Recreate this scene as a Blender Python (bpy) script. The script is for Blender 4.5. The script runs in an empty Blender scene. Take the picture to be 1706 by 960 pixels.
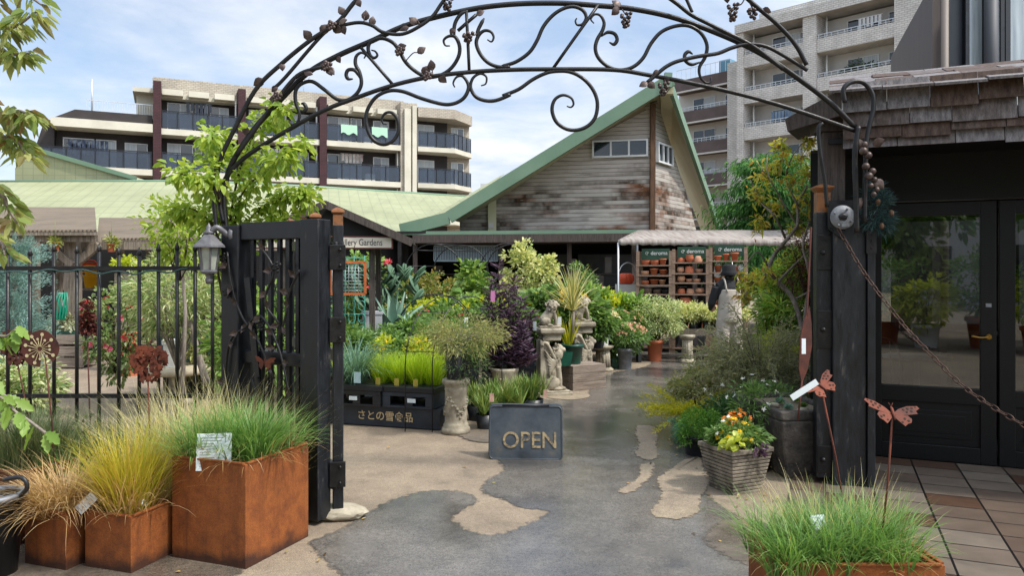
import bpy, math, random
import numpy as np
from mathutils import Vector, Matrix, Euler
R = math.radians; PI = math.pi
rng = np.random.default_rng(7); random.seed(7)
scn = bpy.context.scene
C = scn.collection
# ---------------------------------------------------------------- camera constants
F = 1250.0; CX = 853.0; HY = 450.0; H = 1.6
def P(x, y, Y): return Vector(((x-CX)*Y/F, Y, H+(HY-y)*Y/F))
def G(x, y):
    Y = H*F/(y-HY); return Vector(((x-CX)*Y/F, Y, 0))
def PL(x, y, p0, d):
    """point on the vertical plane through p0 along horizontal direction d"""
    a = (x-CX)/F
    s = (a*p0[1]-p0[0])/(d[0]-a*d[1])
    Y = p0[1]+d[1]*s
    return Vector((p0[0]+d[0]*s, Y, H+(HY-y)*Y/F))
def hx(h):
    h = h.lstrip('#'); r = [int(h[i:i+2], 16)/255 for i in (0, 2, 4)]
    return tuple((c/12.92 if c <= .04045 else ((c+.055)/1.055)**2.4) for c in r)+(1,)
def col(c): return hx(c) if isinstance(c, str) else (tuple(c)+(1,))[:4]

# ---------------------------------------------------------------- mesh builder
_ico = {}
def ico(sub):
    if sub not in _ico:
        import bmesh
        b = bmesh.new(); bmesh.ops.create_icosphere(b, subdivisions=sub, radius=1)
        b.verts.ensure_lookup_table()
        _ico[sub] = (np.array([v.co[:] for v in b.verts]), np.array([[v.index for v in f.verts] for f in b.faces])); b.free()
    return _ico[sub]
class MB:
    def __init__(s): s.v = []; s.g = []; s.n = 0
    def add(s, v, faces, smooth=False, mi=0):
        v = np.asarray(v, dtype=float).reshape(-1, 3)
        if isinstance(faces, np.ndarray): s.g.append((faces+s.n, smooth, mi))
        else:
            by = {}
            for f in faces: by.setdefault(len(f), []).append(f)
            for k, fs in by.items(): s.g.append((np.array(fs, dtype=int)+s.n, smooth, mi))
        s.v.append(v); s.n += len(v); return s
    def hexa(s, c, mi=0):
        return s.add(c, [(0, 3, 2, 1), (4, 5, 6, 7), (0, 1, 5, 4), (1, 2, 6, 5), (2, 3, 7, 6), (3, 0, 4, 7)], mi=mi)
    def box(s, x0, x1, y0, y1, z0, z1, mi=0):
        return s.hexa([(x0, y0, z0), (x1, y0, z0), (x1, y1, z0), (x0, y1, z0), (x0, y0, z1), (x1, y0, z1), (x1, y1, z1), (x0, y1, z1)], mi)
    def obox(s, c, size, rot=None, mi=0):
        m = rot if rot is not None else Matrix.Identity(3)
        if not isinstance(m, Matrix): m = Euler(m).to_matrix()
        x, y, z = [q/2 for q in size]
        pts = [Vector(c)+m @ Vector(p) for p in [(-x, -y, -z), (x, -y, -z), (x, y, -z), (-x, y, -z), (-x, -y, z), (x, -y, z), (x, y, z), (-x, y, z)]]
        return s.hexa([tuple(p) for p in pts], mi)
    def bar(s, p, q, w, h=None, up=(0, 0, 1), mi=0):
        h = w if h is None else h
        p = Vector(p); q = Vector(q); d = (q-p).normalized(); u = Vector(up)
        if abs(d.dot(u)) > .98: u = Vector((0, 1, 0))
        a = d.cross(u).normalized(); b = a.cross(d).normalized()
        c = []
        for o in (p, q):
            for sx, sy in ((-1, -1), (1, -1), (1, 1), (-1, 1)): c.append(tuple(o+a*sx*w/2+b*sy*h/2))
        return s.hexa(c, mi)
    def tube(s, pts, r, n=8, caps=True, flat=1.0, mi=0):
        pts = [Vector(p) for p in pts]; m = len(pts)
        rr = r if hasattr(r, '__len__') else [r]*m
        t0 = (pts[1]-pts[0]).normalized(); u = Vector((0, 0, 1)) if abs(t0.z) < .9 else Vector((1, 0, 0))
        a = t0.cross(u).normalized(); vs = []
        for i in range(m):
            t = (pts[min(i+1, m-1)]-pts[max(i-1, 0)])
            t = t.normalized() if t.length > 1e-9 else t0
            a = (a-t*a.dot(t)); a = a.normalized() if a.length > 1e-6 else t.orthogonal().normalized()
            b = t.cross(a)
            for k in range(n):
                g = 2*PI*k/n; vs.append(tuple(pts[i]+(a*math.cos(g)+b*math.sin(g)*flat)*rr[i]))
        fs = [(i*n+k, i*n+(k+1) % n, (i+1)*n+(k+1) % n, (i+1)*n+k) for i in range(m-1) for k in range(n)]
        s.add(vs, np.array(fs), True, mi)
        if caps:
            s.g.append((np.array([list(range(n))[::-1]])+s.n-m*n, False, mi)); s.g.append((np.array([list(range((m-1)*n, m*n))])+s.n-m*n, False, mi))
        return s
    def lathe(s, prof, c=(0, 0, 0), n=24, smooth=True, sx=1, sy=1, ph=0, caps=True, flute=0, nfl=0, mi=0):
        vs = []; m = len(prof)
        for r, z in prof:
            for k in range(n):
                g = ph+2*PI*k/n; q = r*(1-flute*(math.cos(g*nfl) > .2)) if nfl else r
                vs.append((c[0]+q*math.cos(g)*sx, c[1]+q*math.sin(g)*sy, c[2]+z))
        fs = [(i*n+k, i*n+(k+1) % n, (i+1)*n+(k+1) % n, (i+1)*n+k) for i in range(m-1) for k in range(n)]
        s.add(vs, np.array(fs), smooth, mi)
        if caps:
            if prof[0][0] > 1e-4: s.g.append((np.array([list(range(n))[::-1]])+s.n-m*n, False, mi))
            if prof[-1][0] > 1e-4: s.g.append((np.array([list(range((m-1)*n, m*n))])+s.n-m*n, False, mi))
        return s
    def blob(s, c, r, rot=None, sub=2, smooth=True, mi=0):
        v, f = ico(sub); r = (r, r, r) if not hasattr(r, '__len__') else r
        v = v*np.array(r)
        if rot is not None: v = v @ np.array(Euler(rot).to_matrix()).T
        return s.add(v+np.array(c), f, smooth, mi)
    def prism(s, poly, off, mi=0):
        """polygon (list of 3d points) extruded by vector off"""
        n = len(poly); o = Vector(off); a = [tuple(Vector(p)) for p in poly]; b = [tuple(Vector(p)+o) for p in poly]
        fs = [tuple(range(n))[::-1], tuple(range(n, 2*n))]+[(i, (i+1) % n, n+(i+1) % n, n+i) for i in range(n)]
        return s.add(a+b, fs, mi=mi)
    def quad(s, *p, mi=0): return s.add([tuple(q) for q in p], [tuple(range(len(p)))], mi=mi)
    def build(s, name, mat, parent=None, world=False, bevel=0, seg=2, mods=()):
        me = bpy.data.meshes.new(name)
        v = np.concatenate(s.v) if s.v else np.zeros((0, 3))
        if world and parent is not None: 
            mi = np.array(Matrix.LocRotScale(parent.location, parent.rotation_euler, parent.scale).inverted())
            v = v @ mi[:3, :3].T + mi[:3, 3]
        me.vertices.add(len(v)); me.vertices.foreach_set('co', v.astype(np.float32).ravel())
        tot = np.concatenate([np.full(len(f), f.shape[1]) for f, _, _ in s.g]); lv = np.concatenate([f.ravel() for f, _, _ in s.g])
        me.loops.add(len(lv)); me.loops.foreach_set('vertex_index', lv.astype(np.int32))
        me.polygons.add(len(tot)); st = np.concatenate([[0], np.cumsum(tot)[:-1]])
        me.polygons.foreach_set('loop_start', st.astype(np.int32))
        me.polygons.foreach_set('use_smooth', np.concatenate([np.full(len(f), sm) for f, sm, _ in s.g]).astype(bool))
        for m in (mat if isinstance(mat, (list, tuple)) else [mat]): me.materials.append(m)
        me.polygons.foreach_set('material_index', np.concatenate([np.full(len(f), q) for f, _, q in s.g]).astype(np.int32))
        me.update(calc_edges=True); me.validate()
        o = bpy.data.objects.new(name, me); C.objects.link(o)
        if parent is not None: o.parent = parent
        if bevel:
            b = o.modifiers.new('bevel', 'BEVEL'); b.width = bevel; b.segments = seg; b.limit_method = 'ANGLE'; b.angle_limit = R(40)
        return o
def tag(o, label=None, cat=None, group=None, kind=None):
    if label: o['label'] = label
    if cat: o['category'] = cat
    if group: o['group'] = group
    if kind: o['kind'] = kind
    return o
def thing(name, label, cat, loc=(0, 0, 0), rz=0, group=None):
    o = bpy.data.objects.new(name, None); C.objects.link(o); o.location = loc; o.rotation_euler = (0, 0, rz); o.empty_display_size = .1
    return tag(o, label, cat, group)
def dup(root, loc, rz=0, label=None, group=None, sc=None):
    r = root.copy(); C.objects.link(r); r.location = loc; r.rotation_euler = (0, 0, rz)
    if label: r['label'] = label
    if group: r['group'] = group
    if sc: r.scale = sc if hasattr(sc, '__len__') else (sc, sc, sc)
    for ch in list(root.children):
        c = ch.copy(); C.objects.link(c); c.parent = r
        for g in list(ch.children):
            d = g.copy(); C.objects.link(d); d.parent = c
    return r
def textmesh(name, s, size, mat, parent, loc, rot=(PI/2, 0, 0), depth=.002, offset=0.0, align='CENTER', sx=1):
    cu = bpy.data.curves.new(name, 'FONT'); cu.body = s; cu.size = size; cu.align_x = align; cu.align_y = 'CENTER'; cu.extrude = depth; cu.offset = offset
    t = bpy.data.objects.new(name, cu); C.objects.link(t); dg = bpy.context.evaluated_depsgraph_get(); dg.update()
    me = bpy.data.meshes.new_from_object(t.evaluated_get(dg)); bpy.data.objects.remove(t); me.materials.clear(); me.materials.append(mat)
    o = bpy.data.objects.new(name, me); C.objects.link(o); o.parent = parent; o.location = loc; o.rotation_euler = rot; o.scale = (sx, 1, 1)
    return o
def spline(pts, k=6):
    """Catmull-Rom through 3D points"""
    p = [Vector(q) for q in pts]; p = [p[0]*2-p[1]]+p+[p[-1]*2-p[-2]]; out = []
    for i in range(1, len(p)-2):
        for j in range(k):
            t = j/k; a, b, c, d = p[i-1], p[i], p[i+1], p[i+2]
            out.append(.5*((2*b)+(c-a)*t+(2*a-5*b+4*c-d)*t*t+(3*b-a-3*c+d)*t**3))
    out.append(p[-2]); return out

# ---------------------------------------------------------------- materials
class NT:
    def __init__(s, name):
        s.m = bpy.data.materials.new(name); s.m.use_nodes = True; s.t = s.m.node_tree; s.t.nodes.clear()
        s.out = s.n('ShaderNodeOutputMaterial')
    def n(s, t, **kw):
        o = s.t.nodes.new(t)
        for k, v in kw.items(): setattr(o, k, v)
        return o
    def l(s, a, b): s.t.links.new(a, b)
    def coord(s, kind='Object', scale=(1, 1, 1), rnd=True, rot=(0, 0, 0)):
        tc = s.n('ShaderNodeTexCoord'); mp = s.n('ShaderNodeMapping'); mp.inputs['Scale'].default_value = scale; mp.inputs['Rotation'].default_value = rot
        s.l(tc.outputs[kind], mp.inputs['Vector'])
        if rnd:
            oi = s.n('ShaderNodeObjectInfo'); mm = s.n('ShaderNodeMath', operation='MULTIPLY'); mm.inputs[1].default_value = 37.0
            s.l(oi.outputs['Random'], mm.inputs[0]); s.l(mm.outputs[0], mp.inputs['Location'])
        return mp.outputs[0]
    def noise(s, vec, scale, detail=5, rough=.6, dist=0):
        n = s.n('ShaderNodeTexNoise'); n.inputs['Scale'].default_value = scale; n.inputs['Detail'].default_value = detail; n.inputs['Roughness'].default_value = rough; n.inputs['Distortion'].default_value = dist
        s.l(vec, n.inputs['Vector']); return n.outputs['Fac']
    def ramp(s, fac, cols, lo=.3, hi=.7, interp='LINEAR'):
        r = s.n('ShaderNodeValToRGB'); e = r.color_ramp.elements; r.color_ramp.interpolation = interp
        n = len(cols); pos = [lo+(hi-lo)*i/max(1, n-1) for i in range(n)]
        for i, c in enumerate(cols):
            p = pos[i]
            if isinstance(c, tuple) and len(c) == 2: p, c = c
            if i < 2: el = e[i]; el.position = p
            else: el = e.new(p)
            el.color = col(c)
        s.l(fac, r.inputs[0]); return r.outputs[0]
    def mix(s, a, b, f, blend='MIX'):
        m = s.n('ShaderNodeMix', data_type='RGBA', blend_type=blend)
        for k, q in ((6, a), (7, b), (0, f)):
            if hasattr(q, 'is_output'): s.l(q, m.inputs[k])
            else: m.inputs[k].default_value = col(q) if k else q
        return m.outputs[2]
    def math(s, op, a, b=None):
        m = s.n('ShaderNodeMath', operation=op)
        for i, q in enumerate((a, b)):
            if q is None: continue
            if hasattr(q, 'is_output'): s.l(q, m.inputs[i])
            else: m.inputs[i].default_value = q
        return m.outputs[0]
    def bump(s, h, strength=.3, dist=.01):
        b = s.n('ShaderNodeBump'); b.inputs['Strength'].default_value = strength; b.inputs['Distance'].default_value = dist; s.l(h, b.inputs['Height']); return b.outputs[0]
    def pbr(s, color, rough=.6, metal=0, spec=.5, normal=None, coat=0, **kw):
        p = s.n('ShaderNodeBsdfPrincipled')
        for k, q in (('Base Color', color), ('Roughness', rough), ('Metallic', metal), ('Specular IOR Level', spec)):
            if hasattr(q, 'is_output'): s.l(q, p.inputs[k])
            else: p.inputs[k].default_value = col(q) if k == 'Base Color' else q
        if coat: p.inputs['Coat Weight'].default_value = coat
        if normal is not None: s.l(normal, p.inputs['Normal'])
        return p.outputs[0]
    def done(s, sh): s.l(sh, s.out.inputs['Surface']); return s.m
def mat(name, cols, scale=6, rough=.6, metal=0, bump=0, bscale=60, lo=.3, hi=.7, spec=.5, stretch=(1, 1, 1), bd=.005, rvar=0, coat=0, detail=6):
    t = NT(name); vec = t.coord(scale=stretch)
    if isinstance(cols, str) or not isinstance(cols, (list,)): cols = [cols, cols]
    n = t.noise(vec, scale, detail); c = t.ramp(n, cols, lo, hi)
    nm = t.bump(t.noise(vec, bscale, 4), bump, bd) if bump else None
    rg = rough
    if rvar: rg = t.ramp(t.noise(vec, scale*2.3, 4), [(max(0, rough-rvar),)*3, (min(1, rough+rvar),)*3])
    return t.done(t.pbr(c, rg, metal, spec, nm, coat))
def leafmat(name, cols, trans=.35, rough=.45, spec=.35, tint=1.5):
    t = NT(name); g = t.n('ShaderNodeNewGeometry')
    c = t.ramp(g.outputs['Random Per Island'], cols, 0, 1)
    p = t.pbr(c, rough, 0, spec)
    tr = t.n('ShaderNodeBsdfTranslucent'); m2 = t.mix(c, (tint, tint*.95, tint*.55), 1.0, 'MULTIPLY'); t.l(m2, tr.inputs['Color'])
    ms = t.n('ShaderNodeMixShader'); ms.inputs[0].default_value = trans; t.l(p, ms.inputs[1]); t.l(tr.outputs[0], ms.inputs[2])
    return t.done(ms.outputs[0])

# ---------------------------------------------------------------- foliage
def nrm(v): return v/np.maximum(np.linalg.norm(v, axis=1, keepdims=True), 1e-9)
def rvec(n): return nrm(rng.normal(size=(n, 3)))
def leaves(mb, pts, dirs, L, W, up=.6, cup=.12, droop=.1, lvar=.35, shape='d', mi=0):
    n = len(pts)
    if n == 0: return
    d = nrm(np.asarray(dirs)); pts = np.asarray(pts)
    nn = rng.normal(size=(n, 3))*.7+np.array([0, 0, up*1.6])
    nn = nrm(nn-d*np.sum(nn*d, axis=1, keepdims=True)); sd = np.cross(d, nn)
    l = (L*(1+lvar*rng.uniform(-1, 1, n)))[:, None]; w = l*(W/L)
    dn = np.array([0, 0, -1.0])
    if shape == 'd':
        a = pts; t = pts+d*l+dn*droop*l; m = pts+d*l*.45
        v = np.stack([a, m+sd*w/2+nn*cup*w, t, m-sd*w/2+nn*cup*w], 1).reshape(-1, 3)
        i = np.arange(n)[:, None]*4; f = np.concatenate([i+np.array([[0, 1, 2]]), i+np.array([[0, 2, 3]])])
        mb.add(v, f, False, mi)
    else:
        a = pts; m1 = pts+d*l*.28; m2 = pts+d*l*.68+dn*droop*.4*l; t = pts+d*l+dn*droop*l
        v = np.stack([a, m1+sd*w*.46+nn*cup*w, m2+sd*w*.4+nn*cup*w, t, m2-sd*w*.4+nn*cup*w, m1-sd*w*.46+nn*cup*w], 1).reshape(-1, 3)
        i = np.arange(n)[:, None]*6; f = np.concatenate([i+np.array([[0, 1, 2, 3]]), i+np.array([[0, 3, 4, 5]])])
        mb.add(v, f, False, mi)
def blades(mb, base, az, lean, bend, L, w, segs=5, twist=.3, wig=0, mi=0):
    n = len(base); base = np.asarray(base, float)
    az = np.asarray(az)+np.zeros(n); lean = np.asarray(lean)+np.zeros(n); bend = np.asarray(bend)+np.zeros(n); L = np.asarray(L)+np.zeros(n)
    hz = np.stack([np.cos(az), np.sin(az), np.zeros(n)], 1); ph = az+PI/2+rng.normal(0, twist, n)
    sd = np.stack([np.cos(ph), np.sin(ph), np.zeros(n)], 1)
    p = base.copy(); rows = []
    for k in range(segs+1):
        t = k/segs; wd = w*(1-t**1.6)*.5+w*.02
        rows.append(p-sd*wd); rows.append(p+sd*wd)
        ang = lean+bend*t**1.2
        p = p+(hz*np.sin(ang)[:, None]+np.array([0, 0, 1])*np.cos(ang)[:, None])*(L/segs)[:, None]
        if wig: p = p+rng.normal(0, wig, (n, 3))
    v = np.stack(rows, 1).reshape(-1, 3); m = 2*(segs+1); i = np.arange(n)[:, None]*m
    f = np.concatenate([i+np.array([[2*k, 2*k+1, 2*k+3, 2*k+2]]) for k in range(segs)])
    mb.add(v, f, True, mi)
def tuft(mb, c, r, n, L, w, lean=(0, .5), bend=(.3, 1.4), Lv=.3, segs=5, fan=1.0, wig=0, mi=0, sq=None):
    if sq is None:
        a = rng.uniform(0, 2*PI, n); q = r*np.sqrt(rng.uniform(0, 1, n)); b = np.stack([c[0]+q*np.cos(a), c[1]+q*np.sin(a), np.full(n, c[2])], 1)
    else:
        x = rng.uniform(-1, 1, n)*sq[0]; y = rng.uniform(-1, 1, n)*sq[1]; co, si = math.cos(sq[2]), math.sin(sq[2])
        b = np.stack([c[0]+x*co-y*si, c[1]+x*si+y*co, np.full(n, c[2])], 1); a = np.arctan2(b[:, 1]-c[1], b[:, 0]-c[0]); q = np.hypot(x, y); r = max(sq[0], sq[1])
    az = a*fan+(1-fan)*rng.uniform(0, 2*PI, n)+rng.normal(0, .6, n)
    le = rng.uniform(*lean, n)*(.4+.6*q/max(r, 1e-6)); be = rng.uniform(*bend, n)
    blades(mb, b, az, le, be, L*(1+Lv*rng.uniform(-1, .6, n)), w, segs, wig=wig, mi=mi)
def cloud(c, rad, n, cr, per, shell=.5, zmin=None):
    """clump centres in an ellipsoid, leaf points in each clump; -> pts, outward dirs, clump centres"""
    rad = np.array(rad if hasattr(rad, '__len__') else (rad,)*3, float); c = np.array(c, float)
    d = rvec(n); q = (shell+(1-shell)*rng.uniform(0, 1, n)**.6)[:, None]; cc = c+d*q*rad
    per_n = np.maximum(3, (per*rng.uniform(.5, 1.5, n)).astype(int)); crn = cr*rng.uniform(.6, 1.35, n)
    idx = np.repeat(np.arange(n), per_n); m = len(idx); o = rvec(m)*(rng.uniform(0, 1, m)**.5)[:, None]*crn[idx][:, None]*np.array([1, 1, .75])
    pts = cc[idx]+o; dirs = nrm(o/crn[idx][:, None]+.5*nrm(pts-c)+.5*rvec(m))
    if zmin is not None: k = pts[:, 2] > zmin; pts, dirs = pts[k], dirs[k]
    return pts, dirs, cc
def twigs(mb, base, tips, r=.006, k=4, sag=.12, n=5, frac=1.0):
    base = Vector(base)
    for t in tips:
        if random.random() > frac: continue
        t = Vector(t); L = (t-base).length; mid = base.lerp(t, .5)+Vector((random.gauss(0, .06*L), random.gauss(0, .06*L), sag*L))
        mb.tube(spline([base, mid, t], k), [r*(1-.75*i/(2*k)) for i in range(2*k+1)], n)
# ================================================================ camera, light, world
cam = bpy.data.cameras.new('camera'); cam.sensor_width = 36; cam.lens = F/1706*36; cam.shift_y = -30/1706; cam.clip_end = 2000; cam.clip_start = .05
camo = bpy.data.objects.new('camera', cam); C.objects.link(camo); camo.location = (0, 0, H); camo.rotation_euler = (PI/2, 0, 0); scn.camera = camo
SD = Vector((.62, -.30, .95)).normalized()
sl = bpy.data.lights.new('sun', 'SUN'); sl.energy = 2.9; sl.angle = R(4.0); sl.color = (1, .95, .87)
so = bpy.data.objects.new('sun', sl); C.objects.link(so); so.rotation_euler = SD.to_track_quat('Z', 'Y').to_euler(); so.location = (10, -5, 20)
w = bpy.data.worlds.new('World'); scn.world = w; w.use_nodes = True; wt = w.node_tree; wt.nodes.clear()
def wn(t, **k):
    o = wt.nodes.new(t)
    for a, b in k.items(): setattr(o, a, b)
    return o
sky = wn('ShaderNodeTexSky', sky_type='NISHITA'); sky.sun_disc = False; sky.sun_elevation = math.asin(SD.z); sky.sun_rotation = math.atan2(SD.x, SD.y); sky.air_density = 1; sky.dust_density = 2.0; sky.ozone_density = 1
b1 = wn('ShaderNodeBackground'); b1.inputs[1].default_value = .15; wt.links.new(sky.outputs[0], b1.inputs[0])
tc = wn('ShaderNodeTexCoord'); sx = wn('ShaderNodeSeparateXYZ'); wt.links.new(tc.outputs['Generated'], sx.inputs[0])
zc = wn('ShaderNodeMath', operation='MAXIMUM'); zc.inputs[1].default_value = 0; wt.links.new(sx.outputs[2], zc.inputs[0])
za = wn('ShaderNodeMath', operation='ADD'); za.inputs[1].default_value = .16; wt.links.new(zc.outputs[0], za.inputs[0])
dx = wn('ShaderNodeMath', operation='DIVIDE'); dy = wn('ShaderNodeMath', operation='DIVIDE')
for q, i in ((dx, 0), (dy, 1)): wt.links.new(sx.outputs[i], q.inputs[0]); wt.links.new(za.outputs[0], q.inputs[1])
cx = wn('ShaderNodeCombineXYZ'); wt.links.new(dx.outputs[0], cx.inputs[0]); wt.links.new(dy.outputs[0], cx.inputs[1])
def wnoise(scale, detail, loc, dist=.3):
    mp = wn('ShaderNodeMapping'); mp.inputs['Location'].default_value = loc; mp.inputs['Scale'].default_value = (1, 1, 1); wt.links.new(cx.outputs[0], mp.inputs[0])
    n = wn('ShaderNodeTexNoise'); n.inputs['Scale'].default_value = scale; n.inputs['Detail'].default_value = detail; n.inputs['Roughness'].default_value = .58; n.inputs['Distortion'].default_value = dist
    wt.links.new(mp.outputs[0], n.inputs['Vector']); return n.outputs['Fac']
def wramp(f, c):
    r = wn('ShaderNodeValToRGB'); e = r.color_ramp.elements
    for i, (p, k) in enumerate(c):
        el = e[i] if i < 2 else e.new(p)
        el.position = p; el.color = (k,)*3+(1,) if not hasattr(k, '__len__') else tuple(k)+(1,)
    wt.links.new(f, r.inputs[0]); return r.outputs[0]
cover = wramp(wnoise(.85, 9, (1.7, .4, 0)), [(.38, .18), (.60, .95)])
shade = wramp(wnoise(1.6, 7, (5.2, 2.1, 0)), [(.32, (.46, .60, .82)), (.60, (.93, .95, .98))])
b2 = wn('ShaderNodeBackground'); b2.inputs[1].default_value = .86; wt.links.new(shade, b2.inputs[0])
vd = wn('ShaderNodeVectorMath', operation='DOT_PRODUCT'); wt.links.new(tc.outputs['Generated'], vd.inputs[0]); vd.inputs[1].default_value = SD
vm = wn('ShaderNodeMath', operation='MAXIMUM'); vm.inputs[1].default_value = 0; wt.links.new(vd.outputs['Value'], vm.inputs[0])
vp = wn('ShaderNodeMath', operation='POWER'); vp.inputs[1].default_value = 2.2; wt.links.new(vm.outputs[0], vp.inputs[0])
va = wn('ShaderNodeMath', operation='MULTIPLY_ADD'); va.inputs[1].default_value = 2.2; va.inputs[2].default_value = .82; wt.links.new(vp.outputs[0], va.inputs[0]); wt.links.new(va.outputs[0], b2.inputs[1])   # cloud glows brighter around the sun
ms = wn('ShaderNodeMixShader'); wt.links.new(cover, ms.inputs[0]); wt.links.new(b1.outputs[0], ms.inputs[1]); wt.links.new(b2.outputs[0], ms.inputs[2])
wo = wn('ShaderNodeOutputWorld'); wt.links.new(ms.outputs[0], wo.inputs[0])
vs = scn.view_settings; vs.view_transform = 'Standard'; vs.look = 'None'; vs.gamma = 1; vs.exposure = 0.5
scn.render.film_transparent = False
scn.cycles.use_denoising = True; scn.cycles.max_bounces = 6; scn.cycles.transparent_max_bounces = 6; scn.cycles.caustics_reflective = False; scn.cycles.caustics_refractive = False
scn.cycles.sample_clamp_indirect = 6
# ================================================================ materials
def m_ground(name, cols, rough, rv, spots, wet=False, sheet=False):
    t = NT(name); v = t.coord(rnd=False)
    big = t.ramp(t.noise(v, .9, 8, .65), cols, .32, .68)
    fine = t.noise(v, 150, 3, .75); c = t.mix(big, t.ramp(fine, [(.30,)*3, (1.0,)*3, (1.75,)*3], .32, .70), .8, 'MULTIPLY')
    c = t.mix(c, t.ramp(t.noise(v, 5, 7, .7), [(.72,)*3, (1.0,)*3, (1.22,)*3], .3, .7), .8, 'MULTIPLY'); c = t.mix(c, t.ramp(t.noise(v, 34, 4, .7), [(.8,)*3, (1.18,)*3], .35, .65), .8, 'MULTIPLY')
    vo = t.n('ShaderNodeTexVoronoi'); vo.inputs['Scale'].default_value = 14; t.l(v, vo.inputs['Vector'])
    chip = t.math('LESS_THAN', vo.outputs['Distance'], .045); c = t.mix(c, spots, chip)
    rg = t.ramp(t.noise(v, 1.3, 6, .6), [(max(0, rough-rv),)*3, (rough+rv,)*3], .35, .65)
    if wet and sheet:
        pd = t.ramp(t.noise(v, .75, 7, .62), [(0,)*3, (1,)*3], .46, .58); c = t.mix(c, t.mix(c, (.62, .63, .66), 1.0, 'MULTIPLY'), pd)
        rg = t.mix(rg, (.055,)*3, t.math('MULTIPLY', pd, .85))
    nm = t.bump(fine, .45 if not wet else .09, .006)
    p = t.pbr(c, rg, 0, .5, nm)
    if not sheet: return t.done(p)
    at = t.n('ShaderNodeAttribute'); at.attribute_name = 'edge'; e = t.math('ADD', at.outputs['Fac'], t.math('MULTIPLY', t.math('SUBTRACT', t.noise(v, 16, 8, .72), .5), 1.9)); e2 = t.ramp(e, [(0,)*3, (1,)*3], .38, .68)
    tr = t.n('ShaderNodeBsdfTransparent'); ms_ = t.n('ShaderNodeMixShader'); t.l(e2, ms_.inputs[0]); t.l(tr.outputs[0], ms_.inputs[1]); t.l(p, ms_.inputs[2]); return t.done(ms_.outputs[0])
m_dry = m_ground('dry_asphalt', [hx('#76695a'), hx('#92836e')], .85, .05, hx('#a59b8a'))
m_wet = m_ground('wet_asphalt', [hx('#57534d'), hx('#716c65')], .22, .13, hx('#66645f'), True, True)
m_drys = m_ground('dry_asphalt_patch', [hx('#786b5c'), hx('#94866f')], .8, .05, hx('#a59b8a'), False, True)
m_damp_shade = m_ground('damp_and_shaded_asphalt', [hx('#5a5148'), hx('#6f6558')], .55, .15, hx('#6d6459'), True, True)
m_black = mat('black_paint', [hx('#090b0f'), hx('#12151b')], 5, .36, 0, .12, 40, rvar=.12)
def m_wornpaint():
    t = NT('worn_black_paint'); v = t.coord(scale=(1, 1, .25)); n = t.noise(v, 22, 8, .7)
    c = t.ramp(n, [hx('#07090c'), hx('#0d1014'), hx('#12161c'), hx('#4f4a42')], .3, .74)
    return t.done(t.pbr(c, t.ramp(n, [(.3,)*3, (.6,)*3]), 0, .5, t.bump(t.noise(v, 30, 5), .35, .006)))
m_worn = m_wornpaint()
m_iron = mat('wrought_iron', [hx('#0e0f11'), hx('#1c1b1b'), hx('#2c2826')], 14, .42, .3, .25, 60, lo=.3, hi=.75, rvar=.12)
m_bronze = mat('patinated_iron', [hx('#2a2322'), hx('#4a3c37'), hx('#665850')], 25, .45, .4, .3, 70)
m_copper = mat('weathered_copper', [hx('#6b4527'), hx('#8f5d38'), hx('#5a4636')], 12, .45, .3, .1)
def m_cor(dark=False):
    t = NT('corten_steel' if not dark else 'shaded_corten_steel'); v = t.coord()
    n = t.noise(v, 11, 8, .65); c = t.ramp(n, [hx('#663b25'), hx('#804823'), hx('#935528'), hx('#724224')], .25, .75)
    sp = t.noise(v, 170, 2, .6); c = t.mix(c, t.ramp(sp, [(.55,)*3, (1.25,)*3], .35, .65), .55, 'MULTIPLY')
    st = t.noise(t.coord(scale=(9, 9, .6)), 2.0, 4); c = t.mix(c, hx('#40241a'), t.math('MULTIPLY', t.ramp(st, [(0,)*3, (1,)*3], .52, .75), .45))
    # darker band with a wavy upper edge along the foot
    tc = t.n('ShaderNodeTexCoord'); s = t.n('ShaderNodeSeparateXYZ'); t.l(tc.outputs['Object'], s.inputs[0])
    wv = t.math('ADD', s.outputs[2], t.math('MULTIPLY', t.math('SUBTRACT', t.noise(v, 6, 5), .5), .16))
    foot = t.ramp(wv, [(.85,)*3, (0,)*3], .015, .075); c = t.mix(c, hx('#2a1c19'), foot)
    if dark: c = t.mix(c, hx('#3a201a'), .6)  # shade on the rear left planter mixed into its steel colour
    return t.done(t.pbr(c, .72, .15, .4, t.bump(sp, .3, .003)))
m_corten = m_cor(); m_corten_shaded = m_cor(True)
m_rust = mat('rusted_sheet_metal', [hx('#43221a'), hx('#65301d'), hx('#7a3d25')], 9, .8, .1, .3, 90)
m_rustd = mat('dark_rusted_metal', [hx('#2c1813'), hx('#4c251b'), hx('#5d3022')], 9, .8, .1, .3, 90)
m_soil = mat('soil', [hx('#1d150f'), hx('#3a2c20')], 30, .95, 0, .8, 60, bd=.02)
m_stone = mat('cast_stone', [hx('#4d473c'), hx('#8f8674'), hx('#b0a793')], 7, .85, 0, .5, 45, lo=.27, hi=.66)
m_stoned = mat('old_trough_stone', [hx('#292623'), hx('#45403b'), hx('#5c564e')], 9, .9, 0, .9, 30, bd=.02)
m_terra = mat('terracotta', [hx('#a5583a'), hx('#b96a48')], 9, .8, 0, .15, 60)
m_terrap = mat('pale_terracotta', [hx('#b98467'), hx('#cfa084')], 9, .85, 0, .15, 60)
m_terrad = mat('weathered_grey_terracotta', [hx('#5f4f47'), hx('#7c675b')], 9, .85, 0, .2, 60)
m_bplast = mat('black_plastic', [hx('#0e1013'), hx('#1c1f23')], 8, .42, 0, .1, 90)
m_navy = mat('faded_navy_plastic', [hx('#1a2028'), hx('#2b333d')], 6, .5, 0, .1, 90)
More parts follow.
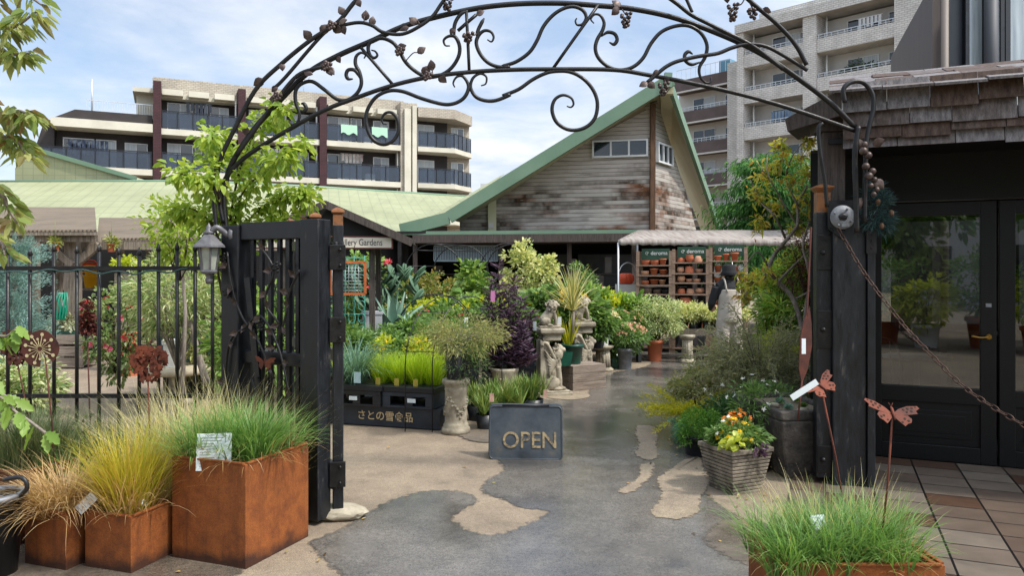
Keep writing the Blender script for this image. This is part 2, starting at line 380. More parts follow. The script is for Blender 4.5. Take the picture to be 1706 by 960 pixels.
m_gplast = mat('dark_green_plastic', [hx('#0f3a2f'), hx('#14503f')], 6, .4)
m_whitep = mat('white_paint', [hx('#c9cac6'), hx('#e0e1dd')], 8, .5)
m_card = mat('white_card', [hx('#c9d4da'), hx('#dfe6e8')], 4, .5)
m_ink = mat('grey_print', hx('#59646b'), rough=.6)
m_teal = mat('teal_paint', [hx('#2d7466'), hx('#58a08e')], 9, .5)
m_orangep = mat('rusty_orange_paint', [hx('#9b4c22'), hx('#c46a35')], 9, .6, 0, .2)
m_gold = mat('cream_lettering', [hx('#b79a6c'), hx('#d6c096')], 30, .6)
m_brass = mat('brass', hx('#a5803f'), rough=.3, metal=.9)
m_zinc = mat('dull_zinc', [hx('#63666b'), hx('#8d9094')], 14, .55, .35, .2)
m_hose = mat('green_rubber', hx('#128a6c'), rough=.5)
m_yell = mat('yellow_plastic', hx('#d9a415'), rough=.5); m_oran = mat('orange_plastic', hx('#cf4a22'), rough=.5)
def m_wood(name, cols, sc=(1, 1, 1), rough=.8, bump=.5):
    t = NT(name); v = t.coord(scale=sc); n = t.noise(v, 6, 7, .65, .4); n2 = t.noise(v, 40, 4, .6)
    c = t.ramp(n, cols, .28, .72); c = t.mix(c, t.ramp(n2, [(.6,)*3, (1.15,)*3], .3, .6), .7, 'MULTIPLY')
    return t.done(t.pbr(c, rough, 0, .3, t.bump(n2, bump, .004)))
m_oldwood = m_wood('weathered_timber', [hx('#4e453c'), hx('#7d7265'), hx('#988d80')], (6, 6, .5))
m_oldwoodh = m_wood('weathered_boards', [hx('#564a40'), hx('#84776b'), hx('#9b8f83')], (.5, 6, 6))
m_browntim = m_wood('brown_timber', [hx('#3b2b21'), hx('#5d4534'), hx('#76583f')], (6, 6, .5))
m_postwood = m_wood('dark_post_timber', [hx('#2c2724'), hx('#4a423e'), hx('#5c534d')], (8, 8, .6))
def m_shing():
    t = NT('cedar_shingle'); g = t.n('ShaderNodeNewGeometry'); v = t.coord(scale=(9, 9, 1.2), rnd=False)
    n = t.noise(v, 4, 7, .65, .3); n2 = t.noise(v, 26, 3)
    a = t.ramp(n, [hx('#2e2623'), hx('#4d3d34'), hx('#5f5149')], .3, .7); b = t.ramp(n, [hx('#4d4a4a'), hx('#716d6d'), hx('#8b8686')], .3, .7)
    sel = t.ramp(t.math('ADD', g.outputs['Random Per Island'], t.math('MULTIPLY', t.noise(t.coord(rnd=False), 3, 3), .5)), [(0,)*3, (1,)*3], .62, .9)
    c = t.mix(t.mix(a, b, sel), t.ramp(n2, [(.6,)*3, (1.15,)*3], .3, .6), .7, 'MULTIPLY')
    return t.done(t.pbr(c, .8, 0, .3, t.bump(n2, .5, .005)))
m_shingle = m_shing()
def m_brick(name, c1, c2, mort, w, h, axis='x', ms=.02, rough=.75, off=.5, bump=.3, var=None):
    t = NT(name); tc = t.n('ShaderNodeTexCoord'); s = t.n('ShaderNodeSeparateXYZ'); t.l(tc.outputs['Object'], s.inputs[0])
    cb = t.n('ShaderNodeCombineXYZ')
    if axis == 'flat': t.l(s.outputs[0], cb.inputs[0]); t.l(s.outputs[1], cb.inputs[1])
    else:
        t.l(t.math('ADD', s.outputs[0], s.outputs[1]), cb.inputs[0]); t.l(s.outputs[2], cb.inputs[1])
    b = t.n('ShaderNodeTexBrick'); b.offset = off; b.inputs['Scale'].default_value = 1; b.inputs['Brick Width'].default_value = w; b.inputs['Row Height'].default_value = h
    b.inputs['Mortar Size'].default_value = ms; b.inputs['Color1'].default_value = c1; b.inputs['Color2'].default_value = c2; b.inputs['Mortar'].default_value = mort; b.inputs['Mortar Smooth'].default_value = .2
    t.l(cb.outputs[0], b.inputs['Vector'])
    c = t.mix(b.outputs['Color'], t.ramp(t.noise(t.coord(rnd=False), var or 1.2, 6), [(.72,)*3, (1.12,)*3], .3, .7), .8, 'MULTIPLY')
    nm = t.bump(t.math('SUBTRACT', 1.0, b.outputs['Fac']), bump, .01)
    return t.done(t.pbr(c, rough, 0, .4, nm))
m_bbrick = m_brick('beige_facade_tile', hx('#a89f90'), hx('#b7ae9f'), hx('#8d8578'), .30, .12)
m_gbrick = m_brick('grey_facade_tile', hx('#c6c3bd'), hx('#d2cfca'), hx('#a5a19b'), .36, .15)
m_mbrick = m_brick('maroon_facade_tile', hx('#3f2226'), hx('#4d2a2f'), hx('#2a1518'), .25, .1)
m_tile = m_brick('terrace_floor_tile', hx('#4a3427'), hx('#736a5f'), hx('#120f0d'), .325, .262, 'flat', .0075, .42, 0, .5, 5)
m_dwall = mat('dark_brown_render', [hx('#2a2524'), hx('#393332')], 1.5, .8)
m_cream = mat('cream_concrete', [hx('#b5b1a0'), hx('#cbc7b7')], .7, .8)
m_grey = mat('pale_grey_concrete', [hx('#b9b6b0'), hx('#cccac5')], .6, .8)
m_bband = mat('brown_balcony_band', [hx('#4f4341'), hx('#5f5250')], .8, .75)
m_wframe = mat('white_window_frame', hx('#d5d7d6'), rough=.4)
m_curt = mat('window_curtain', [hx('#9fa8ae'), hx('#d8dee2')], 5, .9, stretch=(8, 8, .1))
m_steel = mat('galvanised_rail', hx('#c3c7ca'), rough=.4, metal=.5)
def m_gl(name, tint, alpha=.5, rough=.03, col_=(0.02, .025, .03)):
    t = NT(name); g = t.n('ShaderNodeBsdfTransparent'); g.inputs[0].default_value = col(tint)
    p = t.pbr(col(col_), rough, 0, .5); m = t.n('ShaderNodeMixShader'); m.inputs[0].default_value = alpha; t.l(g.outputs[0], m.inputs[1]); t.l(p, m.inputs[2]); return t.done(m.outputs[0])
m_win = mat('dark_window_glass', [hx('#14191c'), hx('#2c3439')], .5, .08, 0, spec=.9)
m_smoke = m_gl('smoked_balcony_glass', hx('#b5c0cc'), .45, .1, (.075, .095, .13))
def m_fresnelglass():
    t = NT('shop_window_glass'); g = t.n('ShaderNodeBsdfTransparent'); g.inputs[0].default_value = col(hx('#b4b9b8')); gl = t.n('ShaderNodeBsdfGlossy'); gl.inputs['Roughness'].default_value = .015; gl.inputs['Color'].default_value = (.95, .97, 1, 1)
    fr = t.n('ShaderNodeFresnel'); fr.inputs['IOR'].default_value = 2.0; m = t.n('ShaderNodeMixShader'); t.l(fr.outputs[0], m.inputs[0]); t.l(g.outputs[0], m.inputs[1]); t.l(gl.outputs[0], m.inputs[2]); return t.done(m.outputs[0])
m_shopglass = m_fresnelglass()
def m_roofgreen():
    t = NT('pale_green_sheet_roof'); v = t.coord(rnd=False); tc = t.n('ShaderNodeTexCoord'); s = t.n('ShaderNodeSeparateXYZ'); t.l(tc.outputs['Object'], s.inputs[0])
    def line(q, per, wd):
        return t.math('LESS_THAN', t.math('FRACT', t.math('MULTIPLY', q, 1/per)), wd)
    q = t.math('ADD', s.outputs[0], t.math('MULTIPLY', s.outputs[1], .25))
    c = t.ramp(t.noise(v, .5, 6), [hx('#8c8f6d'), hx('#9da07d')], .3, .7)
    ln = t.math('MAXIMUM', line(q, .36, .1), line(s.outputs[2], .23, .09))
    c = t.mix(c, hx('#6f7458'), t.math('MULTIPLY', t.ramp(t.noise(t.coord(rnd=False, scale=(2.2, .25, .25)), 1.6, 6, .7), [(0,)*3, (1,)*3], .5, .75), .5)); c = t.mix(c, hx('#757b60'), t.math('MULTIPLY', ln, .5))
    return t.done(t.pbr(c, .55, 0, .4, t.bump(ln, .25, .02)))
m_groof = m_roofgreen()
m_gtrim = mat('green_metal_trim', [hx('#5f7a64'), hx('#728d74')], .8, .45)
m_soffit = mat('cream_soffit', [hx('#b7b391'), hx('#c8c4a3')], .8, .7)
def m_sid():
    t = NT('weathered_siding'); tc = t.n('ShaderNodeTexCoord'); s = t.n('ShaderNodeSeparateXYZ'); t.l(tc.outputs['Object'], s.inputs[0])
    z = s.outputs[2]; per = .115
    row = t.math('FLOOR', t.math('MULTIPLY', z, 1/per)); fr = t.math('FRACT', t.math('MULTIPLY', z, 1/per))
    cb = t.n('ShaderNodeCombineXYZ'); t.l(t.math('MULTIPLY', s.outputs[0], .28), cb.inputs[0]); t.l(t.math('MULTIPLY', row, .47), cb.inputs[1]); t.l(t.math('MULTIPLY', s.outputs[1], .28), cb.inputs[2])
    streak = t.noise(cb.outputs[0], 1.5, 5, .6)
    v = t.coord(rnd=False, scale=(.35, .35, 1.0)); big = t.noise(v, .9, 5, .6)
    low = t.ramp(z, [(1,)*3, (0,)*3], 2.6, 5.6) if False else t.math('SUBTRACT', 1.0, t.math('MULTIPLY', t.math('SUBTRACT', z, 2.7), .26))
    k = t.math('ADD', t.math('MULTIPLY', streak, .75), t.math('ADD', t.math('MULTIPLY', big, .65), t.math('MULTIPLY', low, .24)))
    grey = t.ramp(t.noise(t.coord(rnd=False, scale=(.5, .5, 8)), 3, 5), [hx('#938b83'), hx('#c0b9b1'), hx('#aaa299')], .3, .7)
    worn = t.ramp(streak, [hx('#30251e'), hx('#875534'), hx('#45372c'), hx('#b3ada4')], .36, .64)
    c = t.mix(grey, worn, t.ramp(k, [(0,)*3, (1,)*3], .82, .95))
    pat = t.noise(t.coord(rnd=False, scale=(1, 1, 3)), 5, 5, .7); c = t.mix(c, hx('#b5afa6'), t.math('MULTIPLY', t.ramp(pat, [(0,)*3, (1,)*3], .56, .66), t.ramp(k, [(0,)*3, (.8,)*3], .9, 1.1)))
    c = t.mix(c, hx('#3d342d'), t.math('MULTIPLY', t.math('LESS_THAN', fr, .13), .75))
    return t.done(t.pbr(c, .85, 0, .3, t.bump(fr, .6, .02)))
m_siding = m_sid()
def m_corr():
    t = NT('brown_corrugated_sheet'); tc = t.n('ShaderNodeTexCoord'); s = t.n('ShaderNodeSeparateXYZ'); t.l(tc.outputs['Object'], s.inputs[0])
    wv = t.math('SINE', t.math('MULTIPLY', s.outputs[0], 95)); ln = t.math('LESS_THAN', t.math('FRACT', t.math('MULTIPLY', s.outputs[1], 3.4)), .08)
    c = t.ramp(t.noise(t.coord(rnd=False), 2, 5), [hx('#6e6150'), hx('#857662')], .3, .7)
    c = t.mix(c, hx('#5a4e40'), t.math('MULTIPLY', ln, .6))
    return t.done(t.pbr(c, .6, 0, .4, t.bump(wv, .8, .02)))
m_corrug = m_corr()
def m_canvas():
    t = NT('dirty_awning_canvas'); v = t.coord(scale=(9, .6, .6), rnd=False); c = t.ramp(t.noise(v, 2.5, 6, .65), [hx('#8b7d74'), hx('#b3a8a0'), hx('#c4bdb5')], .3, .62); p = t.pbr(c, .8, 0, .3)
    tr = t.n('ShaderNodeBsdfTranslucent'); t.l(c, tr.inputs['Color']); m = t.n('ShaderNodeMixShader'); m.inputs[0].default_value = .42; t.l(p, m.inputs[1]); t.l(tr.outputs[0], m.inputs[2]); return t.done(m.outputs[0])
m_awn = m_canvas()
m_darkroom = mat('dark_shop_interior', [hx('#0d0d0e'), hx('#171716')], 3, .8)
m_sky_white = mat('far_white_wall', hx('#b9bcbd'), rough=.8)

# ================================================================ ground
g = MB(); N = 60
g.quad((-300, -60, 0), (300, -60, 0), (300, 400, 0), (-300, 400, 0)); tag(g.build('ground', m_dry), kind='structure')
def patch(name, pts, m, z, jit=.02, k=5, ring=.10):
    q = [G(*p) if p[1] > 470 else Vector((p[0], p[1], 0)) for p in pts]; q.append(q[0])
    o = [(p.x, p.y) for p in spline(q, k*2)[:-1]]; n = len(o)
    sg = 1 if sum(o[i][0]*o[(i+1) % n][1]-o[(i+1) % n][0]*o[i][1] for i in range(n)) > 0 else -1; ou = []; inn = []
    for i in range(n):
        tx, ty = o[(i+2) % n][0]-o[i-2][0], o[(i+2) % n][1]-o[i-2][1]; ln = math.hypot(tx, ty)+1e-6; nx, ny = sg*ty/ln, -sg*tx/ln
        ou.append((o[i][0]+nx*ring*.6, o[i][1]+ny*ring*.6, z)); inn.append((o[i][0]-nx*ring*.4, o[i][1]-ny*ring*.4, z))
    b = MB(); b.add(inn+ou, [tuple(range(n))]+[(i, (i+1) % n, n+(i+1) % n, n+i) for i in range(n)]); ob = b.build(name, m)
    a = ob.data.attributes.new('edge', 'FLOAT', 'POINT'); a.data.foreach_set('value', [1.0]*n+[0.0]*n)
    import bmesh
    bm = bmesh.new(); bm.from_mesh(ob.data); bmesh.ops.triangulate(bm, faces=[f for f in bm.faces if len(f.verts) > 4])
    for f in bm.faces:
        if f.normal.z < 0: f.normal_flip()
    bm.to_mesh(ob.data); bm.free()
    return tag(ob, kind='structure')
patch('wet_pavement', [(518, 905), (545, 893), (575, 880), (640, 842), (680, 827), (720, 819), (770, 822), (791, 835), (770, 850), (752, 864), (762, 877), (800, 893), (830, 892), (860, 884), (915, 858), (900, 850), (868, 846), (838, 832), (806, 820), (815, 800), (842, 784), (830, 765), (828, 740), (845, 712), (872, 688), (890, 672), (900, 666), (940, 668), (975, 664), (986, 645), (1000, 626), (1070, 613), (1085, 604), (1060, 597), (1010, 590), (1060, 580), (1120, 562), (1180, 556), (1260, 560), (1290, 590), (1290, 700), (1260, 760), (1200, 770), (1160, 800), (1200, 845), (1290, 890), (1340, 940), (1420, 1020), (1300, 1150), (1000, 1200), (700, 1100), (600, 1000), (560, 950), (530, 925)], m_wet, .004)
patch('dry_patch_large', [(1140, 768), (1165, 765), (1172, 790), (1180, 806), (1165, 835), (1162, 855), (1135, 866), (1100, 864), (1085, 855), (1098, 840), (1104, 822), (1096, 800), (1118, 785)], m_drys, .008, ring=.07)
patch('dry_patch_middle', [(1068, 776), (1088, 774), (1084, 795), (1072, 805), (1060, 818), (1040, 824), (1032, 820), (1052, 808), (1066, 795)], m_drys, .008, ring=.07)
patch('dry_patch_narrow', [(1062, 710), (1088, 712), (1095, 728), (1092, 745), (1096, 762), (1078, 768), (1060, 758), (1066, 742), (1060, 726)], m_drys, .008, ring=.07)
patch('dry_patch_far', [(1072, 683), (1090, 679), (1094, 684), (1078, 689)], m_drys, .008, ring=.07)
patch('dry_patch_by_statue', [(905, 661), (935, 652), (975, 656), (980, 663), (955, 667), (925, 666)], m_drys, .008, ring=.07)
patch('damp_patch_corner', [(1170, 898), (1215, 868), (1290, 880), (1330, 930), (1270, 945), (1215, 930)], m_damp_shade, .006, ring=.12)
patch('damp_patch_under_planters', [(0, 860), (60, 850), (150, 845), (290, 860), (330, 905), (400, 950), (330, 970), (150, 985), (0, 985), (-120, 950), (-150, 880)], m_damp_shade, .004, ring=.12)
patch('shade_patch_by_column', [(760, 724), (800, 716), (850, 708), (828, 730), (818, 738), (785, 736)], m_damp_shade, .009, ring=.08)  # dark sheet painting the shade beside the column onto the ground
tf = bpy.data.objects.new('tile_floor', None)
FA = Vector((3.03, 6.4, 0)); FR = math.atan2(-.393, .92)   # shop facade frame: local x along the facade, y into the shop
b = MB(); b.box(-.55, 4.2, -2.6, -.02, .0, .02); o = b.build('tile_floor', m_tile); o.location = FA; o.rotation_euler = (0, 0, FR); tag(o, kind='structure')
# drain channel across the path
a_, b_ = G(1075, 595), G(1180, 590); b = MB(); b.bar(a_+Vector((0, 0, .008)), b_+Vector((0, 0, .008)), .16, .012); tag(b.build('drain_channel', mat('drain_steel', [hx('#4c4a47'), hx('#66645f')], 30, .4, .5)), kind='structure')

# ================================================================ helper for window parts
def window(parent, x0, x1, z0, z1, y, panes=2, curtain=(), fm=None, gm=None, fw=.06, T=None, name='window'):
    """T maps local (x,y,z) to parent coords"""
    T = T or (lambda p: p)
    fr = MB()
    def bx(m, a, b_, c, d, e, f): m.hexa([tuple(T(p)) for p in [(a, c, e), (b_, c, e), (b_, d, e), (a, d, e), (a, c, f), (b_, c, f), (b_, d, f), (a, d, f)]])
    bx(fr, x0, x1, y-.05, y+.05, z0, z0+fw); bx(fr, x0, x1, y-.05, y+.05, z1-fw, z1)
    for i in range(panes+1):
        x = x0+fw/2+(x1-x0-fw)*i/panes; bx(fr, x-fw/2, x+fw/2, y-.052, y+.052, z0+fw, z1-fw)
    o = fr.build(name, fm or m_wframe, parent)
    gl = MB(); bx(gl, x0+fw*.7, x1-fw*.7, y-.01, y+.01, z0+fw*.7, z1-fw*.7); gl.build('pane', gm or m_win, o)
    if curtain:
        cu = MB()
        for i in curtain:
            a = x0+fw+(x1-x0-fw)*i/panes; bx(cu, a, a+(x1-x0-fw)/panes-fw, y-.018, y-.012, z0+fw, z1-fw)
        cu.build('curtain', m_curt, o)
    return o
# ================================================================ left apartment block
LA = P(262, 450, 50); LA.z = 0; la = thing('apartment_building', 'low dark brown apartment block with maroon pillars, cream slabs and smoked glass balconies', 'building', LA, math.atan2(7, 15.16))
b = MB(); b.box(.05, 16.9, 1.6, 12, 0, 13.55); b.box(-6.0, .05, 1.65, 11, 0, 10.9); b.build('wall', m_dwall, la)
b = MB(); b.box(-.3, 17.3, 1.2, 12.1, 13.62, 14.75); b.box(16.75, 18.05, .1, 11, 0, 14.4); b.box(-.25, .02, 1.2, 6, 11.1, 13.6); b.build('tiled_parapet', m_bbrick, la)
b = MB()
for x0, x1 in ((0.2, 5.1), (5.6, 10.65), (11.2, 16.7)):
    b.box(x0, x1, .75, 1.58, 13.3, 13.6); n_ = 3
    for i in range(n_): q = x0+(x1-x0)*i/n_; b.box(q+.1, q+(x1-x0)/n_-.25, .1, .74, 13.38, 13.78)
b.build('roof_eave', m_cream, la)
b = MB(); b.box(17.0, 17.5, -.12, .09, 0, 13.9); b.box(17.62, 17.95, -.14, .09, 0, 14.2); b.build('pale_shaft', m_cream, la)
for x in (0, 5.33, 10.9):
    b = MB(); b.box(x-.25, x+.25, -.12, 1.7, 0, 14.2); b.build('pillar', m_mbrick, la)
rnd = random.Random(3)
for L in (5.5, 8.3, 11.1):
    for x0, x1 in ((.25, 5.08), (5.58, 10.65), (11.15, 16.74)):
        b = MB(); b.box(x0, x1, -.02, 1.6, L-.42, L-.02); b.build('balcony_slab', m_cream, la)
        r = MB(); r.box(x0, x1, .04, .09, L+1.15, L+1.21)
        for i in range(6): x = x0+.05+(x1-x0-.1)*i/5; r.box(x-.025, x+.025, .045, .085, L-.02, L+1.15)
        rr = r.build('balcony_rail', m_black, la); p = MB(); p.box(x0+.03, x1-.03, .1, .115, L+.06, L+1.12); p.build('glass_panel', m_smoke, rr)
        q = MB(); q.tube([(x1-.12, .5, L), (x1-.12, .5, L+2.36)], .06, 6); q.build('downpipe', m_whitep, la)
        window(la, x0+.35, x0+2.0, L, L+2.05, 1.58, 2, (rnd.choice((0, 1)),))
        window(la, x0+2.1, x0+2.95, L, L+2.05, 1.58, 2, (0, 1) if rnd.random() < .6 else ())
        window(la, x1-1.75, x1-.5, L+.0, L+2.0, 1.58, 2, (rnd.choice((0, 1)),))
        if rnd.random() < .95:
            q = MB(); c = x0+rnd.uniform(1.8, 3.2); q.box(c, c+.75, .9, 1.25, L, L+.6); q.build('air_conditioner', m_whitep, la, bevel=.02)
for i, (x, L, cc) in enumerate([(12.7, 11.1, '#9fc3ab'), (15.0, 11.1, '#9fc3ab')]):
    b = MB(); v = []
    for k in range(9): v += [(x+.15*k-.5, .02-.012*(k % 2), L+1.23), (x+.15*k-.5, -.03-.012*((k+1) % 2), L+.55+.1*math.sin(k*1.3+i))]
    b.add(v, [(2*k, 2*k+1, 2*k+3, 2*k+2) for k in range(8)], True); o = b.build('towel', mat('pale_green_cloth', hx(cc), rough=.9), None); o.location = LA; o.rotation_euler = la.rotation_euler
    tag(o, ['pale green towel over the top balcony rail, the left of the two', 'pale green towel over the top balcony rail, the right of the two'][i], 'towel', 'towels on the balcony rail')
# left wing
b = MB(); b.box(-6.3, -.27, -.05, 1.62, 7.88, 8.28); b.box(-6.1, -.27, -.1, 1.62, 10.75, 11.3); b.build('balcony_slab', m_cream, la)
b = MB(); b.prism([(-7.8, 1.0, 6.8), (-6.02, 1.0, 6.8), (-6.02, 1.0, 11.3), (-6.55, 1.0, 11.25)], (0, 8, 0)); b.prism([(-6.0, .3, 11.32), (-.3, .3, 11.32), (-.3, .3, 11.95), (-4.8, .3, 11.95)], (0, 7, 0)); b.build('mansard', m_dwall, la)
r = MB(); r.box(-6.9, -.3, -.05, 0, 9.4, 9.46)
for i in range(9): x = -6.85+.81*i; r.box(x-.025, x+.025, -.045, -.005, 8.28, 9.4)
rr = r.build('balcony_rail', m_black, la); p = MB(); p.box(-6.86, -.34, .01, .025, 8.32, 9.38); p.build('glass_panel', m_smoke, rr)
window(la, -5.6, -3.8, 8.3, 10.3, 1.6, 2, ()); window(la, -3.7, -2.5, 8.3, 10.3, 1.6, 2, (0, 1)); window(la, -2.0, -.6, 8.3, 10.2, 1.6, 2, (0,))
b = MB()
for i in range(9): b.box(-5.2+.26*i, -5.0+.26*i, .62, .68, 9.2-.25*rnd.random(), 10.05)
b.bar((-5.5, .65, 10.08), (-2.6, .65, 10.08), .03); o = b.build('laundry', mat('hung_clothes', [hx('#1f2836'), hx('#3c4759'), hx('#7d8794')], 3, .9)); o.location = LA; o.rotation_euler = la.rotation_euler
tag(o, 'dark clothes hanging on a line on the lowest left balcony of the brown block', 'laundry')
r = MB(); r.box(-4.2, -.3, 1.0, 1.04, 12.75, 12.8)
for i in range(27): x = -4.18+.148*i; r.box(x-.012, x+.012, 1.01, 1.03, 11.95, 12.75)
r.tube([(-3.9, 1.2, 11.9), (-3.9, 1.2, 14.2)], .06, 6); r.build('roof_railing', m_steel, la)
b = MB(); b.box(-1.3, -.25, 1.8, 5, 11.3, 13.6); b.box(-1.5, -.26, .9, 5, 13.6, 13.9); b.build('stair_head', m_cream, la)
# tower bay on the right of the block
for L in (5.5, 8.3, 11.1, 13.75):
    b = MB(); top = L > 13; q = [(18.07, -.1), (21.0, -.35), (23.2, 1.6), (23.2, 7), (18.07, 7)]
    b.prism([(x, y, L-.38) for x, y in q], (0, 0, .36 if not top else .75)); b.build('balcony_slab', m_cream if not top else m_bbrick, la)
    if top: continue
    r = MB(); pts = [(18.15, -.05), (20.95, -.28), (23.1, 1.65)]
    for (x0, y0), (x1, y1) in zip(pts, pts[1:]):
        r.bar((x0, y0, L+1.15), (x1, y1, L+1.15), .05)
        for i in range(5): t = i/4; x = x0+(x1-x0)*t; y = y0+(y1-y0)*t; r.box(x-.02, x+.02, y-.02, y+.02, L-.02, L+1.15)
    rr = r.build('balcony_rail', m_black, la); p = MB()
    for (x0, y0), (x1, y1) in zip(pts, pts[1:]): p.bar((x0, y0+.04, L+.58), (x1, y1+.04, L+.58), .015, 1.05)
    p.build('glass_panel', m_smoke, rr)
    window(la, 18.2, 19.9, L, L+2, 1.5, 2, (0, 1)); window(la, 21.5, 22.6, L, L+2.05, 2.0, 2, (0,))
b = MB(); b.box(18.06, 21.0, 1.5, 8, 0, 13.4); b.build('wall', m_dwall, la); b = MB(); b.prism([(21.02, 2.02, 0), (23.1, 2.02, 0), (23.1, 8, 0), (21.02, 8, 0)], (0, 0, 13.38)); b.build('wall', m_bbrick, la)
b = MB(); o_ = Vector((10, 3, 14.75)); b.tube([o_, o_+Vector((0, 0, 1.6))], .03, 6)
for k in range(5): b.bar(o_+Vector((-.8+.3*k, -.5, 1.2+.06*k)), o_+Vector((-.8+.3*k, .5, 1.2+.06*k)), .025)
b.bar(o_+Vector((-.9, 0, 1.18)), o_+Vector((1.0, 0, 1.5)), .03); b.bar(o_+Vector((.1, 0, 1.3)), o_+Vector((-1.1, 0, 1.75)), .025)
ae = b.build('roof_aerial', m_steel); ae.location = LA; ae.rotation_euler = la.rotation_euler; tag(ae, 'thin metal television aerial on the flat roof of the brown block', 'aerial')
# ================================================================ right apartment block
RA = P(1361, 450, 57); RA.z = 0; ra = thing('apartment_building', 'tall pale grey tiled apartment block with deep shaded balconies and white rails', 'building', RA, math.atan2(-.714, .70))
def lev(k): return 18.1-2.95*k
b = MB(); b.box(-6.0, 7.0, 1.7, 13, 0, 20.9); b.build('wall', m_grey, ra)
for x0, x1 in ((-1.05, .0), (5.56, 7.9), (-6.6, -6.0)):
    b = MB(); b.box(x0, x1, -.12, 2.4, 0, 21.6); b.build('brick_pier', m_gbrick, ra)
b = MB(); b.box(-6.7, 8.0, -.3, 13, 21.0, 21.7); b.box(-5.0, 8.0, .6, 13, 21.72, 22.4); b.box(7.9, 12, .5, 13, 0, 24.5); b.build('roof_slab', m_gbrick, ra)
for k in range(6):
    z = lev(k)
    for x0, x1 in ((-5.98, -1.07), (.02, 5.54)):
        b = MB(); b.box(x0, x1, -.05, .1, z, z+1.05); b.box(x0, x1, .1, 1.68, z, z+.3); b.build('balcony_parapet', m_gbrick, ra)
        r = MB(); r.box(x0, x1, 0, .04, z+1.33, z+1.38); r.box(x0, x1, 0, .04, z+1.16, z+1.19)
        for i in range(12): x = x0+.1+(x1-x0-.2)*i/11; r.box(x-.02, x+.02, .005, .035, z+1.05, z+1.33)
        r.build('balcony_rail', m_steel, ra)
        window(ra, x0+1.6, x0+3.9, z+.35, z+2.45, 1.68, 2, (1,) if (k+int(x0)) % 2 else (), fm=m_wframe); window(ra, x1-.95, x1-.15, z+.35, z+2.4, 1.68, 1)
        q = MB(); q.tube([(x0+.35, .9, z+.3), (x0+.35, .9, z+2.93)], .08, 6); q.build('downpipe', m_whitep, ra)
# recessed left wing, brown bands
b = MB(); b.box(-15.2, -6.62, 4.6, 13, 0, 15.1+3.3); b.build('wall', m_grey, ra)
b = MB(); b.box(-9.0, -7.5, 2.6, 5, 0, 19.6); b.build('brick_pier', m_gbrick, ra)
for k in range(6):
    z = lev(k)-.05
    b = MB(); b.box(-15.0, -9.02, 2.95, 3.1, z, z+1.0); b.box(-15.0, -9.02, 3.1, 4.58, z, z+.3); b.build('balcony_parapet', m_bband, ra)
    b = MB(); b.box(-15.02, -9.02, 2.93, 3.12, z-.14, z-.005); b.build('balcony_slab', m_grey, ra)
    if k:
        r = MB(); r.box(-15.0, -9.02, 3, 3.04, z+1.33, z+1.38); r.box(-15, -9.02, 3, 3.04, z+1.14, z+1.17)
        for i in range(14): x = -14.9+5.8*i/13; r.box(x-.02, x+.02, 3.005, 3.035, z+1.0, z+1.33)
        r.build('balcony_rail', m_steel, ra)
        window(ra, -13.6, -11.3, z+.35, z+2.4, 4.58, 2, (1,) if k % 2 else ()); window(ra, -10.3, -9.3, z+.35, z+2.3, 4.58, 1)
r = MB(); r.box(-14.6, -9.05, 3.3, 3.34, 20.1, 20.14)
for i in range(12): r.box(-14.6+.5*i, -14.57+.5*i, 3.3, 3.33, 19.0, 20.1)
r.build('roof_railing', m_steel, ra)
b = MB(); b.box(-10.4, -9.3, 3.6, 4.6, 18.4, 20.3); b.build('water_tank', mat('blue_tank', hx('#5d8ea6'), rough=.5), ra, bevel=.05)
# washing and plants on one balcony
b = MB(); b_pts, b_dir, _ = cloud((3.3, .9, lev(1)+1.35), (1.9, .4, .55), 26, .3, 40); leaves(b, b_pts, b_dir, .22, .12)
o = b.build('balcony_plants', leafmat('dusty_balcony_leaf', [hx('#33452b'), hx('#5a6b4a')], .2)); o.location = RA; o.rotation_euler = ra.rotation_euler; tag(o, 'leafy potted plants along the planted balcony of the grey block', 'plants', kind='stuff')
for i, (L_, x_, root, lab) in enumerate([(8.3, 7.6, la, 'pale washing on a line, middle bay of the lower balcony'), (11.1, 2.6, la, 'dark washing on a line behind the top left balcony glass'), (8.3, 13.2, la, 'mixed washing on the lower right balcony of the brown block'), (lev(0)+.1, 3.6, ra, 'white washing on the upper balcony of the grey block'), (lev(2)+.1, -3.2, ra, 'blue washing on the left balcony of the grey block')]):
    b = MB(); b.bar((x_-.9, .75, L_+2.0), (x_+.9, .75, L_+2.0), .03)
    for k in range(6): q = x_-.8+.28*k; b.box(q, q+.2, .72, .76, L_+2.0-rnd.uniform(.5, .9), L_+1.985)
    o = b.build('laundry', mat('washing_%s' % ['pale', 'dark', 'mixed', 'white', 'blue'][i], [hx(['#b9bcc0', '#2b3038', '#7f6a68', '#d2d4d6', '#4f6b8c'][i]), hx(['#d9d6cf', '#4a505a', '#c4beb4', '#e0e0de', '#8ea3b8'][i])], 1.6, .9)); o.location = root.location; o.rotation_euler = root.rotation_euler; tag(o, lab, 'laundry')
# far little block between roofs
fb = thing('apartment_building', 'tiny distant white flat-roofed block just left of the gabled roof', 'building', P(822, 450, 110)*1)
fb.location.z = 0; b = MB(); b.box(-1.9, 2.2, 0, 8, 0, 14.3); b.build('wall', m_sky_white, fb)
b = MB()
for i in range(9): b.box(-1.7+.42*i, -1.45+.42*i, -.03, .02, 13.0, 13.5); b.box(-1.7+.42*i, -1.45+.42*i, -.03, .02, 11.6, 12.2)
b.build('window', m_win, fb)
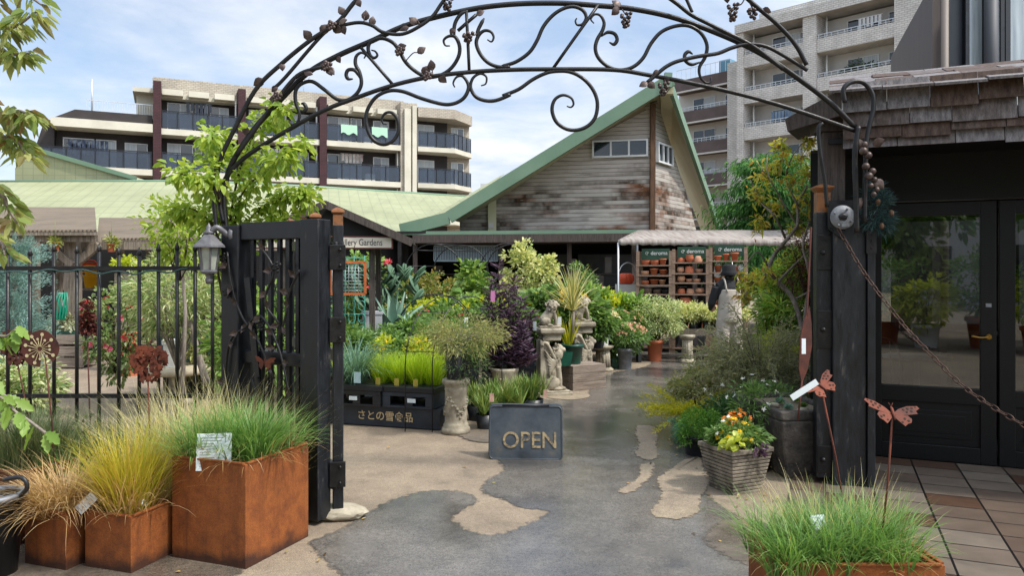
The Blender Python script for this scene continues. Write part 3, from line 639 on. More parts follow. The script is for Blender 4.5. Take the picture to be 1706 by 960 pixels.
# ================================================================ gabled shop and long green roof
gs = thing('gabled_shop', 'wooden garden shop with weathered siding under a steep green gabled roof', 'shop', (3.93, 21, 0))
C0 = (3.93, 21.0); UL = Vector((-.9745, .2245)); UR = Vector((.543, .84))
def WL(x, y): return PL(x, y, C0, UL)
def WR(x, y): return PL(x, y, C0, UR)
A = P(1111, 139, 20.0); K = P(748, 366, 21.0); K2 = P(668, 386, 21.2); Rr = P(1197, 384, 25.5)
wl = [WL(1087, 388), WL(1087, 178), WL(840, 306), WL(766, 364), WL(766, 388)]
b = MB(); b.prism(wl, (.05, .2, 0)); b.build('front_wall', m_siding, gs, True)
wr = [WR(1087, 388), WR(1162, 392), WR(1150, 345), WR(1095, 168), WR(1087, 172)]
b = MB(); b.prism(wr, (-.2, .12, 0)); b.build('side_wall', m_siding, gs, True)
b = MB(); b.bar(WL(1086, 388)+Vector((0, -.06, 0)), WL(1087, 174)+Vector((0, -.06, 0)), .14, .14); b.build('corner_post', m_browntim, gs, True)
b = MB(); b.bar(WL(820, 388)+Vector((0, -.05, 0)), WL(820, 330)+Vector((0, -.05, 0)), .24, .08); b.box(*[0]*6) if False else None; b.build('pipe_casing', m_soffit, gs, True)
b = MB(); q = WL(818, 376); b.box(q.x-.07, q.x+.07, q.y-.13, q.y-.1, q.z-.08, q.z+.08); b.build('vent', m_grey, gs, True)
# three-pane windows
def wallwin(fn, U, x0, x1, y0, y1, panes, parent):
    a, c = fn(x0, y1), fn(x1, y1); zt = fn(x0, y0).z; s1 = (c.xy-a.xy).length; d = (c.xy-a.xy).normalized(); nn = Vector((d.y, -d.x))
    pl = parent.location
    T = lambda p: (a.x+d.x*p[0]-nn.x*p[1]-pl.x, a.y+d.y*p[0]-nn.y*p[1]-pl.y, p[2])
    window(parent, 0, s1, a.z, zt, -.05, panes, (), fw=.05, T=T)
wallwin(WL, UL, 987, 1080, 235, 264, 3, gs); wallwin(WR, UR, 1092, 1117, 236, 270, 3, gs)
rd = Vector((.20, .98, 0))*9
def slab(mb, p, q, d, th): mb.prism([p, q, q+d, p+d], (0, 0, th))
b = MB(); slab(b, A+Vector((0, .02, 0)), K+Vector((0, .02, 0)), rd, .25); slab(b, A+Vector((0.05, .02, 0)), Rr+Vector((0, .02, 0)), rd, .22); b.bar(A+Vector((.02, .1, -.1)), A+rd+Vector((.02, 0, -.1)), .34, .3); b.build('roof', [m_soffit], gs, True)
b = MB()
nA = Vector((0, -.03, .06))
def board(p, q, w, h, lift): b.bar(Vector(p)+Vector((0, -.06, lift)), Vector(q)+Vector((0, -.06, lift)), w, h)
board(A+Vector((.12, 0, .03)), K, .12, .34, .06); board(K, K2, .12, .34, .04); board(A+Vector((0, 0, .1)), Rr, .1, .26, .06); b.bar(A+Vector((0, -.08, -.12)), A+Vector((.02, -.08, .26)), .2, .14)
b.build('barge_board', m_gtrim, gs, True)
b = MB(); b.bar(P(672, 389, 21.1), P(1070, 386, 20.6), .3, .10); b.build('eave_flashing', m_gtrim, gs, True)
b = MB(); b.bar(P(690, 399, 20.9), P(1085, 396, 20.5), .5, .22); b.bar(P(690, 400, 22), P(1085, 396, 22), .3, .3); b.build('eave_beam', m_postwood, gs, True)
# ground floor: dark recessed front with posts, doors and goods
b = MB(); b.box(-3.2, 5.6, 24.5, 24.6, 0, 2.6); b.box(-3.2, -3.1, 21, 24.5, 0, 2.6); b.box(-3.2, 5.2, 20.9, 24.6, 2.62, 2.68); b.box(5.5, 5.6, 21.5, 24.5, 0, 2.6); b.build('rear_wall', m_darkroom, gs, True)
for x in (-2.7, -.3, 1.6, 3.4, 5.1): b = MB(); b.box(x-.06, x+.06, 20.9, 21.02, 0, 2.55); b.build('front_post', m_postwood, gs, True)
b = MB()
for x in (1.0, 2.1, 3.0): b.box(x, x+.9, 23.8, 23.9, 0, 2.1)
b.build('door_leaves', mat('grey_door', [hx('#31353a'), hx('#4a4f55')], 2, .3), gs, True)
b = MB(); b.box(-2.2, -.4, 21.2, 21.24, 1.88, 2.26)
o = b.build('back_panel', mat('dim_blue_panel', hx('#3c4a57'), rough=.6), gs, True)
b = MB()
for i in range(40): x = -2.2+1.8*i/39; b.box(x-.012, x+.012, 21.15, 21.19, 1.87, 2.27)
b.bar((-2.2, 21.17, 2.28), (-.4, 21.17, 2.28), .04); b.bar((-2.2, 21.17, 1.86), (-.4, 21.17, 1.86), .04); b.build('slatted_screen', mat('pale_blue_slats', hx('#8fa3ae'), rough=.5), gs, True)
b = MB(); rr_ = random.Random(9)
for i in range(26):
    x = rr_.uniform(-2.8, 5.8); y = rr_.uniform(22.2, 24); z = rr_.choice((0, .7, 1.1, 1.5)); w_ = rr_.uniform(.1, .3); h_ = rr_.uniform(.15, .5); b.box(x, x+w_, y, y+.2, z, z+h_)
for z in (.68, 1.08, 1.48): b.box(-2.9, 6.6, 23.6, 24.3, z-.03, z)
tag(b.build('shelved_goods', mat('dim_goods', [hx('#2a2a2c'), hx('#6c6a66'), hx('#8a8e94')], .9, .6), gs, True), kind='stuff')
# the long low roof to the left
lr = thing('long_green_roofed_hall', 'long low hall with a pale green sheet metal roof behind the plants', 'building', (-8, 21, 0))
e0, e1, e2, e3 = P(-60, 398, 19), P(330, 396, 19), P(560, 392, 20), P(676, 386, 21.25)
r0, r1, r2, r3 = P(-60, 303, 25.3), P(330, 302, 25.3), P(514, 311, 27.2), P(797, 329, 31)
b = MB(); b.quad(e0, e1, r1, r0); b.quad(e1, e2, r2, r1); b.add([tuple(e2), tuple(e3), tuple(r3), tuple(r2)], [(0, 1, 2), (0, 2, 3)]); b.add([tuple(e3), tuple(K+Vector((.1, .3, .1))), tuple(P(842, 288, 24.5)), tuple(r3)], [(0, 1, 2), (0, 2, 3)])
b.build('roof', m_groof, lr, True)
b = MB(); b.tube([r0, r1, r2, r3], .06, 6); b.tube([e3+Vector((0, 0, .05)), r3+Vector((0, 0, .05))], .04, 6); b.build('roof_ridge', m_gtrim, lr, True)
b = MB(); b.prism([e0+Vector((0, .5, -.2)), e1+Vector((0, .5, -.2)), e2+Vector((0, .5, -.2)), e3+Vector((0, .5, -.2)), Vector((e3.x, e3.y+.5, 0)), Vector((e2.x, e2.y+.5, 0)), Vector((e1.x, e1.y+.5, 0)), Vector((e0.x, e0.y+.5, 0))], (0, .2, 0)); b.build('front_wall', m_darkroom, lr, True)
b = MB(); b.bar(e0+Vector((0, -.05, -.1)), e1+Vector((0, -.05, -.1)), .1, .2); b.bar(e1+Vector((0, -.05, -.1)), e2+Vector((0, -.05, -.1)), .1, .2); b.bar(e2+Vector((0, -.05, -.1)), e3+Vector((0, -.05, -.1)), .1, .2); b.build('gutter', m_gtrim, lr, True)
# raised triangular roof at far left
q0, q1, q2 = P(58, 306, 25.6), P(228, 300, 25.6), P(62, 252, 25.6)
b = MB(); b.prism([q0, q1, q2, P(25, 280, 25.6), P(25, 306, 25.6)], (0, 4, 0)); b.build('roof_dormer', m_groof, lr, True)
b = MB(); b.bar(q1+Vector((0, -.05, .05)), q2+Vector((0, -.05, .05)), .12, .14); b.build('dormer_trim', m_gtrim, lr, True)
# ================================================================ dark house at right
dh = thing('dark_house', 'dark brown panelled house rising behind the shingled roof', 'house', P(1578, 450, 14)*1); dh.location.z = 0
b = MB(); b.prism([(0, 0, 0), (5, 0, 0), (5, 6, 0), (2.1, 6, 0)], (0, 0, 7.2)); b.build('front_wall', mat('dark_blue_grey_panel', [hx('#20242b'), hx('#2b3038')], 1, .5), dh)
b = MB(); b.prism([(-.25, .05, 0), (-.02, .05, 0), (-.02, .05, 7.0), (-.25, .05, 7.0)], (1.75, 5.0, 0)); b.build('side_wall', mat('dark_brown_cladding', [hx('#4b4341'), hx('#5a5150')], 1.5, .7, 0, .2, 12, stretch=(1, 12, .3)), dh)
b = MB(); b.tube([(-.1, -.1, 0), (-.1, -.1, 7.2)], .065, 10); b.build('downpipe', mat('pale_brown_pipe', hx('#71675f'), rough=.6), dh)
m_rwin = mat('window_painted_reflection', [hx('#6f7a80'), hx('#9aa4a8'), hx('#b4bcbf')], 1.2, .12, 0, spec=.8, stretch=(5, 1, .3))  # pale streaks put the panes' reflection into their base colour
window(dh, .28, 1.0, 4.3, 7.15, -.06, 2, (), fm=m_black, gm=m_rwin, fw=.07); window(dh, 1.02, 2.2, 4.3, 5.35, -.06, 2, (), fm=m_black, gm=m_rwin, fw=.09); window(dh, 1.02, 2.2, 5.36, 7.15, -.06, 1, (), fm=m_black, gm=m_rwin, fw=.09)
b = MB(); b.tube([(.66, -.25, 3.5), (.66, -.25, 7.2)], .115, 12); b.build('flue_pipe', mat('grey_flue', hx('#3f4146'), rough=.6), dh)
# street side behind the viewer (shows in the glass)
sb = thing('office_building', 'plain grey building across the street behind the viewer', 'building', (-14, -22, 0)); b = MB(); b.box(0, 30, -8, 0, 0, 9); b.build('wall', m_grey, sb)
b = MB()
for i in range(9):
    for z in (1, 4.2, 7): b.box(1+3.2*i, 3.2+3.2*i, .0, .05, z, z+1.6)
b.build('windows', m_win, sb)
# ================================================================ iron arch over the gateway
LG = Vector((-1.97, 5.2)); RG = Vector((2.46, 5.33)); AD = (RG-LG).normalized(); AN = Vector((AD.y, -AD.x, 0))
def AP(x, y, off=0.0):
    return PL(x, y, LG, AD)+AN*off
def z2(pts): return [(400+x/2.287, y/2.287) for x, y in pts]      # traced curve of the left half
def z3(pts): return [(820+x/2.287, y/2.287) for x, y in pts]      # traced curve of the right half
def z4(pts): return [(1250+x/2.285, y/2.285) for x, y in pts]
arch = thing('garden_arch', 'black wrought iron arch with scrolls, leaves and grape bunches spanning the gateway', 'arch', (LG.x, LG.y, 0))
RODS = []
def rod(name, pts, r, off=0, m=m_iron, k=6, n=8, flat=1, parent=arch, taper=False):
    s = spline([AP(x, y, off) for x, y in pts], k); b = MB(); q = len(s)
    rr = r if not taper else [r*min(1, .35+3.2*min(i, q-1-i)/q) for i in range(q)]
    RODS.extend((p, r) for p in s[::2])
    b.tube(s, rr, n, flat=flat); return b.build(name, m, parent, True)
main = [(376, 392), (371, 330), (380, 283), (400, 245), (425, 210), (457, 175), (509, 122), (560, 92), (619, 66), (680, 39), (776, 15), (850, 5), (930, 3), (995, 7), (1056, 13), (1126, 28), (1205, 57), (1270, 88), (1330, 128), (1385, 170), (1428, 212)]
rod('arch_rail', main, .020, -.02)
rod('arch_rail', [(366, 385), (362, 330), (372, 270), (392, 225), (430, 153), (474, 109), (522, 70), (566, 41), (597, 4), (650, -42), (760, -80), (900, -95), (1050, -85), (1170, -50), (1263, 22), (1300, 55), (1322, 82), (1338, 112)], .016, .06)
rod('arch_rail', [(372, 372), (366, 335), (374, 300), (400, 269), (444, 238), (531, 188), (590, 164), (654, 142), (715, 128), (780, 120), (850, 116), (921, 115), (1021, 116), (1082, 125), (1160, 140), (1250, 161), (1340, 188), (1428, 219)], .016, 0)
rod('vine_rod', [(396, 262), (430, 215), (466, 165), (498, 128), (530, 116), (548, 114)], .014, .04)
rod('vine_rod', [(460, 150), (480, 130), (544, 57), (572, 46), (601, 41), (622, 46), (640, 57), (672, 60), (702, 46), (722, 30), (736, 10), (752, -12)], .013, .05)
rod('vine_rod', [(1076, 140), (1091, 127), (1107, 114), (1126, 105), (1160, 97), (1192, 92), (1215, 83), (1240, 77), (1270, 80), (1300, 95), (1340, 120)], .014, .05)
rod('vine_rod', [(1100, -8), (1125, 10), (1148, 28), (1175, 42), (1205, 57), (1250, 80), (1300, 118)], .015, .05)
rod('vine_rod', [(1135, -10), (1143, 8), (1150, 24)], .012, .05)
SC = [z2([(185, 462), (200, 475), (220, 465), (226, 430), (212, 390), (212, 345), (235, 318), (275, 310), (320, 340), (370, 378), (410, 380), (445, 355), (462, 318), (455, 275), (440, 245), (442, 215), (460, 200), (478, 208), (472, 222)]),
      z2([(430, 300), (412, 300), (404, 284), (412, 266), (435, 266), (452, 285), (462, 310)]),
      z2([(228, 420), (242, 425), (252, 412), (244, 396), (232, 394)]),
      z2([(818, 332), (812, 315), (825, 293), (848, 290), (868, 318), (868, 345), (850, 375), (815, 394), (770, 396), (690, 374), (620, 348), (565, 346), (515, 372), (483, 425), (482, 480), (505, 530), (545, 550), (583, 535), (603, 498), (600, 455), (580, 430), (555, 430), (540, 450), (545, 470), (560, 474)]),
      z2([(918, 326), (936, 318), (938, 292), (915, 280), (888, 296), (878, 330), (895, 365), (930, 382), (975, 382), (1029, 360)])+z3([(40, 365), (100, 340), (150, 305), (190, 284), (230, 272), (290, 272), (340, 294), (380, 335), (400, 385), (395, 440), (370, 475), (330, 494), (285, 492), (245, 465), (228, 420), (238, 380), (268, 362), (300, 372), (310, 395), (300, 408), (284, 404)]),
      z2([(500, 190), (515, 195), (523, 210), (510, 220), (494, 208), (488, 180), (500, 157), (540, 145), (580, 160), (605, 190), (630, 235), (670, 272), (715, 293), (765, 285), (805, 258), (832, 215), (836, 175), (820, 140), (795, 137), (776, 152), (782, 172), (800, 174)]),
      z2([(818, 138), (815, 110), (822, 80), (842, 52), (868, 40)]),
      z2([(942, 150), (958, 158), (966, 140), (955, 120), (930, 116), (908, 135), (900, 165), (915, 205), (945, 238), (985, 254), (1029, 254)])+z3([(40, 252), (90, 235), (140, 200), (170, 155), (195, 100), (230, 58), (270, 32), (310, 24), (345, 38), (358, 65), (345, 90), (325, 94), (317, 80), (322, 68)]),
      z2([(905, 150), (905, 120), (918, 90), (930, 68)]),
      z3([(388, 88), (376, 72), (390, 54), (412, 58), (426, 85), (420, 115), (400, 150), (393, 185), (405, 220), (440, 252), (485, 266), (535, 255), (575, 220), (605, 165), (645, 120), (700, 98), (750, 98), (795, 125), (818, 170), (812, 215), (790, 255), (792, 290), (812, 314), (832, 312), (832, 292)]),
      z3([(446, 160), (464, 168), (476, 150), (466, 128), (440, 122), (415, 138)]),
      z3([(764, 206), (748, 196), (734, 208), (736, 230), (760, 245), (795, 235)])]
for q in SC: rod('scroll', q, .0135, 0, k=5, taper=True)
for q in (z2([(460, 180), (522, 252), (585, 325)]), z2([(862, 45), (868, 160), (873, 270)]), z3([(404, 18), (320, 135), (234, 257)]), z2([(900, 55), (865, 85), (830, 116)])): rod('arch_bar', q, .0125, 0, k=2, n=6)
# iron leaves and grape bunches
def nearrod(p): return min(RODS, key=lambda q: (q[0]-p).length)
def ileaf(b, x, y, ang, L, off=.06, snap=True):
    o = AP(x, y, .03); q, rr_ = nearrod(o); dd = o-q; dd.y = 0
    if snap:
        if dd.length > .03: ang = math.atan2(dd.z, dd.x)
        o2 = q+Vector((AN.x, AN.y, 0))*(rr_*.8); 
        if dd.length > .05: b.tube(spline([o2, o2.lerp(o, .5)+Vector((0, -.01, .015)), o-dd*(.03/dd.length)], 3), .004, 5); o2 = o-dd*(.03/dd.length)
        o = o2
    a = Vector((AD.x*math.cos(ang), AD.y*math.cos(ang), math.sin(ang))); n = Vector((AN.x, AN.y, 0))+Vector((random.uniform(-.4, .4), 0, random.uniform(-.4, .4))); n = (n-a*n.dot(a)).normalized(); s = a.cross(n)
    v = []
    for t, wd, h in ((0, .08, 0), (.25, .36, .03), (.5, .40, .07), (.75, .25, .05), (1, .02, -.06)):
        for e in (-1, 0, 1): v.append(tuple(o+a*L*t+s*wd*L*e+n*L*(h-(.09 if e else 0)*(1 if t < 1 else 0))))
    v2 = [tuple(Vector(p)-n*.004) for p in v]; f = []
    for i in range(4):
        for e in range(2): f.append((i*3+e, i*3+e+1, i*3+e+4, i*3+e+3)); f.append((15+i*3+e, 15+i*3+e+3, 15+i*3+e+4, 15+i*3+e+1))
    b.add(v+v2, f, True)
lf = [z2([(455, 15), (370, 85), (400, 125), (365, 125), (310, 145), (172, 268), (145, 335), (310, 230), (375, 230), (350, 285), (245, 285), (480, 65), (505, 120), (625, 100), (665, 85), (625, 175), (690, 195), (730, 255), (700, 285), (765, 300), (800, 100), (920, 45), (390, 45), (262, 140), (85, 322), (130, 382), (20, 500), (350, 250)]),
      z3([(470, 45), (495, 38), (590, 320), (625, 275), (670, 298), (565, 330), (890, 0), (985, 40), (1005, 60)])]
for grp in lf:
    for x, y in grp:
        b = MB(); ileaf(b, x, y, random.uniform(-PI, PI), random.uniform(.055, .085)); b.build('iron_leaf', m_bronze, arch, True)
gr = [z2([(790, 25)])[0]+(.07, 14), z2([(868, 150)])[0]+(.055, 12), z3([(505, 85)])[0]+(.085, 16), z3([(648, 345)])[0]+(.075, 13), z3([(910, 55)])[0]+(.10, 18), z3([(985, 60)])[0]+(.06, 9)]
for x, y, L, n in gr:
    b = MB(); o = AP(x, y, .04); q_ = min((r_ for r_ in RODS if r_[0].z > o.z+L*.5), key=lambda r_: (r_[0]-o).length); b.tube(spline([q_[0], q_[0].lerp(o, .5)+Vector((.01, -.01, 0)), o+Vector((0, 0, L*.5))], 3), .005, 5)
    for i in range(n):
        t = i/n; r = .034*(1-.65*t); g = i*2.4; b.blob((o.x+r*math.cos(g), o.y+r*math.sin(g), o.z+L*.6-L*1.2*t), .0155, sub=1)
    b.build('grape_bunch', m_bronze, arch, True)
for x, y in z2([(630, 178), (365, 130), (350, 255), (715, 285), (128, 384)]):
    b = MB(); o = nearrod(AP(x, y, .03))[0]+Vector((0, -.025, 0))
    for k in range(9): g = k*2.4; q = .010+.0025*k; b.blob((o.x+q*math.cos(g), o.y-.01, o.z+q*math.sin(g)), (.016, .012, .016), sub=1)
    b.build('iron_rose', m_bronze, arch, True)
# foot of the arch on the right: hook rods, grape vine hanging down the timber post
rod('foot_rod', [(1404, 172), (1402, 150), (1416, 138), (1436, 140), (1450, 160), (1451, 185), (1446, 205), (1440, 240), (1438, 300), (1437, 372)], .017, .03)
rod('foot_rod', [(1428, 212), (1424, 236), (1422, 270), (1424, 330), (1425, 388)], .02, .02)
rod('foot_rod', [(1370, 205), (1364, 215), (1366, 250), (1374, 300), (1378, 345)], .015, .0)
b = MB()
for x, y, r in ((1428, 255, 12), (1436, 262, 11), (1432, 280, 11), (1443, 288, 10), (1437, 296, 12), (1446, 302, 9), (1440, 312, 9), (1450, 318, 8), (1445, 326, 8), (1430, 244, 9)): o = AP(x, y, .09); b.blob(tuple(o), r*.0045*.55, sub=2)
b.build('grape_bunch', m_bronze, arch, True)
for x, y, a in ((1432, 250, 2), (1452, 242, .4), (1455, 300, -.8), (1436, 330, -2)):
    b = MB(); ileaf(b, x, y, a, .09, .1, False); b.build('iron_leaf', m_bronze, arch, True)
# ================================================================ left gate
GA = Vector((-1.18, 4.72, 0)); GB = Vector((-1.93, 5.12, 0)); GD = (GB-GA).normalized(); GL = (GB-GA).length
gt = thing('gate_leaf', 'open black timber gate leaf with iron vines, carrying the lantern end of the gateway', 'gate', GA, math.atan2(GD.y, GD.x))
# local x: from the hinge stile towards the fence; local +y faces the viewer side after rotation? (normal = rot of y)
b = MB(); b.box(0, .15, -.06, .06, .03, 1.92); b.build('stile', m_worn, gt, bevel=.006)
b = MB(); b.box(GL-.16, GL, -.07, .07, .03, 1.90); b.build('stile', m_worn, gt, bevel=.006)
b = MB(); b.box(.151, GL-.161, -.05, .05, 1.80, 1.915); b.build('top_rail', m_black, gt, bevel=.006)
b = MB(); b.box(.151, GL-.161, -.075, .03, .98, 1.065); b.build('middle_rail', m_black, gt, bevel=.006)
b = MB(); b.box(.151, GL-.161, -.05, .05, .06, .18); b.build('bottom_rail', m_black, gt, bevel=.006)
for x in (.22, .30, .38, .46, .54, .62):
    for z0, z1 in ((.18, .98), (1.066, 1.80)):
        b = MB(); b.box(x-.014, x+.014, -.012, .012, z0, z1); b.build('bar', m_black, gt)
b = MB(); b.bar((GL-.22, .04, 1.55), (GL-.38, .05, .5), .05, .02); b.build('brace', m_black, gt)
ca = math.cos(gt.rotation_euler.z)
GF = Vector((GD.y, -GD.x, 0))  # candidates for the front normal
if GF.y > 0: GF = -GF
GFL = -1 if (Matrix.Rotation(-gt.rotation_euler.z, 3, 'Z') @ GF).y < 0 else 1
rv = random.Random(5)
def gl(x, z, o=.06): return (x, GFL*o, z)
vines = [[(GL-.05, .7), (GL-.1, 1.1), (GL-.25, 1.22), (.45, 1.3), (.30, 1.1), (.2, .8)], [(GL-.08, 1.72), (GL-.12, 1.5), (GL-.2, 1.3), (.5, 1.15), (.35, .9)], [(.5, 1.78), (.36, 1.6), (.42, 1.4), (.3, 1.25)], [(.55, .9), (.4, .6), (.3, .35)], [(.12, 1.6), (.22, 1.45), (.25, 1.3), (.34, 1.1)]]
for q in vines:
    b = MB(); s = spline([gl(x, z, .075+.02*rv.random()) for x, z in q], 6); b.tube(s, .008, 6); v = b.build('iron_vine', m_iron, gt)
    b = MB()
    for p in s[2::4]:
        a = rv.uniform(0, 2*PI); L = .07; d = Vector((math.cos(a), 0, math.sin(a))); sd = Vector((-d.z, 0, d.x)); n = Vector((0, GFL, 0)); o = p+n*.008
        b.add([tuple(o), tuple(o+d*L*.4+sd*L*.35+n*.006), tuple(o+d*L+n*.02), tuple(o+d*L*.4-sd*L*.35+n*.006), tuple(o+d*L*.45-n*.002)], [(0, 4, 1), (1, 4, 2), (2, 4, 3), (3, 4, 0)])
    b.build('leaves', m_bronze, v)
for x, z in ((GL-.04, 1.68), (GL-.07, 1.45), (.47, 1.24), (.33, 1.62)):
    b = MB()
    for k in range(10): g = k*2.4; q = .006+.0035*k; b.blob(gl(x+q*math.cos(g), z+q*math.sin(g), .085), (.014, .009, .014), sub=1)
    b.build('iron_rose', m_iron, gt)
for z in (1.70, 1.22, .28):
    b = MB(); b.box(-.02, .06, -.085, -.055, z-.075, z+.075); b.tube([(-.02, -.08, z-.08), (-.02, -.08, z+.08)], .02, 8); b.build('hinge', m_iron, gt, bevel=.004)
bf = thing('rusted_butterfly', 'small rusted butterfly ornament fixed to the middle rail of the open gate', 'ornament', tuple(GA+GD*.42+GF*.095+Vector((0, 0, 1.0))), gt.rotation_euler.z)
def butterfly(parent, s, m=m_rust, tilt=.12):
    for sx in (-1, 1):
        up = [(0, 0), (.25, .24), (.62, .42), (1.0, .46), (1.06, .36), (.9, .22), (.94, .1), (.6, .02), (.2, -.05)]
        lo = [(.05, -.04), (.55, -.02), (.66, -.18), (.6, -.34), (.46, -.40), (.34, -.52), (.24, -.40), (.08, -.2)]
        b = MB()
        for pl in (up, lo):
            pts = [(sx*x*s, -abs(x)*s*tilt, y*s) for x, y in pl]
            if sx < 0: pts = pts[::-1]
            b.prism(pts, (0, .003, 0))
        wg = b.build('wing', m, parent)
        b = MB()
        for x, y, r in ((.45, .24, .05), (.62, .31, .06), (.78, .35, .05), (.55, .14, .045), (.74, .2, .05), (.4, -.18, .05), (.52, -.26, .05), (.28, -.34, .04), (.92, .40, .03)):
            b.lathe([(0, 0), (r*s, 0)], n=8, caps=False); v = b.v[-1]; v[:, :] = np.stack([sx*x*s+v[:, 0], np.full(len(v), -abs(x)*s*tilt-.0015)-abs(0), y*s+v[:, 1]], 1)
        b.build('wing_spots', m_soil, wg)
    b = MB(); b.tube([(0, -.004, -.3*s), (0, -.006, -.05*s), (0, -.006, .22*s), (0, -.004, .3*s)], [.02*s, .06*s, .05*s, .03*s], 6)
    b.tube([(0, -.004, .28*s), (.08*s, -.01, .46*s)], .008*s, 4); b.tube([(0, -.004, .28*s), (-.08*s, -.01, .46*s)], .008*s, 4); b.build('body', m, parent)
butterfly(bf, .085, m_rust)
# second leaf, folded back behind it, with copper capped posts
g2 = thing('folded_gate_leaf', 'narrow black gate leaf with copper capped posts, folded behind the open gate', 'gate', (-1.118, 4.82, 0), 0)
e = Vector((-.62, 1.05, 0)); 
for i, t in enumerate((0, .42, .72, 1.0)):
    p = e*t; b = MB(); b.obox((p.x, p.y, .975), (.068, .068, 1.83), (0, 0, .25)); o = b.build('post', m_worn, g2, bevel=.006)
    c = MB(); c.obox((p.x, p.y, 1.92), (.062, .062, .07), (0, 0, .25)); c.lathe([(.03, 1.955), (.058, 1.97), (.055, 1.985), (.02, 2.0), (0, 2.005)], (p.x, p.y, 0), 4, False, ph=PI/4+.25); c.build('copper_cap', m_copper, o)
for z in (.3, 1.05, 1.78):
    b = MB(); b.bar(Vector((0, 0, z))+e*.04, Vector((0, 0, z))+e*.97, .04, .07); b.build('rail', m_black, g2)
for z in (1.68, 1.22, .3):
    b = MB(); b.obox((.01, -.055, z), (.1, .02, .16), (0, 0, .2)); b.blob((.03, -.07, z+.05), .012, sub=1); b.blob((.03, -.07, z-.05), .012, sub=1); b.build('hinge_plate', m_iron, g2, bevel=.003)
b = MB(); b.add(*(lambda v, f: (v*np.array([.19, .12, .05])*(1+.035*rng.normal(size=(len(v), 1))), f))(*ico(3)), smooth=False); o = b.build('concrete_block', m_stone, bevel=.004); o.location = (-1.12, 4.85, .035); tag(o, 'rough pale concrete lump under the foot of the open gate', 'block')
# ================================================================ lantern on the gate
ln = thing('wall_lantern', 'grey carriage lantern with frosted panes hanging at the end of the gate', 'lamp', (-2.02, 5.0, 1.70), 0); ln.scale = (.88, .88, .92)
b = MB()
for k in range(6):
    a0, a1 = PI/3*k, PI/3*(k+1)
    for a in (a0,): b.bar((.082*math.cos(a), .082*math.sin(a), .06), (.056*math.cos(a), .056*math.sin(a), -.11), .012)
b.lathe([(.062, -.13), (.066, -.12), (.06, -.105)], n=6, smooth=False); b.lathe([(.02, -.21), (.028, -.18), (.02, -.16), (.03, -.14), (.06, -.128)], n=10); b.build('cage', mat('lantern_grey_metal', [hx('#57565a'), hx('#77767a')], 20, .5, .4, .2), ln)
m_lg = bpy.data.materials['lantern_grey_metal']
b = MB(); b.lathe([(.125, .055), (.12, .07), (.085, .10), (.05, .135), (.035, .15)], n=6, smooth=False); b.lathe([(.035, .15), (.045, .165), (.02, .18), (.022, .2), (.012, .215), (.0, .235)], n=10); b.build('roof', m_lg, ln)
b = MB(); b.lathe([(.052, -.105), (.076, .056)], n=6, smooth=False, caps=False); b.build('frosted_pane', mat('frosted_glass', [hx('#8d9388'), hx('#b0b5ab')], 12, .35), ln)
b = MB(); b.tube(spline([(.02, 0, .17), (.06, 0, .2), (.1, .03, .17), (.13, .05, .14)], 4), .022, 8); b.lathe([(.0, 0), (.06, .0), (.055, .03), (.03, .045)], n=16); b.v[-1][:] = b.v[-1][:, [2, 0, 1]]*np.array([-1, 1, 1])+np.array([.175, .06, .15]); b.build('bracket', m_lg, ln)
# ================================================================ iron fence on the left
fn = thing('iron_fence', 'black iron picket fence along the left side of the gateway', 'fence', (-3, 5.3, 0))
b = MB()
for z in (1.612, .71): b.bar((-4.6, 5.3, z), (-1.98, 5.3, z), .026, .03)
b.build('rails', m_iron, fn, True)
for x in (-240, -200, -160, -120, -80, -40, -5, 13, 50, 90, 128, 165, 198, 232, 264, 295, 325, 354):
    X = (x-CX)*5.3/F; t = 1.77+random.uniform(-.02, .03); b = MB(); b.tube([(X, 5.3, .3), (X, 5.3, t-.06)], .0125, 6); b.tube([(X, 5.3, t-.06), (X, 5.3, t-.05), (X, 5.3, t)], [.012, .019, .002], 6); b.build('picket', m_iron, fn, True)
b = MB(); s = [Vector((-4+.035*i, 5.28+.012*math.sin(i*.9), 1.60-.02*abs(math.sin(i*.13))+.012*math.cos(i*.9))) for i in range(50)]; b.tube(s, .006, 5)
tag(b.build('garden_wire', mat('green_wire', hx('#2c4a45'), rough=.5)), 'thin green wire wound loosely along the top rail of the iron fence', 'wire')
b = MB(); b.box(-4.8, -2.05, 5.27, 5.55, 0, .32); b = b.build('low_kerb_wall', m_stoned, bevel=.01); tag(b, 'low dark stone kerb wall under the iron fence', 'wall')
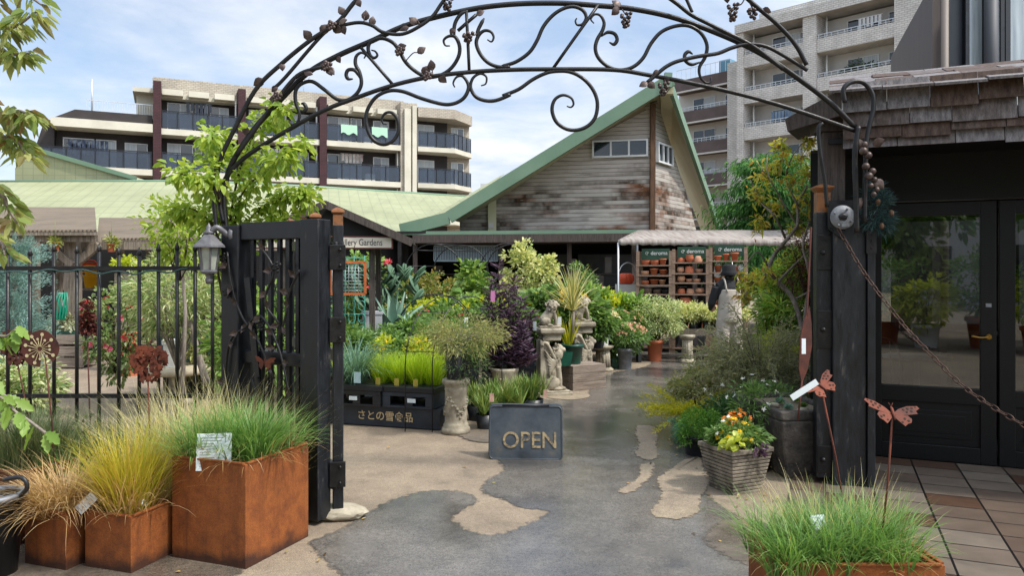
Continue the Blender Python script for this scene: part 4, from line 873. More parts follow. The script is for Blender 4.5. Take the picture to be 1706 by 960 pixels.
# ================================================================ corten planters
def planter(name, label, front, left, right, h, m, group=None):
    """box from three ground corners, fourth implied; local frame at the front corner"""
    f, l, r = (Vector((p[0], p[1], 0)) for p in (front, left, right)); back = l+r-f; c = (l+r)/2
    t = thing(name, label, 'planter', c, 0, group); L = [p-c for p in (f, r, back, l)]
    ins = [p*(1-.05/p.length) for p in L]
    b = MB(); v = [tuple(p) for p in L]+[tuple(p+Vector((0, 0, h))) for p in L]+[tuple(p+Vector((0, 0, h))) for p in ins]+[tuple(p+Vector((0, 0, h-.08))) for p in ins]
    fs = [(0, 1, 2, 3)[::-1]]
    for i in range(4):
        j = (i+1) % 4; fs += [(i, j, 4+j, 4+i), (4+i, 4+j, 8+j, 8+i), (8+i, 8+j, 12+j, 12+i)]
    b.add(v, fs); b.build('box', m, t, bevel=.004)
    b = MB(); rw = .02
    for i in range(4): p_, q_ = L[i], L[(i+1) % 4]; dd = (q_-p_).normalized()*.012; b.bar(p_*.985+dd+Vector((0, 0, h+.003)), q_*.985-dd+Vector((0, 0, h+.003)), rw, .012)
    b.build('folded_rim', m, t, bevel=.003)
    b = MB(); b.quad(*[tuple(p*.97+Vector((0, 0, h-.06))) for p in ins]); b.build('soil', m_soil, t)
    return t, ins, c
gm_green = leafmat('sedge_green', [hx('#466a33'), hx('#66904a'), hx('#8aab62'), hx('#557c3e')], .35)
gm_lime = leafmat('golden_sedge', [hx('#94962e'), hx('#c2ba44'), hx('#bb9c48'), hx('#8c9c30')], .42)
gm_tan = leafmat('tan_sedge', [hx('#97774f'), hx('#bb9c6b'), hx('#d3b98a'), hx('#84664a')], .3)
gm_pale = leafmat('feather_grass', [hx('#b3ab78'), hx('#d0c698'), hx('#ddd2a8'), hx('#9a9c66')], .4)
gm_grey = leafmat('grey_green_grass', [hx('#4a5b3a'), hx('#6b7a52'), hx('#3d5032'), hx('#8b8a66')], .3)
gm_bright = leafmat('bright_lime_grass', [hx('#8fae1e'), hx('#b0c92f'), hx('#7fa023'), hx('#c6d64a')], .4)
gm_blue = leafmat('blue_green_grass', [hx('#5d8070'), hx('#7fa08c'), hx('#49705c')], .3)
big, bi, bc = planter('corten_planter', 'large square rusted steel planter of green sedge beside the gate post', (-1.42, 4.0), (-1.89, 4.17), (-1.22, 4.5), .56, m_corten)
b = MB()
for i in range(11):
    while 1:
        t_, u_ = rng.uniform(-.85, .85, 2); p = bi[1]*(t_+u_)/2+bi[0]*(t_-u_)/2
        if p.y > -.12: break
    tuft(b, (p.x, p.y, .49), .09, 130, .38, rng.choice((.006, .008)), (.05, .75), (.6, 1.8), segs=6)
for i in (1, 2, 3): p = bi[i]*.8; tuft(b, (p.x, p.y, .5), .07, 90, .33, .007, (.2, .9), (.9, 1.9), segs=6)
b.build('sedge', gm_green, big); b = MB(); tuft(b, (0, .03, .49), .24, 170, .30, .006, (.3, 1.2), (.5, 1.8)); b.build('dead_blades', gm_tan, big)
med, mi_, mc = planter('corten_planter', 'medium rusted steel planter with tall golden and green grass, second from the gate', (-2.0, 3.94), (-2.30, 4.04), (-1.91, 4.22), .30, m_corten)
b = MB(); tuft(b, (0, .0, .25), .11, 700, .50, .0062, (.02, .55), (.2, 1.1), segs=6); b.build('golden_grass', gm_lime, med)
b = MB(); tuft(b, (0, 0, .25), .13, 300, .42, .006, (.3, .95), (.5, 1.4), segs=6); b.build('dry_blades', gm_tan, med)
sml, si_, sc_ = planter('corten_planter', 'small rusted steel planter with a mop of dry tan grass, far from the gate', (-2.365, 3.98), (-2.65, 4.08), (-2.30, 4.22), .30, m_corten)
b = MB(); tuft(b, (0, 0, .25), .13, 850, .38, .006, (.2, 1.15), (.7, 2.0), segs=6, wig=.003); b.build('tan_grass', gm_tan, sml)
bk, bki, bkc = planter('corten_planter', 'shaded dark rusted planter of grey green grass behind the small tan one', (-2.85, 4.35), (-3.3, 4.5), (-2.65, 4.8), .42, m_corten_shaded)
b = MB()
for i in range(8):
    t_, u_ = rng.uniform(-.7, .7, 2); p = bki[1]*(t_+u_)/2+bki[0]*(t_-u_)/2; tuft(b, (p.x, p.y, .36), .09, 120, .40, .006, (.05, .5), (.4, 1.3))
b.build('grey_grass', gm_grey, bk)
rt, ri, rc = planter('corten_planter', 'low rusted planter overflowing with fresh green sedge in front of the tiled terrace', (1.16, 3.22), (1.14, 3.62), (1.86, 3.22), .33, m_corten)
b = MB()
for i in range(19):
    x = rng.uniform(-.31, .27); y = rng.uniform(-.17, .17); tuft(b, (x, y, .26), .08, 120, .32, rng.choice((.005, .007)), (.05, .7), (.6, 1.9), segs=6)
b.build('sedge', gm_green, rt); b = MB(); tuft(b, (-.02, 0, .26), .2, 150, .28, .0055, (.3, 1.2), (.5, 1.8), sq=(.3, .16, 0)); b.build('dead_blades', gm_tan, rt)
b = MB(); tuft(b, (.02, .1, .28), .2, 170, .36, .0045, (.0, .5), (.2, .9), segs=6, sq=(.26, .12, 0)); b.build('fine_blades', gm_pale, rt)
# pale feather grass and low planting between the boxes and the fence
fg = thing('feather_grass', 'tall pale feather grass fountaining behind the golden planter, in front of the fence', 'grass', (-1.93, 4.62, 0)); b = MB()
for dx, dy, L in ((0, 0, .95), (.22, .08, .95), (-.2, .05, .9), (.36, .1, .8)): tuft(b, (dx, dy, .1), .13, 480, L*.86, .0055, (.02, .6), (.25, 1.2), segs=6)
b.build('blades', gm_pale, fg)
for i, (x, y, L, m, lab) in enumerate([(-2.35, 4.85, .62, gm_grey, 'grey green fine grass clump by the fence, just left of the feather grass'), (-2.75, 4.95, .62, gm_grey, 'grey green fine grass clump at the fence, behind the dandelion stake'), (-3.2, 4.95, .6, gm_grey, 'grey green fine grass clump by the fence at the left edge'), (-2.55, 4.62, .5, gm_green, 'low dark green grass clump in front of the fence, behind the tan planter'), (-1.75, 4.75, .62, gm_green, 'loose green grass clump at the foot of the lantern, behind the large planter')]):
    t = thing('grass_clump', lab, 'grass', (x, y, 0)); b = MB(); tuft(b, (0, 0, .08), .22, 650, L, .0055, (.02, .5), (.2, 1.2), segs=5); b.build('blades', m, t)
t = thing('bedding_plants', 'low dark leafy ground planting along the fence foot', 'plants', (-2.9, 4.95, 0)); b = MB()
p_, d_, _ = cloud((0, 0, .3), (.95, .22, .3), 60, .12, 60); leaves(b, p_, d_, .035, .016); b.build('foliage', leafmat('dark_low_leaf', [hx('#2c3c22'), hx('#4d5c33'), hx('#6b7045')], .3), t)
# ================================================================ plant cards and tags
def card(name, label, loc, rz, tilt, w, h, cat='label', lines=0, group=None, m=None):
    t = thing(name, label, cat, loc, rz, group); b = MB(); b.obox((0, 0, h/2), (w, .003, h), (tilt, 0, 0)); b.build('card', m or m_card, t)
    if lines:
        b = MB()
        for i in range(lines):
            z = h*(.88-.76*i/max(1, lines-1)); ww = w*random.uniform(.3, .75); rot = Euler((tilt, 0, 0)).to_matrix(); c = rot @ Vector((-w*.4+ww/2, -.0025, z-h/2))+Vector((0, 0, h/2)); b.obox(c, (ww, .001, h*.011), (tilt, 0, 0))
        b.build('print', m_ink, t)
    return t
p = P(360, 788, 4.15); card('info_card', 'white printed care sheet standing in the large planter of sedge', (p.x, 4.12, .5), .12, -.12, .185, .2, 'sign', 11)
p = P(390, 748, 4.35); card('info_card', 'half hidden white card deep in the sedge of the large planter', (p.x, p.y, .52), .1, -.1, .1, .14, 'sign')
p = P(133, 838, 4.02); card('plant_tag', 'small white plant tag leaning out of the tan grass planter', (p.x, p.y, .31), -.2, -.3, .055, .11, lines=4).rotation_euler = (0, .75, -.1)
p = P(236, 852, 4.1); card('plant_tag', 'small white tag lying by the golden grass in the medium planter', (p.x, p.y, .30), .4, -1.0, .06, .08)
p = P(1364, 892, 3.42); card('plant_tag', 'shiny white plastic tag in the sedge of the low terrace planter', (p.x, p.y, .38), .1, -.3, .065, .10, lines=3)
# bucket at the left edge
bu = thing('bucket', 'dark grey plastic bin with a pale rim at the left edge beside the rusted planters', 'bin', (-2.72, 3.95, 0)); b = MB(); b.lathe([(.10, 0), (.13, .38), (.137, .38), (.137, .40), (.12, .40), (.10, .02)], n=28); b.build('body', m_bplast, bu)
b = MB(); b.lathe([(.125, .395), (.15, .40), (.15, .425), (.12, .43), (.118, .41)], n=28, caps=False); b.build('rim', m_zinc, bu); b = MB(); b.tube(spline([(.14, -.02, .41), (.2, -.05, .47), (.17, -.05, .52), (.06, -.02, .5)], 5), .012, 6); b.build('handle', m_bplast, bu)
# ================================================================ rusted garden stakes
def stake(name, label, base, top, m, group=None):
    b0, t0 = Vector(base), Vector(top); t = thing(name, label, 'garden stake', b0, 0, group); b = MB(); b.tube([(0, 0, 0), tuple((t0-b0)*.5+Vector((.008, 0, 0))), tuple(t0-b0)], .0045, 6); b.build('rod', m, t); return t, t0-b0
t, o = stake('dandelion_stake', 'rusted round dandelion disc on a rod in front of the fence', (P(93, 740, 4.5).x, 4.5, .3), P(75, 590, 4.5), m_rustd)
b = MB(); n = 40; v = []
for k in range(n):
    a = 2*PI*k/n; r = .112*(1+.03*math.sin(5*a+1)); 
    if abs(((a+PI/2-.35) % (2*PI))) < .28 or abs(((a+PI/2-.35) % (2*PI))-2*PI) < .28: r = .03
    v.append((o.x-.03+r*math.cos(a), o.y, o.z+.03+r*math.sin(a)))
b.prism(v, (0, .004, 0)); hd = b.build('disc', m_rustd, t); b = MB(); b2 = MB()
for k in range(17):
    a = 2*PI*k/17+.3; r = .088 if k % 2 else .06; x, z = o.x-.03+r*math.cos(a), o.z+.03+r*math.sin(a); b.lathe([(0, 0), (.011 if k % 2 else .008, 0)], n=10, caps=False); vv = b.v[-1]; vv[:] = np.stack([x+vv[:, 0], np.full(len(vv), o.y-.003), z+vv[:, 1]], 1)
    b.bar((o.x-.03+.015*math.cos(a), o.y-.002, o.z+.03+.015*math.sin(a)), (x-.01*math.cos(a), o.y-.002, z-.01*math.sin(a)), .004, .002)
b.build('holes', mat('pale_hole', hx('#b9ac83'), rough=.8), hd)
def filigree(t, o, R_, m, n=230, squash=1.0):
    b = MB()
    for i in range(n):
        a = rng.uniform(0, 2*PI); r = R_*math.sqrt(rng.uniform(0, 1))*(1+.15*math.sin(3*a)); x, z = o.x+r*math.cos(a), o.z+r*math.sin(a)*squash+R_*.5
        q = rng.uniform(.012, .026)*R_/.11; ph = rng.uniform(0, 6); yy = rng.uniform(-.03, .03); b.prism([(x+q*math.cos(ph+2*PI*k/6)*(1 if k % 2 else .55), o.y+yy, z+q*math.sin(ph+2*PI*k/6)*(1 if k % 2 else .55)) for k in range(6)], (0, .0025, 0))
    b.build('filigree_head', m, t)
t, o = stake('flower_ball_stake', 'rusted lacy flower ball on a rod, right of the dandelion disc', (P(248, 720, 4.6).x, 4.6, .3), P(246, 618, 4.6), m_rust); filigree(t, o, .105, m_rust)
t, o = stake('flower_ball_stake', 'dark lacy flower ball on a rod beside the dandelion disc', (P(62, 720, 4.85).x, 4.85, .3), P(26, 590, 4.85), m_rustd); filigree(t, o, .105, m_rustd)
t, o = stake('butterfly_stake', 'rusted open winged butterfly on a rod before the black door, the lower of the two', (P(1465, 860, 3.4).x, 3.4, .3), P(1487, 690, 3.4), m_rust); h = thing('x', None, None); bpy.data.objects.remove(h)
def bfly_on(t, o, s, rot):
    pre = set(C.objects); butterfly(t, s); 
    for ob in set(C.objects)-pre:
        if ob.parent == t: ob.location = o; ob.rotation_euler = rot
bfly_on(t, o, .12, (-.80, .16, .0))
t, o = stake('butterfly_stake', 'rusted butterfly seen from the side on a tilted rod against the black gate pier', (P(1412, 800, 3.75).x, 3.75, .3), P(1368, 645, 3.75), m_rust); bfly_on(t, o, .11, (-.9, -.35, .55))
p = P(1335, 652, 3.7); q = card('plant_tag', 'long white plastic label strip tied beside the tilted butterfly', (p.x-.06, p.y-.03, p.z-.03), 0, 0, .03, .15); q.rotation_euler = (0, 1.0, 0)
b = MB(); v = [(0, 0, 0), (.035, 0, .1), (.05, 0, .26), (.03, 0, .40), (0, 0, .52), (-.035, 0, .42), (-.05, 0, .28), (-.035, 0, .1)]; b.prism(v, (0, .006, 0)); b.tube([(0, .003, -.25), (0, .003, .02)], .006, 6); b.bar((-.012, .003, .45), (-.05, .003, 1.05), .012, .006)
o = b.build('rusted_blade_stake', m_rustd); o.location = P(1336, 640, 5.0); o.rotation_euler = (0, .12, .3); tag(o, 'tall dark rusted leaf blade stake left of the gate pier', 'garden stake')
p = P(1339, 590, 4.9); card('plant_tag', 'small paper tag tied to the tall dark blade stake', (p.x, p.y, p.z), .1, 0, .028, .10)
# ================================================================ right gate pier, timber post, folded leaf
gp = thing('gate_pier', 'thick black painted gate pier at the right with iron strapwork', 'pier', (2.50, 5.6, 0), -.12)
b = MB(); b.box(-.135, .10, -.12, .12, 0, 2.11); b.build('shaft', m_worn, gp, bevel=.008); b = MB(); b.box(.101, .155, -.14, .08, 0, 2.12); b.build('edge_strip', m_worn, gp, bevel=.004)
b = MB(); b.box(.09, .16, -.147, -.142, 1.72, 2.12); 
for i in range(7): b.blob((.125, -.147, 1.76+.05*i), .008, sub=1)
b.build('strap_plate', m_iron, gp)
b = MB(); b.box(-.175, .045, -.135, -.121, 1.90, 2.11); b.prism([(-.175, -.135, 1.8995), (-.075, -.135, 1.83), (.045, -.135, 1.8995)], (0, .013, 0)); b.build('backing_plate', m_black, gp)
b = MB(); b.lathe([(0, 0), (.083, 0), (.088, .005), (.085, .012), (.03, .016)], n=40, caps=False); vv = b.v[-1]; vv[:] = np.stack([vv[:, 0], -vv[:, 2], vv[:, 1]], 1); 
for k in range(4): a = PI/4+PI/2*k+.3; b.blob((.066*math.cos(a), -.016, .066*math.sin(a)), .009, sub=1)
b.box(-.01, .045, -.019, -.013, -.07, -.045); rd_ = b.build('round_plate', m_zinc, gp); rd_.location = (-.075, -.137, 1.985); rd_.rotation_euler = (0, 0, 0)
b = MB(); b.blob((0, -.017, .005), (.034, .006, .021), sub=2); o = b.build('slot', m_black, rd_)
tp = thing('timber_post', 'grey brown timber post standing behind the black pier, carrying the shingled roof', 'post', (2.50, 5.78, 0), -.12); b = MB(); b.box(-.11, .05, -.05, .11, 0, 2.66); b.build('shaft', m_postwood, tp, bevel=.006); b = MB(); b.box(-.16, .12, -.08, .14, 2.66, 2.80); b.build('head', m_postwood, tp, bevel=.006)
g3 = thing('folded_gate_leaf', 'narrow black gate leaf with copper capped posts beside the right hand pier', 'gate', (2.315, 5.6, 0), 0); e = Vector((.42, .98, 0))
for i, t in enumerate((0, .2, .4, .6, .8, 1.0)):
    p = e*t; b = MB(); wd = .105 if i == 0 else .05; b.obox((p.x, p.y, 1.045), (wd, wd, 1.97), (0, 0, -.15)); o = b.build('post', m_worn, g3, bevel=.006)
    c = MB(); c.obox((p.x, p.y, 2.10-(.0 if i == 0 else .03)), (wd*.92, wd*.92, .15), (0, 0, -.15)); k_ = 1 if i == 0 else .5; c.lathe([(.06*k_, 2.175), (.1*k_, 2.21), (.1*k_, 2.22), (.02*k_, 2.24), (0, 2.24)], (p.x, p.y, -(0 if i == 0 else .05)), 4 if i == 0 else 8, False, ph=PI/4-.15); c.build('copper_cap', m_copper, o)
for z in (.3, 1.05, 1.8): b = MB(); b.bar(Vector((0, 0, z))+e*.04, Vector((0, 0, z))+e*.97, .03, .07); b.build('rail', m_black, g3)
for z0, z1 in ((1.60, 1.86), (1.02, 1.3), (.1, .3)): b = MB(); b.obox((.02, -.06, (z0+z1)/2), (.15, .016, z1-z0), (0, 0, -.15)); b.blob((-.02, -.07, (z0+z1)/2), .018, sub=2); b.build('hinge_plate', m_iron, g3, bevel=.003)
# ================================================================ chain from the round plate across the doorway
ch = MB(); p0 = P(1392, 378, 5.4); pts = [P(x, y, Y) for x, y, Y in ((1398, 384, 5.36), (1440, 455, 5.2), (1500, 535, 4.95), (1545, 585, 4.75), (1600, 640, 4.5), (1650, 676, 4.3), (1720, 716, 4.05), (1800, 750, 3.8))]; s = spline(pts, 44)
L = 0; nxt = 0; k = 0
for i in range(1, len(s)):
    L += (s[i]-s[i-1]).length
    if L >= nxt:
        d = (s[i]-s[i-1]).normalized(); u = d.orthogonal().normalized(); u = (u if k % 2 else d.cross(u)); u = (Matrix.Rotation(.6, 3, d) @ u); ring = []
        for a in range(13): g = 2*PI*a/12; ring.append(s[i]+d*.031*math.cos(g)+u*.0135*math.sin(g))
        ch.tube(ring, .0038, 6, caps=False); nxt += .049; k += 1
tag(ch.build('rusty_chain', mat('dark_rusty_chain', [hx('#2f221b'), hx('#54392a')], 30, .6, .3)), 'rusty link chain slung from the round plate on the pier across the doorway', 'chain')
# ================================================================ shop front at right (local frame FA/FR)
sh = thing('shop_building', 'black timber shop front with glazed panelled doors under a cedar shingle roof', 'shop', FA, FR)
m_door = mat('black_joinery', [hx('#060709'), hx('#0b0c0f')], 3, .45, spec=.35)
def door(x0, x1, hd=True):
    st = .11; b = MB(); b.box(x0, x0+st, 0, .06, .02, 2.16); b.box(x1-st, x1, 0, .06, .02, 2.16); b.box(x0+st, x1-st, 0.001, .059, 2.05, 2.16); b.box(x0+st, x1-st, .001, .059, .02, .15); b.box(x0+st, x1-st, .001, .059, .50, .63)
    d = b.build('door', m_door, sh, bevel=.004)
    b = MB(); b.box(x0+st, x1-st, .02, .045, .15, .50); b.box(x0+st+.06, x1-st-.06, .012, .021, .21, .44); b.box(x0+st+.1, x1-st-.1, .008, .013, .25, .40); b.build('panel', m_door, d, bevel=.004)
    b = MB(); b.box(x0+st, x1-st, .026, .032, .63, 2.05); b.build('pane', m_shopglass, d)
    if hd:
        b = MB(); b.lathe([(.0, 0), (.024, 0), (.02, .015)], n=14); vv = b.v[-1]; vv[:] = np.stack([x1-.055+vv[:, 0], -vv[:, 2]-.001, 1.06+vv[:, 1]], 1); b.tube(spline([(x1-.055, -.01, 1.06), (x1-.07, -.05, 1.06), (x1-.12, -.05, 1.055), (x1-.18, -.045, 1.065)], 5), .008, 8); b.build('handle', m_brass, d)
        b = MB(); b.box(x1-.075, x1-.035, -.006, -.001, 1.30, 1.33); b.build('escutcheon', m_zinc, d)
door(.0, .94); door(.96, 1.90); door(1.92, 2.86)
b = MB(); b.box(-.45, -.015, -.0, .08, 0, 2.62); b.box(-.015, 4.2, .0, .08, 2.175, 2.62); b.box(2.88, 4.2, 0, .08, 0, 2.17); b.build('front_wall', m_door, sh)
b = MB(); b.box(-.45, -.40, .081, 1.0, 0, 2.6); b.box(-.45, -.40, 2.8, 3.4, 0, 2.6); b.box(-.45, -.40, 1.0, 2.8, 0, .9); b.box(-.45, -.40, 1.0, 2.8, 2.2, 2.6); b.box(-.45, 4.2, 3.4, 3.45, 0, .95); b.box(-.45, 4.2, 3.4, 3.45, 2.2, 2.6); b.box(-.45, .1, 3.4, 3.45, .951, 2.199); b.box(1.5, 1.75, 3.4, 3.45, .951, 2.199); b.box(3.2, 4.2, 3.4, 3.45, .951, 2.199); b.box(4.15, 4.2, .08, 3.4, 0, 2.6); b.box(-.45, 4.2, .08, 3.4, 2.62, 2.66); b.box(-.4, 4.2, .1, 3.4, .0, .03); b.build('room_walls', mat('dim_room', [hx('#3d3935'), hx('#4d4842')], 2, .8), sh)
b = MB(); b.box(-.3, 4.2, -.86, -.001, 2.56, 2.60); b.build('veranda_ceiling', m_door, sh)
# shingle skirt: rows of separate boards
b = MB(); rs = random.Random(11)
def shrow(z0, h, y, w0, w1, tl, x0=-.2, x1=4.4):
    x = x0
    while x < x1:
        wd = rs.uniform(w0, w1); dz = rs.uniform(-.02, .02); xe = min(x+wd, x1); dy = rs.uniform(0, .012)
        b.hexa([(x, y+dy-.016, z0+dz), (xe-.006, y+dy-.016, z0+dz), (xe-.006, y+dy, z0+dz), (x, y+dy, z0+dz), (x, y+dy+tl-.012, z0+h), (xe-.006, y+dy+tl-.012, z0+h), (xe-.006, y+dy+tl, z0+h), (x, y+dy+tl, z0+h)]); x += wd
shrow(2.50, .16, -.97, .25, .5, .03); shrow(2.575, .16, -.99, .25, .45, .03); shrow(2.66, .17, -1.005, .2, .5, .03); shrow(2.77, .22, -1.025, .18, .34, .06)
b.build('shingle_skirt', m_shingle, sh)
b = MB()
def shr2(y, z, n): 
    x = -.3
    while x < 4.4:
        wd = rs.uniform(.2, .4); b.obox((x+wd/2, y, z+rs.uniform(-.006, .006)), (wd-.008, .34, .018), (.30, rs.uniform(-.02, .02), 0)); x += wd
for i in range(6): shr2(-1.05+.25*i+.1, 2.95+.075*i, 0)
b.build('shingle_roof', m_shingle, sh)
b = MB(); b.prism([(-.21, -1.06, 2.74), (-.21, -1.06, 2.93), (-.62, -.75, 2.80), (-.60, -.75, 2.70)], (0, 2.0, .25)); b.build('roof_edge', m_postwood, sh)
b = MB(); b.box(-.2, 4.2, -.95, -.87, 2.52, 2.62); b.build('eave_beam', m_postwood, sh)
# inside the shop
def loc(x, y, z=0): return FA+Matrix.Rotation(FR, 3, 'Z') @ Vector((x, y, z))
t = thing('cafe_chair', 'white metal cafe chair just inside the glazed shop door', 'chair', loc(.25, .75, .03), FR+.5)
b = MB(); b.lathe([(0, .44), (.19, .44), (.2, .455), (0, .46)], n=20); b.build('seat', m_whitep, t)
for sx_ in (-1, 1):
    for sy_ in (-1, 1): b = MB(); b.tube([(.12*sx_, .12*sy_, .44), (.19*sx_, .19*sy_, 0)], .011, 6); b.build('leg', m_whitep, t)
b = MB(); b.tube(spline([(-.18, .15, .45), (-.19, .2, .75), (-.1, .22, .9), (.1, .22, .9), (.19, .2, .75), (.18, .15, .45)], 5), .011, 6)
for x in (-.1, 0, .1): b.tube([(x, .17, .45), (x, .22, .9)], .006, 5)
b.build('backrest', m_whitep, t)
t = thing('cafe_table', 'small round white table inside the shop behind the glass', 'table', loc(.48, 1.2, .03)); b = MB(); b.lathe([(0, .71), (.3, .71), (.31, .73), (0, .74)], n=26); b.build('top', m_whitep, t); b = MB(); b.lathe([(.18, 0), (.17, .03), (.03, .06), (.025, .71)], n=14); b.build('stem', m_whitep, t)
t = thing('timber_cabinet', 'brown timber cabinet standing inside the shop near the door lock', 'cabinet', loc(.95, 1.3, .03), FR); b = MB(); b.box(-.2, .35, 0, .5, 0, .95); b.build('carcass', m_browntim, t, bevel=.004); b = MB(); b.box(-.17, .32, -.02, -.002, .1, .85); b.build('door_front', m_browntim, t, bevel=.003)
t = thing('paint_tin', 'pale grey tub on the floor inside the shop door', 'tub', loc(.55, .6, .03)); b = MB(); b.lathe([(.11, 0), (.13, .28), (.135, .28), (.135, .3), (0, .3)], n=20); b.build('body', m_whitep, t); b = MB(); b.lathe([(.14, .3), (.14, .32), (0, .325)], n=20); b.build('lid', m_zinc, t)
# ribbon garland of pine at the post
t = thing('pine_garland', 'blue green pine garland with small cones hanging on the right gate post', 'garland', P(1462, 350, 5.45)); b = MB()
p_, d_, cc = cloud((0, 0, 0), (.10, .07, .17), 34, .05, 60); leaves(b, p_, d_, .06, .004, shape='d', droop=.1); b.build('needles', leafmat('pine_needle', [hx('#1c3436'), hx('#2d4b4c'), hx('#3d5b58')], .1), t)
for q in ((-.03, -.07, .05), (.06, -.08, -.03), (.0, -.06, -.12)): b = MB(); b.blob(q, (.018, .018, .026), sub=2); b.build('cone', m_browntim, t)
# ================================================================ OPEN board
bd = thing('open_board', 'dark blue-grey A-frame board lettered OPEN standing in the gateway', 'sign', (.115, 6.32, 0), -.03)
m_board = mat('scuffed_board_paint', [hx('#1d2126'), hx('#30363d'), hx('#40464b'), hx('#665d4a')], 4, .42, .1, .2, 30, lo=.25, hi=.74, rvar=.15)
def rrect(w, h, r, k=5):
    o = []
    for cx_, cz_, a0 in ((w/2-r, r, -PI/2), (w/2-r, h-r, 0), (-w/2+r, h-r, PI/2), (-w/2+r, r, PI)):
        for i in range(k+1): a = a0+PI/2*i/k; o.append((cx_+r*math.cos(a), 0, cz_+r*math.sin(a)))
    return o
for nm, sgn in (('front_panel', 1), ('rear_panel', -1)):
    b = MB(); b.prism(rrect(.63, .455, .04), (0, .02, 0)); b.tube(rrect(.612, .437, .035)+rrect(.612, .437, .035)[:1], .008, 6, False); o = b.build(nm, m_board, bd, bevel=.002); o.rotation_euler = (-.26*sgn, 0, 0); o.location = (0, 0 if sgn > 0 else .24, .005)
    if sgn > 0:
        t = textmesh('lettering', 'OPEN', .192, mat('worn_tan_paint', [hx('#33363a'), hx('#75664c'), hx('#95835f')], 30, .6, lo=.34, hi=.56), o, (.035, -.0085, .15), (PI/2, 0, 0), .0004, .001, sx=.94)
b = MB(); b.tube([(-.2, .115, .435), (.2, .115, .435)], .012, 8); b.build('hinge', m_iron, bd)
# ================================================================ crates and pallet in front
m_wcrate = m_navy
cr = thing('wide_pallet_crate', 'wide dark navy crate with gold Japanese lettering at the foot of the display', 'crate', (-1.27, 7.62, 0), -.30)
b = MB(); b.box(-.68, .58, 0, .62, .015, .205); b.box(-.69, .59, -.006, -.0005, .17, .212); b.box(-.69, .59, -.006, -.0005, .01, .03); b.build('body', m_wcrate, cr, bevel=.008)
textmesh('lettering', 'さとの雪食品', .105, m_gold, cr, (-.02, -.0075, .108), (PI/2, 0, 0), .0006, .001)
for i, (x, y, z, w_, d_, h_, rz, m, lab) in enumerate([
    (-1.53, 7.86, .212, .56, .45, .16, -.30, m_bplast, 'black open-sided crate on the lettered crate, at its left end'),
    (-.98, 7.72, .212, .56, .45, .16, -.30, m_navy, 'dark crate on the lettered crate, at its end by the stone column'),
    (-.12, 9.45, 0, .52, .4, .62, .05, m_bplast, 'tall stack of black crates behind the purple shrub'),
    (.24, 9.9, 0, .42, .4, .5, .05, m_navy, 'dark crate stack left of the front winged lion')]):
    t = thing('nursery_crate', lab, 'crate', (x, y, z), rz); b = MB(); hw, hd = w_/2, d_/2; n = max(1, round(h_/.17)); hh = h_/n
    for k in range(n):
        z0 = k*hh+.002
        b.box(-hw, hw, -hd, hd, z0, z0+.02); b.box(-hw, hw, -hd, -hd+.015, z0+hh-.045, z0+hh-.004); b.box(-hw, hw, hd-.015, hd, z0+hh-.045, z0+hh-.004); b.box(-hw, -hw+.015, -hd+.016, hd-.016, z0+hh-.045, z0+hh-.004); b.box(hw-.015, hw, -hd+.016, hd-.016, z0+.021, z0+hh-.004)
        for x_ in (-hw, -hw*.12, hw-.13*w_*1.2): b.box(x_+.001, x_+.13*w_*1.2, -hd+.001, -hd+.014, z0+.021, z0+hh-.046)
    b.build('walls', m, t, bevel=.003)
    if i < 2:
        b = MB(); b.box(-hw-.02, hw+.02, -hd-.01, hd, h_+.001, h_+.055); b.build('carry_tray', m_bplast, t, bevel=.006)
        b = MB(); q = -.07 if i == 0 else .0; b.box(q+.0, q+.09, -hd-.004, -hd-.001, .06, .10); b.build('paper_label', m_card, t)
# ================================================================ cast stone pieces
def bumps(b, n, r0, z0, z1, s, seed):
    rr = random.Random(seed)
    for i in range(n):
        a = rr.uniform(0, 2*PI); z = rr.uniform(z0, z1); r = r0(z) if callable(r0) else r0; b.blob((r*math.cos(a), r*math.sin(a), z), rr.uniform(.6, 1.3)*s, sub=1)
colprof = [(.138, 0), (.142, .03), (.138, .055), (.12, .07), (.124, .085), (.112, .10), (.108, .12), (.108, .42), (.114, .43), (.108, .445), (.112, .47), (.13, .49), (.136, .505), (.134, .53), (.11, .53)]
cs = thing('stone_column_stand', 'round cast stone column with a fruit garland relief, carrying the wispy potted plant', 'plinth', (-.55, 7.36, 0))
b = MB(); b.lathe(colprof, n=40)
for k in range(70):
    t_ = k/70; a = -PI*1.15+2*PI*t_*1.0; z = .27+.07*math.cos(3*a*1.0)+random.gauss(0, .018); b.blob((.108*math.cos(a), .108*math.sin(a), z), random.uniform(.010, .02), sub=1)
b.build('shaft', m_stone, cs)
sp = thing('stone_urn', 'low carved cast stone urn holding the purple leaved shrub', 'pot', (-.09, 9.3, 0)); b = MB(); b.lathe([(.15, 0), (.16, .03), (.14, .06), (.15, .2), (.17, .33), (.185, .36), (.18, .39), (.16, .39), (.15, .34)], n=32, caps=False); bumps(b, 50, .155, .1, .28, .016, 4); b.build('body', m_stone, sp); b = MB(); b.lathe([(0, .35), (.155, .35)], n=24, caps=False); b.build('soil', m_soil, sp)
def remesh(o, vox, it=4, disp=0):
    r = o.modifiers.new('remesh', 'REMESH'); r.mode = 'VOXEL'; r.voxel_size = vox; r.use_smooth_shade = True
    s = o.modifiers.new('smooth', 'SMOOTH'); s.factor = .5; s.iterations = it; return o
